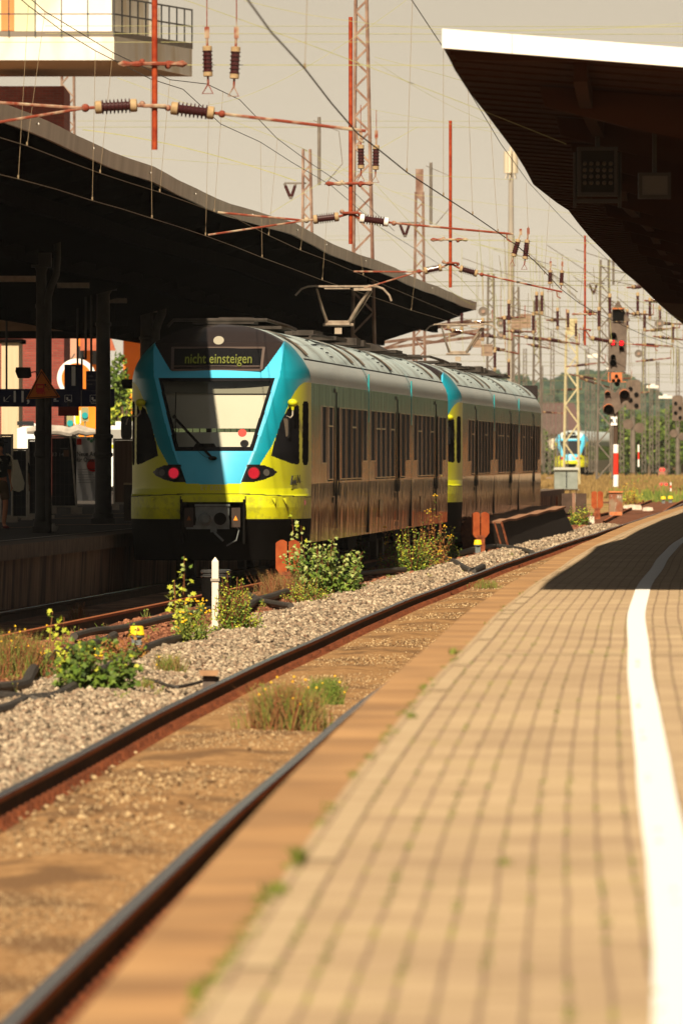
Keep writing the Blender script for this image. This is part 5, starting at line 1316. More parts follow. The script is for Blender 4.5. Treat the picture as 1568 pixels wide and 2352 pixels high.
# near track line
def overhead(label,cpts,H,mpts,HM,drops,r=.0075,mt='wire_dark'):
    """cpts contact wire pixels, mpts messenger wire pixels, drops [(x,y,xt,yt)]"""
    t=empty('overhead_line',(0,0,0),label,'overhead wire')
    pts=[A(x,y,H(i) if callable(H) else H) for i,(x,y) in enumerate(cpts)]
    mb=MB(); wire(mb,pts,r,6); mb.build('contact_wire',M[mt],t,smooth=True)
    if mpts:
        mb=MB(); wire(mb,[A(x,y,HM) for x,y in mpts],.006,5); mb.build('messenger_wire',M['wire_dark'],t)
    for (x,y,xt,yt) in drops:
        hc=H(0) if callable(H) else H
        a=A(x,y,hc if not callable(H) else hc); s=F/a.y
        b=P(xt,yt,a.y); mb=MB(); mb.tube([b,a],.0038,4); mb.box(a+Vector((0,0,.025)),(.02,.03,.045)); mb.build('dropper',M['wire_brown'],t)
    return t
overhead('thick dark contact wire of the near track sweeping down from the top to the right',
  [(545,-42),(570,0),(622,72),(700,157),(760,235),(820,305),(876,348),(934,395),(1018,450),(1085,493),(1143,533),(1185,562),(1228,600),(1286,662),(1330,696),(1365,716),(1420,742),(1475,768),(1568,800)],3.33,
  [(900,-60),(946,0),(1020,112),(1090,230),(1150,330),(1215,420),(1290,500),(1400,600),(1568,700)],5.25,
  [(700,157,706,-30),(934,395,947,-10),(1018,450,1018,110),(1085,493,1074,190),(1143,533,1124,255),(1215,590,1208,420),(1250,630,1262,450),(1330,696,1350,530)])
overhead('lower contact wire of the train track running in front of the left canopy',
  [(-40,388),(0,400),(42,410),(130,434),(212,460),(280,479),(349,501),(410,520),(472,541),(540,566),(602,591),(675,618),(740,643),(840,676),(944,712),(1031,738),(1110,760)],3.33,
  [(40,-10),(65,12),(140,68),(220,116),(345,180),(420,204),(507,284),(597,325),(670,372),(760,425),(870,520),(960,575),(1060,640)],5.1,
  [(42,410,65,12),(212,460,219,116),(349,501,346,180),(472,541,480,232),(602,591,598,325),(740,643,756,424),(944,712,960,575)],r=.0055,mt='wire_brown')
overhead('upper contact wire of the train track, slightly above the lower one',
  [(-40,300),(0,315),(62,334),(140,364),(230,397),(300,420),(367,441),(430,463),(492,486),(534,497),(617,540),(690,574),(754,598),(834,632),(889,657),(1006,706),(1090,742)],3.75,
  [(-20,-60),(75,0),(103,25),(260,120),(390,182),(475,192),(550,228),(637,318),(710,372),(812,440),(905,530)],5.1,
  [(62,334,103,25),(230,397,259,120),(367,441,390,182),(492,486,512,210),(617,540,637,318),(690,574,712,372),(834,632,812,440)],r=.0055,mt='wire_brown')
# light green stay wires crossing the picture
GW=[((400,-10),(840,150),(1300,330),112,.008),((-10,96),(1040,95),None,112,.006),((370,148),(1050,149),None,112,.009),((560,0),(1010,66),(1568,52),112,.006),((1000,72),(1568,60),None,112,.005),((170,345),(560,378),(1180,412),161,.006),
 ((860,140),(1030,240),(1180,300),140,.005),((850,250),(1240,322),None,161,.005),((1160,96),(1568,97),None,161,.006),((860,130),(1080,190),(1120,210),150,.006),((190,297),(430,340),(680,415),230,.02),((270,178),(620,310),(700,345),200,.010),((480,240),(700,155),(1010,-60),150,.006),((620,490),(760,405),(960,290),260,.012),
 ((700,345),(1000,480),(1330,600),260,.010),((730,365),(1100,560),(1400,640),280,.010),((860,420),(1040,620),(1150,740),240,.010),((820,470),(1000,640),(1090,700),220,.009),((1040,550),(1568,563),None,202,.010),((1080,560),(1568,640),None,240,.010),((900,440),(1568,520),None,300,.010),((1000,610),(1568,690),None,300,.010),((1100,560),(1340,640),(1568,735),260,.010)]
for i,(a,b,c,Y,r) in enumerate(GW):
    mb=MB(); pts=[P(*a,Y),P(*b,Y+.5)]+([P(*c,Y+1)] if c else [])
    if c:
        q=[]; 
        for k in range(13):
            u=k/12; q.append(pts[0]*(1-u)**2+ (pts[1]*2-(pts[0]+pts[2])/2)*2*u*(1-u)+pts[2]*u*u)
        pts=q
    wire(mb,pts,r*.6,4); o=mb.build('stay_wire',M['wire_green']); 
    tag(o,'one of the thin pale green stay wires crossing the sky','wire','thin pale green stay wires crossing the sky')
# line suspended hardware + thin vertical droppers beyond
# ------------------------------------------------------------------ lattice masts
def lattice(px,pytop,pybot,Y,wtop,wbot,mtl,label,arms=True,kind='mast',pitch=1.15,top=None,tpx=None):
    """px centre at bottom, widths in d pixels"""
    s=F/Y; t=empty('lattice_mast',P(px,pybot,Y),label,'mast','steel lattice masts of the overhead line'); o=Vector(t.location); o0=o.copy()
    h=(pybot-pytop)/s; wt=wtop/s/2; wb=wbot/s/2; dx=((tpx or px)-px)/s
    c=lambda z,i,j: Vector((dx*z/h+i*(wb+(wt-wb)*z/h),j*(wb+(wt-wb)*z/h),z))
    lg=max(.06,3.6/s) if Y<600 else .055; mb=MB()
    for i in(-1,1):
        for j in(-1,1): mb.bar(c(0,i,j),c(h,i,j),lg)
    mb.build('leg',M[mtl],t)
    mb=MB(); z=0; k=0
    while z<h-.2:
        w=2*(wb+(wt-wb)*z/h); st=max(.25,w*pitch); z2=min(h,z+st)
        for (i1,j1,i2,j2) in((-1,-1,1,-1),(-1,1,1,1),(-1,-1,-1,1),(1,-1,1,1)):
            if k%2: i1,j1,i2,j2=i2,j2,i1,j1
            mb.bar(c(z,i1,j1),c(z2,i2,j2),lg*.75)
        z=z2; k+=1
    mb.build('lattice',M[mtl],t)
    if top:
        mb=MB(); mb.box((dx,0,h+.25),(wt*2.2,wt*2.2,.9)); mb.build('mast_head',M[mtl],t)
    if arms:
        mb=MB(); A_=Vector((dx-.62,0,h-.95)); mb.bar(Vector((dx,0,h-.95)),A_,.05); mb.build('bracket',M['mast_grey'],t)
        for sx in(-.16,.16):
            insulator(A_+Vector((.16+sx,0,0)),A_+Vector((.18,0,-.44)),t,R_=.045,n=5,caps=M['mast_grey'])
        mb=MB(); mb.tube([Vector((dx+.35,0,h+.9)),Vector((dx+.35,0,h-1.0))],.05,6); mb.tube([Vector((dx+.2,0,h+.8)),Vector((dx+.9,0,h+.5)),Vector((dx+1.0,0,h-.4)),Vector((dx+.5,0,h-1.0))],.015,4); mb.build('switch_gear',M['mast_grey'],t)
    return t
lattice(836,-40,980,250,24,56,'mast_rust','largest rusty lattice mast behind the second red drop post',arms=False,pitch=1.0,tpx=829)
lattice(709,342,980,300,16,34,'mast_rust','rusty lattice mast rising behind the left canopy left of the biggest mast',tpx=704)
lattice(962,440,1040,330,16,32,'mast_rust','rusty lattice mast between the second and third drop posts',top=True,tpx=963)
lattice(156,60,620,372,26,34,'mast_rust','rusty lattice mast beneath the white signal box',arms=False)
lattice(1127,628,1060,470,12,22,'mast_grey','slim grey lattice mast left of the tall grey pole',arms=False)
lattice(1184,658,1060,500,12,18,'mast_grey','slim grey lattice mast close behind the tall grey pole',arms=False)
lattice(1233,690,1066,520,12,22,'mast_grey','grey lattice mast with cable box right of the tall grey pole',arms=False)
lattice(1388,596,1100,430,18,36,'mast_grey','pinkish grey lattice mast behind the railway signal',arms=True)
lattice(1312,760,1112,590,24,36,'mast_cream','cream lattice mast standing in front of the distant train',arms=False,top=True,pitch=1.35,tpx=1312)
for i,(px,pt,w) in enumerate([(1255,905,10),(1452,900,9),(1495,880,8),(1532,910,9),(1283,930,8),(1268,760,9),(1243,840,8),(1348,800,9),(1362,870,8),(1428,720,8),(1478,760,8),(1510,830,7),(1556,800,8),(1300,860,7),(1205,800,9),(1404,690,8)]):
    lattice(px,pt,1085,800,w*.7,w,'mast_grey','faint thin lattice mast standing far away in the yard',arms=False,pitch=1.4)
# rusty horizontal cross beams seen low over the train roof
def beam(p,q,Y,w,label):
    a=P(*p,Y); b=P(*q,Y+3); t=empty('cross_beam',a,label,'beam','rusty cross beams over the far tracks'); d=b-a; n=max(3,int(d.length/1.0)); h=w*Y/F
    mb=MB(); up=Vector((0,0,h)); mb.bar((0,0,0),d,.09); mb.bar(up,d+up,.09); mb.build('chord',M['mast_rust'],t)
    mb=MB()
    for i in range(n):
        u=d*(i/n); v=d*((i+1)/n); mb.bar(u+(up if i%2 else Vector()),v+(Vector() if i%2 else up),.06)
    mb.build('lattice',M['mast_rust'],t)
beam((880,800),(1120,770),360,14,'rusty lattice beam low over the train roof left of the second pantograph')
beam((930,760),(1080,742),330,5,'thin rusty beam between the canopy tip and second pantograph')
# rusty diagonal/horizontal registration arms and insulators of far spans
far_g='far registration arms with insulators over the yard'
n=0
for (x1,y1,x2,y2,Y) in [(1140,730,1205,728,360),(1080,741,1130,738,360),(1160,760,1230,762,380),(1090,765,1175,780,380),(1180,770,1300,788,400),(1240,776,1330,790,400),(1255,735,1300,733,400),(1300,842,1390,832,520),(1310,860,1420,880,520),(1480,760,1560,752,420),(1500,772,1568,780,420),(1460,790,1545,795,430),(1410,740,1432,742,400),(1440,720,1500,722,400),(1395,872,1450,868,520),(1290,895,1335,893,600),(1130,800,1160,802,420),(1105,795,1190,812,420),(1480,690,1545,692,360),(1500,650,1550,652,340),(1510,742,1568,744,420),(1210,790,1262,800,430),(1330,868,1400,890,520),(1420,906,1490,900,560),(1460,830,1540,822,520),(1020,755,1100,770,340),(1235,945,1300,950,700),(1400,925,1470,930,650),(980,735,1020,733,330),(1440,660,1500,655,330),(1340,715,1375,718,400)]:
    t=empty('far_registration_arm',P(x1,y1,Y),'small far registration arm with a ribbed insulator and rusty tube over the yard','catenary arm',far_g); o=Vector(t.location)
    a=Vector((0,0,0)); b=P(x2,y2,Y+2)-o; insulator(a.lerp(b,.2),a.lerp(b,.52),t,n=5,R_=.075,caps=M['cap_beige'])
    mb=MB(); mb.tube([a,a.lerp(b,.2)],.03,5); mb.tube([a.lerp(b,.52),b],.034,5); mb.tube([b,b+Vector((0,0,.4))],.02,4); mb.build('tube',M['rust_arm'],t)
g2='small hanging insulators over the far yard'
for (x,y,Y) in [(1136,830,360),(1168,850,400),(1232,700,340),(1244,700,340),(1224,745,360),(1280,735,360),(1304,738,380),(1322,760,420),(1341,770,420),(1168,720,330),(1158,755,340),(1464,700,360),(1492,712,360),(1515,730,380),(1435,760,400),(1480,740,380),(1545,768,420),(1400,705,330),(1375,735,340),(1417,775,400),(1440,735,400),(1030,730,320),(1060,735,330),(1108,760,340)]:
    t=empty('far_insulator',P(x,y,Y),'small brown insulator hanging on a thin wire over the far yard','insulator',g2); mb=MB()
    insulator((0,0,.42),(0,0,-.32),t,n=5,R_=.065); mb.tube([(0,0,2.2),(0,0,.42)],.008,4); mb.tube([(0,0,-.32),(.05,0,-1.0)],.008,4); mb.build('wire',M['wire_green'],t)
# fine web of far wires: each span of the yard is one wire thing
rr=random.Random(11); gw='thin wires of the distant yard'
def fw(a,b,Y,r,m_='wire_green',sg=0):
    mb=MB(); wire(mb,lin(P(*a,Y),P(*b,Y+.4),6,sg),r,3); o=mb.build('far_wire',M[m_]); tag(o,'one of the thin pale wires stretched across the distant yard','wire',gw)
for y,Y in((620,300),(648,330),(660,340),(690,360),(705,380),(728,400),(742,420),(757,420),(775,460),(792,500),(812,520),(828,560),(845,600),(858,640),(872,700),(890,760),(905,800),(920,820),(865,560)):
    x0=880+rr.uniform(0,120)+max(0,(y-740))*.9; fw((x0,y-rr.uniform(-6,6)),(1600,y+rr.uniform(-8,10)),Y,.006+.00001*Y,'wire_green' if rr.random()<.7 else 'wire_brown')
for i in range(64):
    x=rr.uniform(1090,1568); ytop=500+ (x-1090)*.33+rr.uniform(0,160); L=rr.uniform(60,150); Y=rr.uniform(280,520)
    fw((x,ytop),(x+rr.uniform(-6,10),ytop+L),Y,.005+.00001*Y,'wire_green' if rr.random()<.6 else 'wire_brown')
for i in range(26):
    x=rr.uniform(1040,1500); y=rr.uniform(560,760); fw((x,y),(x+rr.uniform(80,200),y+rr.uniform(30,110)),rr.uniform(280,480),.013,'wire_brown')
# round wire wheels / balls on the wires
for (x,y,Y) in [(1109,715,330),(1149,742,380),(1150,770,380),(1514,743,360),(1466,812,400)]:
    t=empty('tension_wheel',P(x,y,Y),'dark round tensioning wheel on a wire in the yard','wheel','dark tensioning wheels'); mb=MB(); mb.disc((0,0,0),.15,(0,1,0),.08,16); mb.build('rim',M['mast_grey'],t); mb=MB(); mb.disc((0,-.05,0),.06,(0,1,0),.05,10); mb.tube([(0,0,.14),(0,0,1.4)],.01,4); mb.build('hub',M['mast_rust'],t)
for (x,y,w,Y) in [(1094,788,20,480),(1203,738,32,520),(1186,745,24,500),(1118,805,26,420)]:
    if w: 
        c=P(x,y,Y); q=Y/F; mb=MB(); mb.box((0,0,0),(w*q,.5,w*q*.95)); mb.box((0,-.26,-.05),(w*q*.7,.02,.05)); mb.box((0,0,w*q*.5),(w*q*1.05,.55,.05)); o=mb.build('cable_box',mat('box_tan',(.22,.155,.11),(.28,.20,.145),rough=.8)); o.location=c; tag(o,{1094:'tan cable box hung on the wires left of the tall grey pole',1203:'largest tan cable box, high right of the tall grey pole',1186:'tan cable box just left of and below the largest one',1118:'tan cable box low above the second train roof'}[x],'box')
# tall telecom pole
Y=560; s=F/Y; t=empty('antenna_pole',P(1173,1060,Y),'tall smooth grey pole topped with pale antenna panels','pole'); h=(1060-398)/s
mb=MB(); mb.lathe((0,0,0),(0,0,h),[(0,11/s),(1,5.5/s)],14); mb.build('shaft',mat('pole_grey',(.25,.23,.20),(.32,.29,.25),rough=.7,scale=.4),t,smooth=True)
mb=MB(); mb.tube([(0,0,h),(0,0,h+60/s)],.09,8); mb.tube([(0,0,h+50/s),(0,0,h+64/s)],.03,5)
for a in range(6):
    an=a*math.pi/3+.3; mb.box((.28*math.cos(an),.28*math.sin(an),h+26/s),(.16,.16,50/s),rz=an)
    mb.tube([(.22*math.cos(an),.22*math.sin(an),h+2/s),(.3*math.cos(an),.3*math.sin(an),h-12/s)],.03,4)
mb.build('antenna_panel',mat('antenna_pale',(.52,.47,.36),rough=.6),t)
# ------------------------------------------------------------------ signal box building top left
Y=345; s=F/Y
t=empty('signal_box',(P(0,300,Y).x,Y,0),'white cantilevered signal box with a railed balcony at the top left','building'); ox=P(0,300,Y).x
def lp(px,py,dy=0): v=P(px,py,Y+dy); return v-Vector((ox,Y,0))
mb=MB(); a=lp(-40,82); b=lp(262,168)
xL,xR=a.x,b.x; z1=lp(0,82).z; z0=lp(0,137).z; zs=lp(0,182).z
xr2=lp(440,0).x
# front parapet, angled right face going back
D=11.5
rt0=Vector((lp(262,0).x,0,0)); rt1=Vector((P(441,175,Y+D).x-ox,D,0))
zt1=P(441,112,Y+D).z; zb1=P(441,175,Y+D).z
mb.add([(xL,0,z0),(xR,0,z0),(xR,0,z1),(xL,0,z1)],[(0,1,2,3)])
mb.add([(rt0.x,0,z0),(rt1.x,D,zb1),(rt1.x,D,zt1),(rt0.x,0,z1)],[(0,1,2,3)])
mb.add([(xL,0,z1-.02),(xR,0,z1-.02),(rt1.x,D,zt1-.02),(xL,D,zt1-.02)],[(0,1,2,3)])
mb.build('parapet',M['render_white'],t)
mb=MB(); mb.add([(xL,.01,z0),(xR,.01,z0),(rt1.x,D-.05,zb1),(xL,D,zb1)],[(0,1,2,3)]); mb.build('soffit',M['render_soffit'],t)
mb=MB(); mb.add([(xL,-.02,z1),(xR+.02,-.02,z1),(xR+.02,-.02,z1+.16),(xL,-.02,z1+.16)],[(0,1,2,3)]); mb.add([(rt0.x+.02,-.02,z1),(rt1.x+.02,D,zt1),(rt1.x+.02,D,zt1+.2),(rt0.x+.02,-.02,z1+.16)],[(0,1,2,3)]); mb.build('gutter',M['grey_trim'],t)
mb=MB(); wz=z1+3.4
mb.add([(xL,1.2,z1),(xR-.1,1.2,z1),(xR-.1,1.2,wz),(xL,1.2,wz)],[(0,1,2,3)]); mb.add([(xR-.1,1.2,z1),(xR+.9,12,z1),(xR+.9,12,wz),(xR-.1,1.2,wz)],[(0,1,2,3)]); mb.build('wall',M['render_white'],t)
mb=MB(); mb.box((xL,3.3,z1+3.2),(8,4.0,.2)); mb.build('roof',M['grey_trim'],t)
mb=MB(); x_=lp(38,0).x; mb.box((x_-.15,1.17,z1+1.1),(1.45,.06,2.2)); w_=mb.build('window',mat('blind_green',(.55,.55,.36),rough=.6),t)
mb=MB(); mb.box((lp(15,0).x,1.13,z1+1.1),(.42,.04,2.2)); mb.build('shutter',mat('shutter_orange',(.55,.22,.08),rough=.6),w_)
mb=MB()
for z in(.55,1.1): 
    mb.bar((xL,-.05,z1+.16+z),(xR,-.05,z1+.16+z),.035); mb.bar((xR,-.05,z1+.16+z),(rt1.x,D,zt1+.2+z),.05)
for k in range(6): x=xL+(xR-xL)*k/5; mb.bar((x,-.05,z1),(x,-.05,z1+1.26),.035)
for k in range(11): u=k/10; mb.bar((xR+(rt1.x-xR)*u,D*u,z1+(zt1-z1)*u),(xR+(rt1.x-xR)*u,D*u,z1+(zt1-z1)*u+1.3),.05)
mb.build('railing',mat('railing_grey',(.06,.06,.06),rough=.5),t)
mb=MB(); mb.box((xR+.95,14,z1+.75),(.35,.5,.7)); mb.tube([(xR+1.2,14,z1),(xR+1.2,14,z1+1.5)],.03,5); mb.build('equipment_box',M['galv'],t)
mb=MB(); x1=lp(-60,0).x; x2=P(147,0,Y+6).x-ox; mb.box(((x1+x2)/2,10,zs/2),(x2-x1,8,zs)); mb.build('brick_base',M['brick_lit'],t)
# ------------------------------------------------------------------ main railway signal
Y=395; s=F/Y; t=empty('railway_signal',(P(1415,1120,Y).x,Y,0),'tall grey railway signal showing two red lights, plate R 1 on its mast','signal'); ox=t.location.x
q=Y/F
def sp(px,py,dy=0): return Vector(((px-1415)*q,dy,2+(HY-py)*q))
def zp(zx,zy): return ((2050+zx/2.302)/1.742,(1100+zy/2.302)/1.742)
def spz(zx,zy,dy=0): return sp(*zp(zx,zy),dy)
def poly(pts,dy,th,mtl,name,par=None):
    mb=MB(); mb.prism([(p.x,p.z) for p in [spz(*a) for a in pts]],(0,dy,0),(1,0,0),(0,0,1),th); return mb.build(name,mtl,par or t)
mb=MB(); 
for a,b,k in((1260,1560,0),(1560,1640,1),(1640,1840,2),(1840,1950,1)): 
    m_=MB(); m_.tube([spz(953,a,.05),spz(950,b,.05)],.085 if k==0 else .10,10); m_.build('mast_section',[mat('mast_brown',(.07,.045,.03)),M['white_paint'],mat('mast_red',(.60,.035,.02))][k],t)
hd=poly([(880,430),(1050,430),(1050,720),(1042,886),(885,886),(880,700)],0,.12,M['signal_box'],'signal_screen')
poly([(970,230),(1086,425),(858,425)],-.02,.10,M['signal_box'],'triangle_top')
poly([(920,312),(1022,312),(1022,424),(920,424)],-.16,.05,M['black'],'digit_display')
poly([(915,302),(1028,302),(1028,314),(915,314)],-.22,.12,M['signal_rust'],'display_hood')
def hood(zx,zy,r,lamp=None,rust=False,par=None):
    c=spz(zx,zy); r*=1/2.302/1.742*q; mb=MB(); n=12
    vs=[];fs=[]
    for i in range(n+1):
        an=math.pi*(-.05+1.1*i/n); x,z=math.cos(an)*r,math.sin(an)*r
        vs+=[(c.x+x,-.12,c.z+z),(c.x+x*.95,-.12-r*2.0,c.z+z*.95-.02),]
    for i in range(n): fs.append((2*i,2*i+2,2*i+3,2*i+1))
    mb.add(vs,fs); mb.build('lamp_hood',M['signal_rust'] if rust else M['black'],par or hd)
    mb=MB(); mb.disc((c.x,-.14,c.z),r*.85,(0,1,0),.03,16); mb.build('lamp_lens',lamp or M['black'],par or hd)
hood(926,560,32); hood(922,622,27,M['red_lamp']); hood(1001,626,27,M['red_lamp']); hood(1003,680,24); hood(924,755,24); hood(924,812,32)
poly([(878,895),(1045,895),(1045,903),(886,903),(886,980),(1045,980),(1045,988),(878,988)],0,.05,M['signal_rust'],'rusty_frame')
lb=poly([(906,897),(1006,897),(1006,990),(906,985)],-.05,.06,M['signal_rust'],'small_lamp_board')
hood(955,930,16,par=lb); hood(927,972,16,par=lb); hood(975,972,18,par=lb); hood(962,1005,26,par=lb)
dl=poly([(843,1065),(870,1043),(905,1055),(930,1080),(950,1078),(985,1038),(1060,1040),(1085,1075),(1080,1150),(940,1285),(880,1290),(835,1270),(825,1210),(845,1150)],.02,.10,M['signal_box'],'distant_signal_board')
hood(873,1092,26,par=dl,rust=True); hood(1028,1100,48,par=dl,rust=True); hood(882,1235,50,par=dl,rust=True)
pl_=poly([(903,1304),(962,1304),(962,1385),(903,1385)],-.06,.02,M['white_paint'],'number_plate')
o=text_mesh('plate_text','R 1',.20,M['black'],pl_,ext=.004,bold=.006); p=spz(933,1344); o.location=(p.x,-.10,p.z)
# relay cabinet under the signal
c=G(1413,1183,0.0); q2=c.y/F
t=empty('relay_cabinet',(c.x,c.y,0),'brown relay cabinet chalked R1 with a cracked front, at the foot of the signal','cabinet'); w=31*q2; h=52*q2
mb=MB(); mb.prism([(-w/2,0),(w/2,0),(w/2,h*.97),(w*.1,h*1.0),(-w/2,h*.98)],(0,0,0),(1,0,0),(0,0,1),.4); mb.build('body',mat('cabinet_brown',(.20,.14,.09),(.28,.20,.13),rough=.8,scale=4,c3=(.22,.08,.04),s3=3),t)
mb=MB(); mb.box((0,-.2,h+.02),(w*1.06,.5,.05)); mb.box((0,-.2,.05),(w*.9,.5,.12)); mb.build('lid',M['signal_rust'],t)
o=text_mesh('chalk_text','R1',.14,mat('chalk',(.60,.55,.48)),t,ext=.003); o.location=(w*.26,-.41,h*.80)
mb=MB(); mb.bar((-w*.32,-.41,h*.90),(-w*.25,-.41,h*.78),.012,.004); mb.bar((-w*.38,-.41,h*.80),(-w*.24,-.41,h*.90),.012,.004); mb.bar((-w*.33,-.41,h*.72),(-w*.25,-.41,h*.72),.012,.004); mb.bar((.02,-.41,h*.62),(-.05,-.41,h*.1),.02,.004); mb.build('chalk_mark',MATS['chalk'],t)
# further small signals in the distance
def dark_signal(px,pyt,pyb,Y,w,label):
    q=Y/F; t=empty('distant_signal',P(px,pyb,Y),label,'signal'); H=(pyb-pyt)*q; W=w*q
    mb=MB(); mb.tube([(0,.05,0),(0,.05,H*.6)],.10,8); mb.build('pole',M['mast_grey'],t)
    mb=MB(); mb.prism([(-W/2,H*.68),(W/2,H*.68),(W/2,H*.97),(W*.3,H),(-W*.3,H),(-W/2,H*.97)],(0,0,0),(1,0,0),(0,0,1),.12); b=mb.build('screen',M['signal_box'],t)
    mb=MB()
    for i in range(4): mb.disc((-W*.2 if i%2 else W*.2,-.14,H*(.72+.06*i)),W*.16,(0,1,0),.05,10)
    mb.build('lamp',M['black'],b)
    mb=MB(); mb.disc((-W*.35,-.05,H*.52),W*.36,(0,1,0),.1,12); mb.disc((W*.4,-.05,H*.48),W*.36,(0,1,0),.1,12); mb.build('distant_board',M['signal_box'],t)
dark_signal(1454,872,1085,520,34,'dark back-lit signal just right of the main signal')
dark_signal(1556,908,1090,560,26,'dark signal near the right edge of the picture')
def redwhite(px,pt,pb,Y,w,label):
    q=Y/F; t=empty('marker_post',P(px,pb,Y),label,'post'); H=(pb-pt)*q; 
    for k in range(3):
        mb=MB(); mb.tube([(0,0,H*k/3),(0,0,H*(k+1)/3)],w*q/2,8); mb.build('band',[M['white_paint'],MATS['mast_red'],M['white_paint']][k],t)
redwhite(1466,1021,1072,600,4,'thin red and white post right of the main signal')
redwhite(1540,1108,1128,520,3,'short red and white post beside the small red dwarf signal')
for px,py,Y,lab in((1261,1092,480,'dwarf signal low in the grass left of the grey cabinet'),(0,0,0,'')):
    if Y:
        c=G(px,py+26,0); q=c.y/F*.62; t=empty('dwarf_signal',(c.x,c.y,0),lab,'signal'); mb=MB(); mb.prism([(-15*q,18*q),(15*q,18*q),(15*q,30*q),(8*q,36*q),(-8*q,36*q),(-15*q,30*q)],(0,0,0),(1,0,0),(0,0,1),.2); mb.box((0,0,9*q),(10*q,.3,18*q)); mb.build('body',mat('dwarf_body',(.10,.07,.06),(.35,.25,.2),scale=9),t)
        mb=MB(); mb.disc((-7*q,-.23,27*q),4*q,(0,1,0),.04,10); mb.disc((8*q,-.23,27*q),4*q,(0,1,0),.04,10); mb.build('red_lamp',M['red_bezel'],t)
for px,py,lab in((1413+228/2.0,1058,''),(1520,1080,'small red dwarf signal with two lit red lamps on the right'),(1524,1126,'brown dwarf signal with red lamps and the number 11 in front of the tracks')):
    if lab:
        c=G(px,py+ (20 if py<1100 else 8),0); q=c.y/F; t=empty('dwarf_signal',(c.x,c.y,0),lab,'signal'); w=13 if py>1100 else 9
        mb=MB(); mb.prism([(-w*q,0),(w*q*.8,0),(w*q*.8,22*q),(w*.4*q,27*q),(-w*.6*q,27*q),(-w*q,22*q)],(0,0,0),(1,0,0),(0,0,1),.4); mb.build('body',mat('dwarf_rust',(.28,.12,.08),(.36,.18,.12),scale=5),t)
        mb=MB(); mb.disc((-w*.5*q,-.43,21*q),2.6*q,(0,1,0),.04,10); mb.disc((w*.4*q,-.43,21*q),2.6*q,(0,1,0),.04,10); mb.build('red_lamp',M['red_lamp'],t)
        if py>1100:
            o=text_mesh('plate_text','11',.22,M['white_paint'],t,bold=.006); o.location=(w*.45*q,-.43,10*q)
# grey steel cabinet on legs at the cream mast
c=G(1300,1150,0.1); q=c.y/F; t=empty('steel_cabinet',(c.x,c.y,0),'grey green steel cabinet on legs at the foot of the cream mast','cabinet'); 
w=56*q/1.0; z0=32*q; mb=MB(); mb.box((-.02,0,z0+22*q),(31*q*2/1.1*.95,.8,44*q)); mb.build('body',M['cabinet'],t)
mb=MB(); mb.prism([(-30*q,0),(30*q,0),(27*q,6*q),(-27*q,6*q)],(0,.5,z0+44*q),(1,0,0),(0,0,1),1.0); mb.build('lid',mat('lid_pale',(.40,.42,.38)),t)
mb=MB()
for x in(-22,-8,8,22): mb.box((x*q,-.1,z0/2),(3*q,.12,z0))
mb.box((0,-.2,z0-.03),(58*q,.1,.06)); mb.build('leg',M['galv'],t)
mb=MB(); mb.box((-.0,-.42,z0+22*q),(2*q,.03,38*q)); mb.build('door_seam',M['seam'],t)
# ------------------------------------------------------------------ lineside things
def boards(px,pytop,pyb,wpx,label,mtl='rust_board',tilt=0,broken=False,stem=True):
    c=G(px,pyb,-.10); q=c.y/F; t=empty('buffer_marker',(c.x,c.y,-.10),label,'marker board','rust red double marker boards beside the track'); w=wpx*q/2; H=(pyb-pytop)*q; b=H*.36 if stem else 0
    for i,s_ in enumerate((-1,1)):
        hw=w*.94
        pts=[(0,0),(0,H-b-.03),(hw*.30,H-b+.0),(hw*.55,H-b),(hw*.85,H-b-.03),(hw*.96,H-b-.05),(hw*.96,(.10 if stem else 0)),(hw*.55,0)]
        if broken and i: pts=[(0,0),(0,H-b-.03),(hw*.3,H-b),(hw*.45,H-b-.18),(hw*.55,H-b-.25),(hw*.7,H-b-.03),(hw*.96,H-b-.05),(hw*.96,0)]
        mb=MB(); 
        pp=[(s_*(x+.012),z) for x,z in pts]; 
        if s_<0: pp=pp[::-1]
        mb.prism(pp,(0,0,b),(1,0,0),(0,0,1),.05); mb.build('board',M[mtl],t)
    if stem:
        mb=MB(); mb.box((0,.0,b/2+.02),(w*.95,.10,b+.06)); mb.box((0,-.05,b+.02),(w*1.05,.03,.05)); mb.box((0,.08,b*.4),(w*1.1,.14,b*.35)); mb.build('stem',M['rust'],t)
boards(661,1240,1366,58,'nearest rust red double board beside the white marker post shrub','rust_board')
boards(1103,1176,1268,42,'orange rusty double board in front of the timber crossing ramp')
boards(1264,1138,1176,34,'small orange double board with a broken half, behind the ramp',broken=True,stem=False)
boards(1371,1128,1192,28,'red double board next to the relay cabinet')
c=G(1318,1196,0); q=c.y/F
t=empty('dark_board_pair',(c.x,c.y,0),'pair of large dark brown boards on a brown post behind the ramp','marker board'); 
for s_ in(-1,1):
    mb=MB(); mb.box((s_*16*q,.05,40*q),(25*q,.06,46*q)); mb.build('board',mat('board_brown',(.055,.035,.025),(.08,.05,.035),scale=4),t)
mb=MB(); mb.box((-1*q,-.02,32*q),(7*q,.10,64*q)); mb.build('post',mat('post_brown',(.20,.11,.07),(.26,.15,.10)),t)
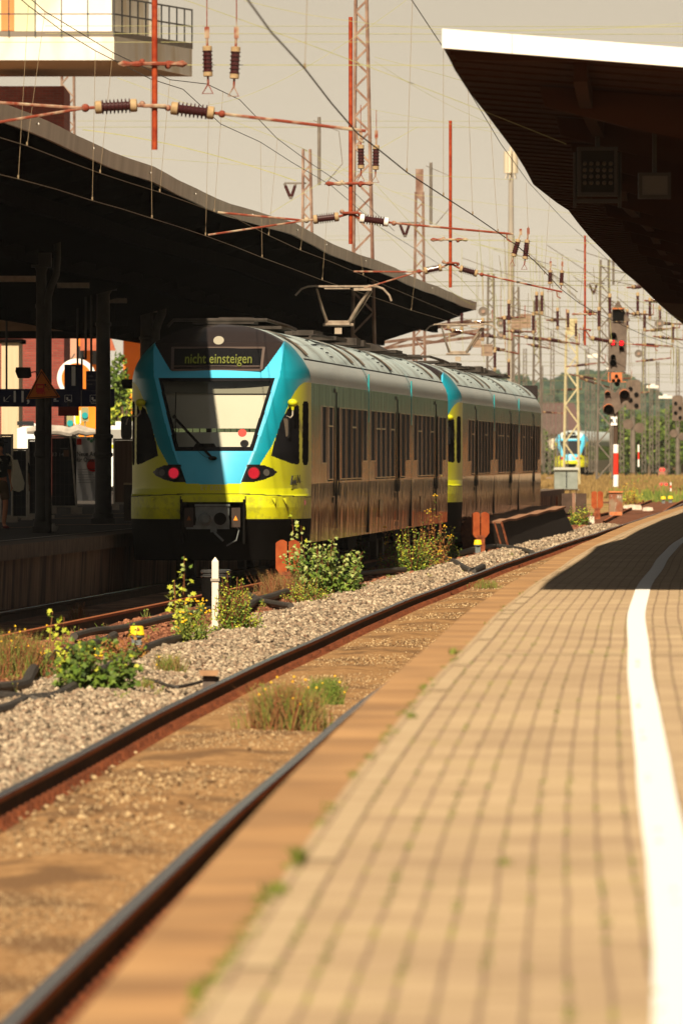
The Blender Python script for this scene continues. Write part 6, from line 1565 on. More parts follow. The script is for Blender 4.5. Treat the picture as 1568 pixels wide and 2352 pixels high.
# timber ramp
a1,a2=Vector((XT(244)+1.15,244,0)),Vector((XT(292)+1.2,292,0))
f1=P(1151,1197,244.6); f2=P(1299,1164,292); b1=Vector((3.75,244.6,-.1)); b2=Vector((6.35,292,-.1))
t=empty('crossing_ramp',(0,0,0),'low dark ramp with a reddish timber top between the train and near track','ramp'); mb=MB(); n=10
tp=[];
for i in range(n+1):
    u=i/n; fr=f1.lerp(f2,u)+Vector((0,0,.02*math.sin(i*2.1))); ba=a1.lerp(a2,u)*1.0; ba.z=fr.z+.01; tp+= [ba,fr]
mb.add(tp,[(2*i,2*i+1,2*i+3,2*i+2) for i in range(n)]); dn=[p-Vector((0,0,.05)) for p in tp]; 
mb.add([tp[1],dn[1],dn[0],tp[0]],[(0,1,2,3)]); mb.add([v for i in range(n+1) for v in (tp[2*i+1],dn[2*i+1])],[(2*i,2*i+1,2*i+3,2*i+2) for i in range(n)]); mb.build('top_deck',M['ramp_top'],t)
mb=MB(); bt=[b1.lerp(b2,i/n) for i in range(n+1)]
mb.add([v for i in range(n+1) for v in (dn[2*i+1]+Vector((-.06,0,0)),bt[i])],[(2*i,2*i+1,2*i+3,2*i+2) for i in range(n)])
mb.add([dn[0],dn[1],bt[0],Vector((a1.x,244,-.1))],[(0,1,2,3)]); mb.build('side_wall',M['ramp_side'],t)
mb=MB(); mb.bar(f1+Vector((.0,-.1,-.02)),b1+Vector((.05,-.1,0)),.05); mb.bar(f1+Vector((-.16,-.1,-.02)),b1+Vector((-.1,-.1,0)),.04); mb.build('strut',M['clip'],t)
c=G(1125,1258,-.1); mb=MB(); mb.box((0,0,.28),(.42,.5,.52)); o=mb.build('concrete_block',M['concrete_dark']); o.location=c+Vector((.1,.3,0)); tag(o,'grey brown concrete block beside the ramp end','block')
mb=MB(); mb.prism([(-.1,0),(.15,0),(.22,.35),(.2,.72),(.0,.78),(-.2,.5)],(0,0,0),(1,0,0),(0,0,1),.06); o=mb.build('rust_plate',M['clip']); c=G(1075,1266,-.1); o.location=c; tag(o,'dark rusty steel plate leaning left of the orange double board','plate')
mb=MB(); mb.tube([(0,0,0),(.02,0,.25),(.10,0,.42)],.05,8); o=mb.build('white_pipe',M['cap_white']); c=G(1070,1265,-.1); o.location=c; tag(o,'white curved pipe end beside the yellow capped box','pipe')
# yellow capped markers
def cap(px,pyt,w,label,base=True,broken=False,pyb=None):
    pb=pyb or pyt+w*1.1; c=G(px,pb,-.10); q=c.y/F; W=w*q; H=(pb-pyt)*q; t=empty('yellow_marker',(c.x,c.y,-.10),label,'marker')
    mb=MB()
    if broken: mb.prism([(-W/2,0),(W/2,0),(W*.55,H*.5),(W*.1,H*.42),(-W*.15,H),(-W*.35,H*1.0)],(0,0,.0),(1,0,0),(0,0,1),.12)
    else: mb.lathe((0,0,H-W*.55),(0,0,H),[(0,W*.5),(.1,W*.5),(.15,W*.47),(.9,W*.40),(1,W*.36)],20)
    mb.build('cap',M['yellow'],t,smooth=not broken)
    if base:
        mb=MB(); mb.lathe((0,0,H-W*.75),(0,0,H-W*.56),[(0,W*.30),(.4,W*.46),(1,W*.46)],16); mb.box((0,0,(H-W*.7)/2),(W*.6,W*.5,H-W*.7)); mb.build('base',M['coupler'],t)
cap(314,1438,38,'yellow capped box on the ballast beside the black hoses',pyb=1482)
cap(230,1488,42,'tipped yellow cap half hidden by the maple shrub',base=False,broken=True,pyb=1507)
cap(1097,1240,20,'yellow capped box in front of the orange double board',pyb=1272)
cap(1405,1167,14,'small yellow cap near the relay cabinet',pyb=1186)
for i,(px,py) in enumerate(((1523,1140),(1539,1139),(1562,1126))):
    cap(px,py,12,['left yellow cap of the far pair on white bases','right yellow cap of the far pair on white bases','far yellow cap at the right picture edge'][i],pyb=py+16)
cap(1319,1093,6,'slim yellow post in the dry grass left of the signal',base=False,pyb=1118)
# white debris
for i,(px,py,w,h,lab) in enumerate([(1452,1162,42,12,'flat pale concrete slab beyond the relay cabinet'),(1487,1166,24,9,'pale concrete lump right of the flat slab'),(1240,1241,14,9,'white broken block beside the ramp'),(1357,1190,14,18,'white stump next to the red double board'),(1170,1253,20,6,'pale flat stones below the ramp')]):
    c=G(px,py+h/2,-.05); q=c.y/F; mb=MB(); mb.prism([(-w*q/2,0),(w*q/2,0),(w*q*.45,h*q*.9),(-w*q*.1,h*q),(-w*q*.5,h*q*.8)],(0,0,0),(1,0,0),(0,0,1),.4); o=mb.build('concrete_piece',mat('pale_conc',(.50,.42,.33),(.66,.58,.47),scale=8)); o.location=(c.x,c.y,-.1); tag(o,lab,'concrete')
# white marker post and dark bucket
c=G(494,1448,-.1); q=c.y/F; H=166*q; t=empty('marker_post',(c.x,c.y,-.1),'white square post with a chamfered top in front of the dark barrel','post')
w=15*q; mb=MB(); mb.box((0,0,H/2-.02),(w,w,H-.04)); mb.add([(-w/2,-w/2,H-.04),(w/2,-w/2,H-.04),(w/2,w/2,H-.04),(-w/2,w/2,H-.04),(0,0,H+.015)],[(0,1,4),(1,2,4),(2,3,4),(3,0,4)]); mb.build('shaft',mat('post_white',(.68,.62,.50),(.76,.70,.58),scale=6),t)
mb=MB(); mb.box((0,-.01,H*.70),(w*1.35,w*1.2,.03)); mb.build('strap',M['galv'],t)
c=G(495,1400,-.1); q=c.y/F; r=34*q; t=empty('barrel',(c.x,c.y,-.1),'dark barrel with a shiny rim behind the white post','barrel'); H=(1400-1308)*q
mb=MB(); mb.lathe((0,0,0),(0,0,H*.86),[(0,r*.9),(1,r*.96)],24); mb.build('body',M['black'],t,smooth=True)
mb=MB(); mb.lathe((0,0,H*.80),(0,0,H),[(0,r*.98),(.1,r*1.02),(.25,r*.95),(.5,r*.95),(.6,r*1.03),(.9,r*1.03),(1,r*.95)],24); mb.build('rim',mat('rim_plastic',(.05,.05,.05),rough=.15,coat=1),t,smooth=True)
# black hoses
def hose(pxs,r,label,z=-.03):
    r*=1.3
    pts=[G(x,y,z) for x,y in pxs]
    # smooth
    q=[]
    for i in range(len(pts)-1):
        p0=pts[max(i-1,0)];p1=pts[i];p2=pts[i+1];p3=pts[min(i+2,len(pts)-1)]
        for k in range(6):
            u=k/6; q.append(.5*((2*p1)+(-p0+p2)*u+(2*p0-5*p1+4*p2-p3)*u*u+(-p0+3*p1-3*p2+p3)*u**3))
    q.append(pts[-1]); mb=MB(); mb.tube(q,r,9); o=mb.build('cable_hose',M['hose'],smooth=True); tag(o,label,'hose')
hose([(-30,1582),(30,1577),(60,1568),(75,1540),(110,1512),(170,1490),(240,1472),(262,1460)],.040,'black hose bending left of the maple shrub')
hose([(-30,1598),(30,1601),(75,1610),(120,1606)],.035,'middle black hose leaving the left picture edge')
hose([(-30,1640),(20,1625),(70,1606),(130,1598),(200,1560),(300,1505),(372,1475),(420,1465)],.036,'lowest black hose running under the maple shrub')
hose([(170,1462),(215,1450),(270,1445),(330,1432),(390,1418),(430,1412),(480,1400)],.036,'black hose behind the yellow capped box')
hose([(560,1400),(585,1382),(620,1372),(650,1362),(690,1352)],.045,'thick hose bundle at the foot of the nearest double board')
hose([(575,1368),(600,1380),(640,1388),(668,1392)],.035,'second hose at the foot of the nearest double board')
hose([(790,1322),(830,1318),(880,1312),(930,1308)],.035,'hose disappearing under the tall weeds')
hose([(985,1292),(1010,1283),(1040,1290),(1065,1305),(1085,1312),(1108,1302)],.050,'looping thick hose near the far rail')
hose([(1000,1275),(1050,1272),(1090,1262),(1140,1256),(1190,1262),(1222,1270)],.050,'long black hose in front of the ramp')
hose([(330,1560),(360,1566),(400,1578),(440,1572),(462,1566)],.012,'thin black cable ending at the rail contact box')
# rail contact box
c=G(480,1582,-.1); q=c.y/F; t=empty('rail_contact_box',(c.x,c.y,-.1),'rusty topped sensor box against the near rail','box'); w=46*q; H=42*q
mb=MB(); mb.prism([(-w*.42,H*.72),(w*.42,H*.72),(w*.5,H),(-w*.5,H)],(0,.1,0),(1,0,0),(0,0,1),.25); mb.build('top',mat('box_top',(.30,.17,.09),(.38,.22,.12),scale=8),t); mb=MB(); mb.box((0,0,H*.36),(w*.62,.18,H*.72)); mb.box((w*.35,.05,H*.5),(w*.3,.15,H*.3)); mb.build('base',mat('box_base',(.09,.07,.06),(.14,.11,.09),scale=9),t)
# ------------------------------------------------------------------ vegetation
LOBE=[(0,-.5),(.12,-.28),(.45,-.38),(.34,-.08),(.52,.12),(.24,.18),(.14,.30),(0,.58),(-.14,.30),(-.24,.18),(-.52,.12),(-.34,-.08),(-.45,-.38),(-.12,-.28)]
OVAL=[(0,-.5),(.22,-.2),(.24,.12),(0,.5),(-.24,.12),(-.22,-.2)]
def leaf(mb,c,size,nrm,rot,shape,k=0):
    n=Vector(nrm).normalized(); a=n.orthogonal().normalized(); b=n.cross(a)
    ca,sa=math.cos(rot),math.sin(rot); u=a*ca+b*sa; v=b*ca-a*sa
    pts=[c+u*(x*size)+v*(y*size)+n*(-abs(x)*size*.35) for x,y in shape]
    if len(shape)>8:
        o=len(mb.v); mb.add([c]+pts,[(0,i+1,(i+1)%len(pts)+1) for i in range(len(pts))],k)
    else: mb.add(pts,[tuple(range(len(pts)))],k)
def shrub(name,px,pyb,wpx,hpx,label,mats,nst=14,nlf=16,ls=.07,shape=LOBE,upright=.6,z=-.12,droop=.2,stem='stem_red',cat='shrub',depth=1.0,hprof=None,flowers=0,seed=1,bias=None):
    r=random.Random(seed); c=G(px,pyb,z); q=c.y/F; w=wpx*q/2; h=hpx*q
    t=empty(name,c,label,cat); sb=MB(); lb=MB(); fb=MB()
    for i in range(nst):
        bx=r.uniform(-.75,.75)*w; by=r.uniform(-.5,.5)*w*depth
        u=bx/w if w else 0
        hh=h*1.12*(hprof(u) if hprof else (1-.45*u*u))*r.uniform(.2,1.15)
        tip=Vector((bx*1.25+r.gauss(0,w*.12),by*1.2+r.gauss(0,w*.1),hh)); b0=Vector((bx*.6,by*.6,0)); mid=b0.lerp(tip,.5)+Vector((r.gauss(0,.03),r.gauss(0,.03),.02))
        pts=[b0,mid,tip]; sb.tube(pts,[.007,.005,.003],5)
        for j in range(int(nlf*1.6)):
            f=(j+.5+r.uniform(-.4,.4))/int(nlf*1.6); p=b0.lerp(mid,f*2) if f<.5 else mid.lerp(tip,f*2-1)
            d=Vector((r.gauss(0,1),r.gauss(0,1)-.3,0)).normalized(); l=ls*r.uniform(.55,1.15)*(1.1-.35*f); p2=p+d*l*r.uniform(.5,1.5)+Vector((0,0,r.uniform(-.3,.4)*l))
            n=Vector((r.gauss(0,.5)+d.x*.3,-.55+r.gauss(0,.45),.75+r.gauss(0,.3)))
            k=min(len(mats)-1,int(abs(r.gauss(0,.75))*1.0+ (f>.75)*r.random()*1.2)) if bias is None else min(len(mats)-1,int(r.random()**bias*len(mats)))
            leaf(lb,p2,l,n,r.uniform(0,6.28),shape,k)
        if flowers and r.random()<flowers:
            for _ in range(6): 
                p=tip+Vector((r.gauss(0,.03),r.gauss(0,.03),r.gauss(0,.015))); fb.disc(p,.011,(r.gauss(0,.3),-.6,1),.006,7)
    sb.build('stem',M[stem],t)['kind']='stuff'
    o=lb.build('leaves',[M[m] for m in mats],t); o['kind']='stuff'
    if fb.v: fb.build('flowers',M['flower'],t)['kind']='stuff'
    return t
shrub('maple_shrub',222,1600,190,120,'dark and lime green maple shrub on the ballast beside the near rail',['leaf_mid','leaf_dark','leaf_lime'],nst=34,nlf=26,ls=.08,seed=3,hprof=lambda u:1.0-.3*abs(u),depth=1.2)
shrub('maple_sapling',133,1530,70,105,'sparse bright lime maple sapling leaning up left of the maple shrub',['leaf_lime','leaf_mid','leaf_lime'],nst=4,nlf=14,ls=.075,seed=5,hprof=lambda u:1,depth=.4)
shrub('reddish_bramble',285,1535,110,85,'reddish brown bramble between the yellow caps and the maple shrub',['leaf_brown','leaf_mid','leaf_dark'],nst=16,nlf=14,ls=.055,seed=8)
shrub('maple_sapling',432,1470,80,160,'tall lime green maple sapling left of the white post',['leaf_lime','leaf_pale','leaf_mid'],nst=5,nlf=17,ls=.085,seed=11,hprof=lambda u:1,depth=.4)
shrub('ragwort',440,1485,105,90,'yellow flowering ragwort at the foot of the white post',['grass_green','leaf_mid','leaf_lime'],nst=40,nlf=12,ls=.045,shape=OVAL,seed=13,flowers=.3,stem='grass_green',cat='wildflower')
shrub('green_bush',545,1465,120,130,'fine leaved bright green bush right of the white post',['leaf_mid','leaf_lime','leaf_dark'],nst=80,nlf=22,ls=.045,shape=OVAL,seed=17,hprof=lambda u:1-.5*abs(u+.25))
shrub('tall_weed',685,1355,62,190,'single tall pale leaved weed rising behind the nearest red double board',['leaf_pale','leaf_lime'],nst=2,nlf=20,ls=.11,seed=19,hprof=lambda u:1,depth=.3)
shrub('green_bush',742,1372,195,122,'broad pale green bush spreading right of the nearest red double board',['leaf_mid','leaf_pale','leaf_dark'],nst=80,nlf=20,ls=.08,seed=23,hprof=lambda u:.95-.35*abs(u),depth=1.2)
shrub('ground_ivy',705,1394,130,56,'low fresh green creeper at the edge of the grey ballast',['leaf_mid','leaf_lime'],nst=50,nlf=12,ls=.045,shape=OVAL,seed=29)
shrub('green_bush',945,1318,110,88,'bright green low bush below the tall weeds beside the train',['leaf_mid','leaf_lime','leaf_dark'],nst=62,nlf=17,ls=.062,shape=OVAL,seed=31)
shrub('tall_weed',887,1318,36,110,'slender tall weed left of the low bright bush',['leaf_mid','leaf_brown','leaf_lime'],nst=7,nlf=22,ls=.055,shape=OVAL,seed=37,hprof=lambda u:1,flowers=.4)
shrub('tall_weed',918,1312,34,85,'second slender weed above the low bright bush',['leaf_mid','leaf_lime'],nst=6,nlf=20,ls=.055,shape=OVAL,seed=38,hprof=lambda u:1)
shrub('brown_weed',1003,1305,66,140,'tall brownish seeding weed in front of the train bogie',['leaf_brown','leaf_mid','leaf_lime'],nst=16,nlf=30,ls=.052,shape=OVAL,seed=41,hprof=lambda u:1-.4*abs(u),flowers=.25)
shrub('tall_weed',1038,1285,34,62,'green weed just left of the leaning rusty plate',['leaf_mid','leaf_lime'],nst=9,nlf=16,ls=.065,seed=43)
shrub('dark_weed',815,1310,50,90,'dark shaded weed against the lower side of the train',['leaf_dark','leaf_dark'],nst=12,nlf=14,ls=.08,seed=44)
shrub('green_bush',1332,1208,52,42,'small yellow green bush at the far end of the ramp',['leaf_mid','leaf_lime','leaf_brown'],nst=30,nlf=14,ls=.09,shape=OVAL,seed=47)
shrub('orange_weed',1448,1158,50,40,'orange flowering weeds right of the relay cabinet',['leaf_brown','leaf_lime'],nst=26,nlf=12,ls=.10,shape=OVAL,seed=53,flowers=.8)
shrub('small_weed',985,1335,26,14,'tiny weed alone on the grey ballast',['leaf_mid','leaf_lime'],nst=8,nlf=8,ls=.04,shape=OVAL,seed=59)
def grassclump(name,px,pyb,wpx,hpx,n,label,mats,flowers=0,seed=1,z=-.13,w_=.0032,depth=1.0):
    r=random.Random(seed); c=G(px,pyb,z); q=c.y/F; w=wpx*q/2; h=hpx*q; t=empty(name,c,label,'grass'); mb=MB(); fb=MB()
    for i in range(int(n*1.5)):
        x=r.gauss(0,.42)*w; y=r.gauss(0,.3)*w*depth; hh=h*r.uniform(.4,1.0)*(1-.35*(x/w)**2); l=Vector((r.gauss(0,.30),r.gauss(0,.2),1))*hh
        b=Vector((x,y,0)); s=Vector((w_,0,0)); m=b+l*.55; tp=b+l+Vector((r.gauss(0,.08)*hh,0,0)); k=min(len(mats)-1,int(r.random()*len(mats)))
        mb.add([b-s,b+s,m+s*.8,m-s*.8,tp],[(0,1,2,3),(3,2,4)],k)
        if r.random()<.25:
            for j in range(4): leaf(mb,b+l*r.uniform(.3,.95),.022,(r.gauss(0,.4),-1,.6),r.uniform(0,6),OVAL,k)
        if flowers and r.random()<flowers: fb.disc(tp,.009,(0,-.8,1),.008,7)
    mb.build('blades',[M[m] for m in mats],t)['kind']='stuff'
    if fb.v: fb.build('flowers',M['flower'],t)['kind']='stuff'
grassclump('weed_clump',655,1680,180,125,900,'grassy clump with small yellow flowers between the near rails',['grass_green','grass_dry','stem_red','grass_dry'],flowers=.012,seed=2,z=-.14)
grassclump('weed_clump',745,1620,90,75,350,'greener right hand part of weeds between the near rails',['grass_green','leaf_mid'],flowers=.02,seed=21,z=-.14)
grassclump('dry_weeds',40,1560,150,125,620,'dry reddish weeds at the left picture edge',['grass_dry','stem_red','grass_green'],flowers=.02,seed=4)
grassclump('weed_clump',392,1560,75,70,220,'thin pale weeds on the grey ballast below the ragwort',['grass_green','grass_dry'],flowers=.01,seed=6)
grassclump('weed_clump',335,1595,40,45,110,'small weeds just right of the maple shrub',['grass_green','grass_dry'],seed=7)
grassclump('dry_weeds',640,1375,110,75,300,'dry reddish stems around the nearest double board',['stem_red','grass_dry'],seed=9)
grassclump('dry_weeds',180,1432,60,52,60,'bare dry twigs beside the rail of the train track',['grass_dry','stem_red'],seed=10,w_=.004)
grassclump('dry_weeds',1215,1232,140,34,420,'dry orange grass along the foot of the ramp',['grass_dry','stem_red'],seed=12)
grassclump('weed_clump',1115,1352,70,26,140,'small weeds in the gravel close to the platform edge',['grass_green','grass_dry'],seed=15)
grassclump('shaded_grass',548,1342,110,34,120,'shaded grass at the foot of the left platform wall',['grass_green'],seed=16)
mb=MB(); r=random.Random(5)
for i in range(170):
    Y=1/(1/58+(1/230-1/58)*r.random()); w_=XL(Y)-.15-(XT(Y)+.9); dd_=r.random()**.6*w_
    c=Vector((XL(Y)-.15-dd_,Y,-.10)); n_=r.randint(5,16); hh=r.uniform(.03,.16)
    for _ in range(n_):
        a=r.uniform(0,6.28); b=c+Vector((math.cos(a),math.sin(a),0))*r.uniform(0,.07); l=Vector((r.gauss(0,.4),r.gauss(0,.3),1))*hh*r.uniform(.4,1); sd=Vector((.004,0,0))
        mb.add([b-sd,b+sd,b+l],[(0,1,2)],r.randint(0,2))
        if r.random()<.5: leaf(mb,b+l*.8,r.uniform(.02,.04),(r.gauss(0,.5),-1,.8),r.uniform(0,6),OVAL,r.randint(0,2))
o=mb.build('ballast_weeds',[M['grass_green'],M['grass_dry'],M['leaf_mid']]); tag(o,'scattered straggly seedlings and dry stems over the ballast','weeds',kind='stuff')
# far meadow: tall dry grass
def meadow(name,n,Yr,xr,h,mats,label,seed,w):
    g=np.random.default_rng(seed); u=g.uniform(0,1,n); Y=1/(1/Yr[0]+(1/Yr[1]-1/Yr[0])*u); px=g.uniform(*xr,n); X=(px-CX)*Y/F
    H=h*g.uniform(.4,1.1,n)*(1+.5*np.sin(X*.9+Y*.05)); ww=w*np.clip(Y/400,1,3); z0=np.where(Y<350,-.3,-.3+np.minimum(.35,(Y-350)*.0012))
    lean=g.normal(0,.15,n)*H
    V=np.stack([np.stack([X-ww,Y,z0],1),np.stack([X+ww,Y,z0],1),np.stack([X+lean+ww*.6,Y,z0+H],1),np.stack([X+lean-ww*.6,Y+.05,z0+H*.95],1)],1).reshape(-1,3)
    Fq=np.arange(4*n).reshape(-1,4); o=mesh_np(name,V,Fq,M[mats]); tag(o,label,'grass',kind='stuff')
meadow('dry_meadow',15000,(540,900),(1225,1575),.42,'grass_dry','tall dry ochre grass in front of the distant train',31,.03)
meadow('green_meadow',1500,(500,900),(1400,1575),.38,'grass_green','greener grass patches right of the signal',32,.035)
# ------------------------------------------------------------------ background trees and hills
def leafcloud(mb,c,rx,ry,rz_,n,ls,r,k=2):
    for i in range(n):
        a=r.uniform(0,6.283); e=math.acos(r.uniform(-1,1)); q=r.uniform(.55,1.0)**.6
        p=Vector((c[0]+rx*q*math.sin(e)*math.cos(a),c[1]+ry*q*math.sin(e)*math.sin(a),c[2]+rz_*q*math.cos(e)))
        leaf(mb,p,ls*r.uniform(.6,1.3),(r.gauss(0,.6),-.5+r.gauss(0,.5),.6+r.gauss(0,.4)),r.uniform(0,6),OVAL,min(k-1,int(r.random()*k)))
def tree(px,pyt,wpx,Y,label,mats,seed,n=900,ls=.35,z0=-.1,name='leafy_tree'):
    r=random.Random(seed); q=Y/F; H=2+(HY-pyt)*q-z0; W=wpx*q/2; t=empty(name,((px-CX)*q,Y,z0),label,'tree','trees behind the railway yard')
    tb=MB(); tb.tube([(0,0,0),(.1,0,H*.35),(-.05,0,H*.75)],[H*.03,H*.02,H*.008],7)
    for i in range(4): tb.tube([(0,0,H*(.25+.1*i)),(W*.5*math.cos(i*1.9),W*.4*math.sin(i*1.9),H*(.5+.1*i))],[H*.012,H*.005],5)
    tb.build('trunk',M['bark'],t)
    lb=MB(); cl=[]
    for i in range(9): cl.append((r.uniform(-.6,.6)*W,r.uniform(-.5,.5)*W,H*r.uniform(.28,.82),W*r.uniform(.35,.6),H*r.uniform(.12,.24)))
    for (x,y,z,a,b) in cl: leafcloud(lb,(x,y,z),a,a,b,n//9,ls,r,len(mats))
    lb.build('crown',[M[m] for m in mats],t)['kind']='stuff'
r_=random.Random(99)
tr=[(1262,1010,70,1000),(1290,1000,60,1020),(1365,985,80,1010),(1410,960,95,1030),(1455,975,80,1000),(1490,950,90,1040),(1530,965,85,1010),(1566,945,90,1020),(1235,985,60,1040),(1340,965,80,1080),(1450,930,110,1100),(1545,920,110,1110)]
TL=['green tree directly behind the left edge of the distant train','green tree rising over the distant train roof','green tree behind the distant train carriages, left of the grey lattice mast','broad tree behind the railway signal board','green tree between the railway signal and the dark signal beside it','taller tree just right of the dark back-lit signal','round tree behind the dark signal at the right','rightmost green tree cut by the picture edge','green tree in front of the far hall, nearest the silver train end','small tree behind the cream lattice mast','highest of the back row trees, above the railway signal foot','back row tree high at the right, behind the dark signal']
for i,(px,pt,w,Y) in enumerate(tr):
    tree(px,pt,w,Y,TL[i],['leaf_dark','leaf_mid','leaf_dark'],100+i,n=1300,ls=.42)
tree(268,768,80,430,'green tree filling the gap right of the middle column',['leaf_dark','leaf_mid'],201,n=1500,ls=.22)
tree(283,850,70,420,'yellowish green tree just left of the train nose',['leaf_mid','leaf_lime'],202,n=1500,ls=.20)
tree(183,985,90,340,'sunlit yellow green bush behind the poster fence',['leaf_mid','leaf_lime'],203,n=1200,ls=.13,name='leafy_bush')
# far building
t=empty('far_hall',(P(1245,1070,1150).x,1150,0),'far hall with a dark grey brown roof behind the distant train','building'); q=1150/F
mb=MB(); mb.box((0,0,2+(HY-995)*q/1-1.6),(170*q,8,3.2)); mb.build('wall',M['render_white'],t)
mb=MB(); z1=2+(HY-995)*q; z2=2+(HY-925)*q; mb.add([(-90*q,-4.5,z1-.1),(90*q,-4.5,z1-.1),(75*q,3,z2),(-90*q,3,z2)],[(0,1,2,3)]); mb.add([(90*q,-4.5,z1-.1),(90*q,6,z1-.1),(75*q,3,z2)],[(0,1,2)]); mb.build('roof',mat('roof_brown',(.10,.06,.055),(.13,.08,.07),rough=.8),t)
# small white rectangles (distant lamps over the yard)
for i,(px,py,w) in enumerate([(1414-6,790,30),(1366,818,34),(1582-10,920,20),(1498,888,28),(1527,912,30),(1410,846,34),(1533,943,16)][:6]):
    c=P(px,py,700); q=700/F; mb=MB(); mb.box((0,0,0),(w*q,.3,6*q)); mb.box((0,0,.12),(w*q*.3,.1,.1)); o=mb.build('yard_lamp',mat('lamp_white',(.70,.66,.60))); o.location=c; tag(o,'flat pale yard lamp seen against the dark hillside','lamp','flat pale lamps over the yard')
# hills
mb=MB(); nx,ny=70,10
def hz(x,y): 
    k=min(1,max(0,(y-1250)/600)); k=k*k*(3-2*k); px=CX+x*F/y
    e_=min(1,max(0,(px-1750)/500)); return -.3+ k*(11.0+3.0*math.sin(px*.006+.4)+1.4*math.sin(px*.019)+.004*x+14*e_)  # raised out of view on the right to darken the train side's reflection
vs=[(-260+620*i/nx,1250+1000*j/ny,hz(-260+620*i/nx,1250+1000*j/ny)) for j in range(ny+1) for i in range(nx+1)]
mb.add(vs,[(j*(nx+1)+i,j*(nx+1)+i+1,(j+1)*(nx+1)+i+1,(j+1)*(nx+1)+i) for j in range(ny) for i in range(nx)])
o=mb.build('hills',M['wood_far'],smooth=True); o['kind']='structure'
# forest on the hills, one mass
g=np.random.default_rng(77); v0,f0=ico()
# subdivide the ico once
def subdiv(v,f):
    v=list(map(tuple,v)); c={}; nf=[]
    def mid(a,b):
        k=(min(a,b),max(a,b))
        if k not in c:
            m=np.array(v[a])+np.array(v[b]); m/=np.linalg.norm(m); v.append(tuple(m)); c[k]=len(v)-1
        return c[k]
    for a,b,d in f:
        x,y,z=mid(a,b),mid(b,d),mid(d,a); nf+=[(a,x,z),(b,y,x),(d,z,y),(x,y,z)]
    return np.array(v),np.array(nf)
v1,f1=subdiv(v0,f0); v1,f1=subdiv(v1,f1)
n=5200; Y=g.uniform(1180,1950,n); px=np.where(g.uniform(0,1,n)<.6,g.uniform(700,1620,n),g.uniform(1600,3700,n)); X=(px-CX)*Y/F
Z=np.array([hz(a,b) for a,b in zip(X,Y)]); S=g.uniform(.7,1.8,n)
V=np.repeat(v1[None],n,0)
ph=g.uniform(0,6,(n,1))
nz=1+.16*np.sin(V[:,:,0]*5+ph)+.16*np.sin(V[:,:,1]*6+ph*2)+.16*np.sin(V[:,:,2]*7+ph*3)+g.uniform(-.16,.16,V.shape[:2])
V=V*nz[:,:,None]*S[:,None,None]*np.array([1.0,1.0,1.1]); V+=np.stack([X,Y,Z+S*.5],1)[:,None,:]
Fa=(f1[None]+len(v1)*np.arange(n)[:,None,None]).reshape(-1,3)
o=mesh_np('far_wood',V.reshape(-1,3),Fa,mat('crown_far',(.034,.056,.042),(.062,.092,.060),rough=.9,island=True)); tag(o,'hazy wooded hillside along the horizon','forest',kind='stuff')  # crowns lightened towards blue, distance haze put into their colour
n=700; Y=g.uniform(1130,1240,n); px=g.uniform(1000,3700,n); X=(px-CX)*Y/F; S=g.uniform(1.2,2.3,n)
V=np.repeat(v1[None],n,0); nz=1+g.uniform(-.28,.28,V.shape[:2]); V=V*nz[:,:,None]*S[:,None,None]; V+=np.stack([X,Y,S*.6],1)[:,None,:]
Fa=(f1[None]+len(v1)*np.arange(n)[:,None,None]).reshape(-1,3)
o=mesh_np('tree_belt',V.reshape(-1,3),Fa,mat('crown_belt',(.028,.042,.028),(.058,.078,.046),rough=.9,island=True)); tag(o,'dense belt of dark trees at the end of the yard','forest',kind='stuff')
n=420; X=g.uniform(25,64,n); Y=g.uniform(640,670,n); S=g.uniform(1.2,2.2,n); Z=g.uniform(.5,8.5,n)  # unseen tree mass added to darken the reflection in the train side
V=np.repeat(v1[None],n,0); nz=1+g.uniform(-.28,.28,V.shape[:2]); V=V*nz[:,:,None]*S[:,None,None]; V+=np.stack([X,Y,Z],1)[:,None,:]
Fa=(f1[None]+len(v1)*np.arange(n)[:,None,None]).reshape(-1,3)
o=mesh_np('tree_belt',V.reshape(-1,3),Fa,MATS['crown_belt']); tag(o,'dark tree mass added out of view to darken the train side reflection','forest',kind='stuff')
SH={30:'first orange hut added out of view for the train side reflection',33.5:'low white hut added out of view for the train side reflection',36:'narrow brick hut added out of view for the train side reflection',38.6:'second orange hut added out of view for the train side reflection',41.5:'tall brick hut added out of view for the train side reflection',44:'third orange hut added out of view for the train side reflection',47:'last brick hut added out of view for the train side reflection'}
for (xa,xb,Yb,hb,mt) in ((30,31.2,600,3.0,'orange_wall'),(33.5,34.2,610,2.3,'render_white'),(36,36.9,600,3.9,'brick_wall2'),(38.6,39.5,590,3.2,'orange_wall'),(41.5,42.6,600,4.4,'brick_wall2'),(44,44.7,600,3.3,'orange_wall'),(47,48.2,600,4.2,'brick_wall2')):
    t=empty('reflection_hut',((xa+xb)/2,Yb,-.2),SH[xa],'reflection_prop')  # unseen narrow huts added to break up the reflection in the train side
    w=xb-xa; mb=MB(); mb.box((0,3,hb/2),(w,6,hb)); mb.build('wall',M[mt],t)
    mb=MB(); mb.prism([(-w/2-.1,0),(w/2+.1,0),(0,.5)],(0,-.3,hb),(1,0,0),(0,0,1),-6.6); mb.build('roof',M['roof_tile'],t)
    mb=MB(); mb.box((0,-.03,hb*.5),(w*.4,.06,1.0)); mb.build('window',M['window_dark'],t)
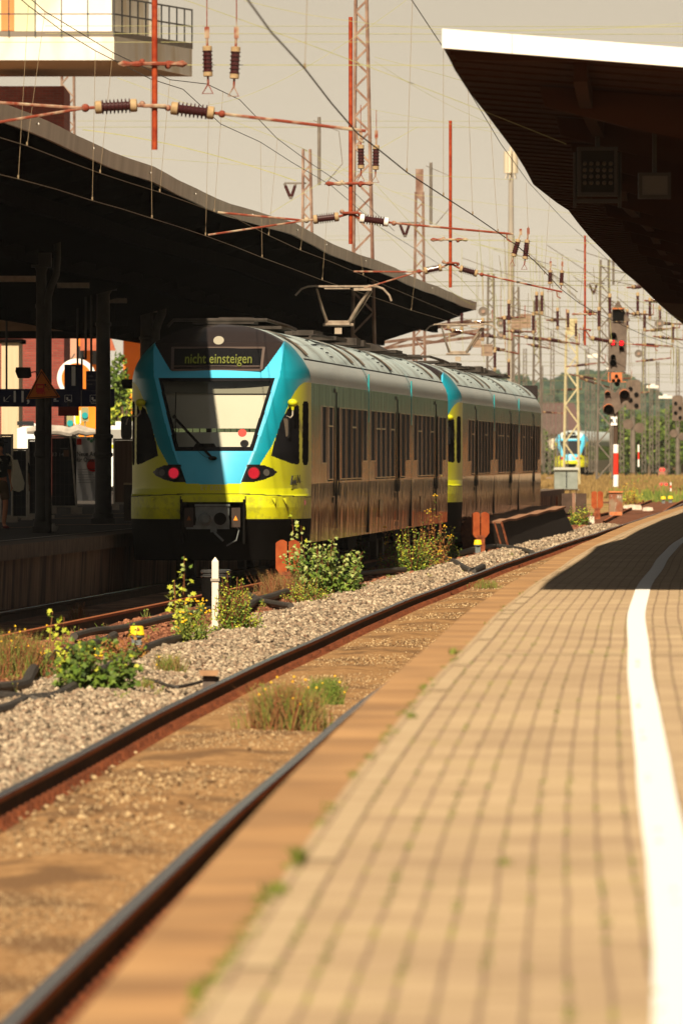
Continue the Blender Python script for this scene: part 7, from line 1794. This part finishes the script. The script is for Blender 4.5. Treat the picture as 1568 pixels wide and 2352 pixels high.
# ------------------------------------------------------------------ haze, camera, light, world
mb=MB(); mb.box((40,1150,60),(1300,2420,128)); hz_=mb.build('haze',None or bpy.data.materials.new('haze_air')); m=hz_.data.materials[0]; m.use_nodes=True
nt=m.node_tree
for nd in list(nt.nodes):
    if nd.type!='OUTPUT_MATERIAL': nt.nodes.remove(nd)
pv=nt.nodes.new('ShaderNodeVolumePrincipled'); pv.inputs['Color'].default_value=(.95,.93,.88,1); pv.inputs['Density'].default_value=HAZE; pv.inputs['Anisotropy'].default_value=.2
nt.links.new(pv.outputs[0],[n for n in nt.nodes if n.type=='OUTPUT_MATERIAL'][0].inputs['Volume'])
hz_['kind']='stuff'; hz_['label']='thin pale summer haze over the whole yard'; hz_['category']='haze'
cam=bpy.data.cameras.new('camera'); co=bpy.data.objects.new('camera',cam); col.objects.link(co); sc.camera=co
co.location=(0,0,CH); co.rotation_euler=(R(90),0,0)
cam.sensor_fit='HORIZONTAL'; cam.sensor_width=36; cam.lens=36*F/1568
cam.shift_y=-(1176-1050)/1568*1.0
cam.clip_start=.5; cam.clip_end=6000
cam.dof.use_dof=True; cam.dof.focus_distance=168; cam.dof.aperture_fstop=cam.lens/1000/.042
d=Vector((.195,1.09,-1)).normalized()
su=bpy.data.lights.new('sun','SUN'); so=bpy.data.objects.new('sun',su); col.objects.link(so); su.energy=SUN; su.angle=R(.6); su.color=(1,.84,.62)
so.rotation_euler=(-d).to_track_quat('Z','Y').to_euler(); so.location=(-20,-20,60)
w=bpy.data.worlds.new('World'); sc.world=w; w.use_nodes=True; nt=w.node_tree; N=nt.nodes; L=nt.links
bg=N['Background']; sky=N.new('ShaderNodeTexSky'); sky.sky_type='NISHITA'; sky.sun_disc=False
el=math.asin(-d.z); az=math.atan2(-d.x,-d.y)
sky.sun_elevation=el; sky.sun_rotation=az; sky.dust_density=6; sky.air_density=1.0; sky.ozone_density=.5
hsv=N.new('ShaderNodeHueSaturation'); hsv.inputs['Saturation'].default_value=.25; L.new(sky.outputs[0],hsv.inputs['Color'])
tc=N.new('ShaderNodeTexCoord'); sp_=N.new('ShaderNodeSeparateXYZ'); L.new(tc.outputs['Generated'],sp_.inputs[0])
rp=N.new('ShaderNodeValToRGB'); L.new(sp_.outputs['Z'],rp.inputs['Fac'])
# hazy cream sky: paler at the horizon, duller higher up
e=rp.color_ramp.elements; e[0].position=0.0; e[0].color=(8.3,7.2,5.55,1); e[1].position=.05; e[1].color=(6.1,5.25,3.95,1)
x=rp.color_ramp.elements.new(.16); x.color=(1.7,1.45,1.2,1); x=rp.color_ramp.elements.new(.6); x.color=(1.0,.95,.88,1)
mx=N.new('ShaderNodeMix'); mx.data_type='RGBA'; mx.inputs['Factor'].default_value=.9; L.new(hsv.outputs[0],mx.inputs['A']); L.new(rp.outputs[0],mx.inputs['B'])
L.new(mx.outputs['Result'],bg.inputs['Color']); bg.inputs['Strength'].default_value=SKY
vs_=sc.view_settings; vs_.view_transform='Standard'; vs_.look='None'; vs_.exposure=EXPO; vs_.gamma=1
cy=sc.cycles; cy.use_denoising=True; cy.max_bounces=6; cy.diffuse_bounces=3; cy.glossy_bounces=4; cy.transparent_max_bounces=12; cy.volume_bounces=0; cy.caustics_reflective=False; cy.caustics_refractive=False
try: cy.denoiser='OPENIMAGEDENOISE'
except Exception: pass
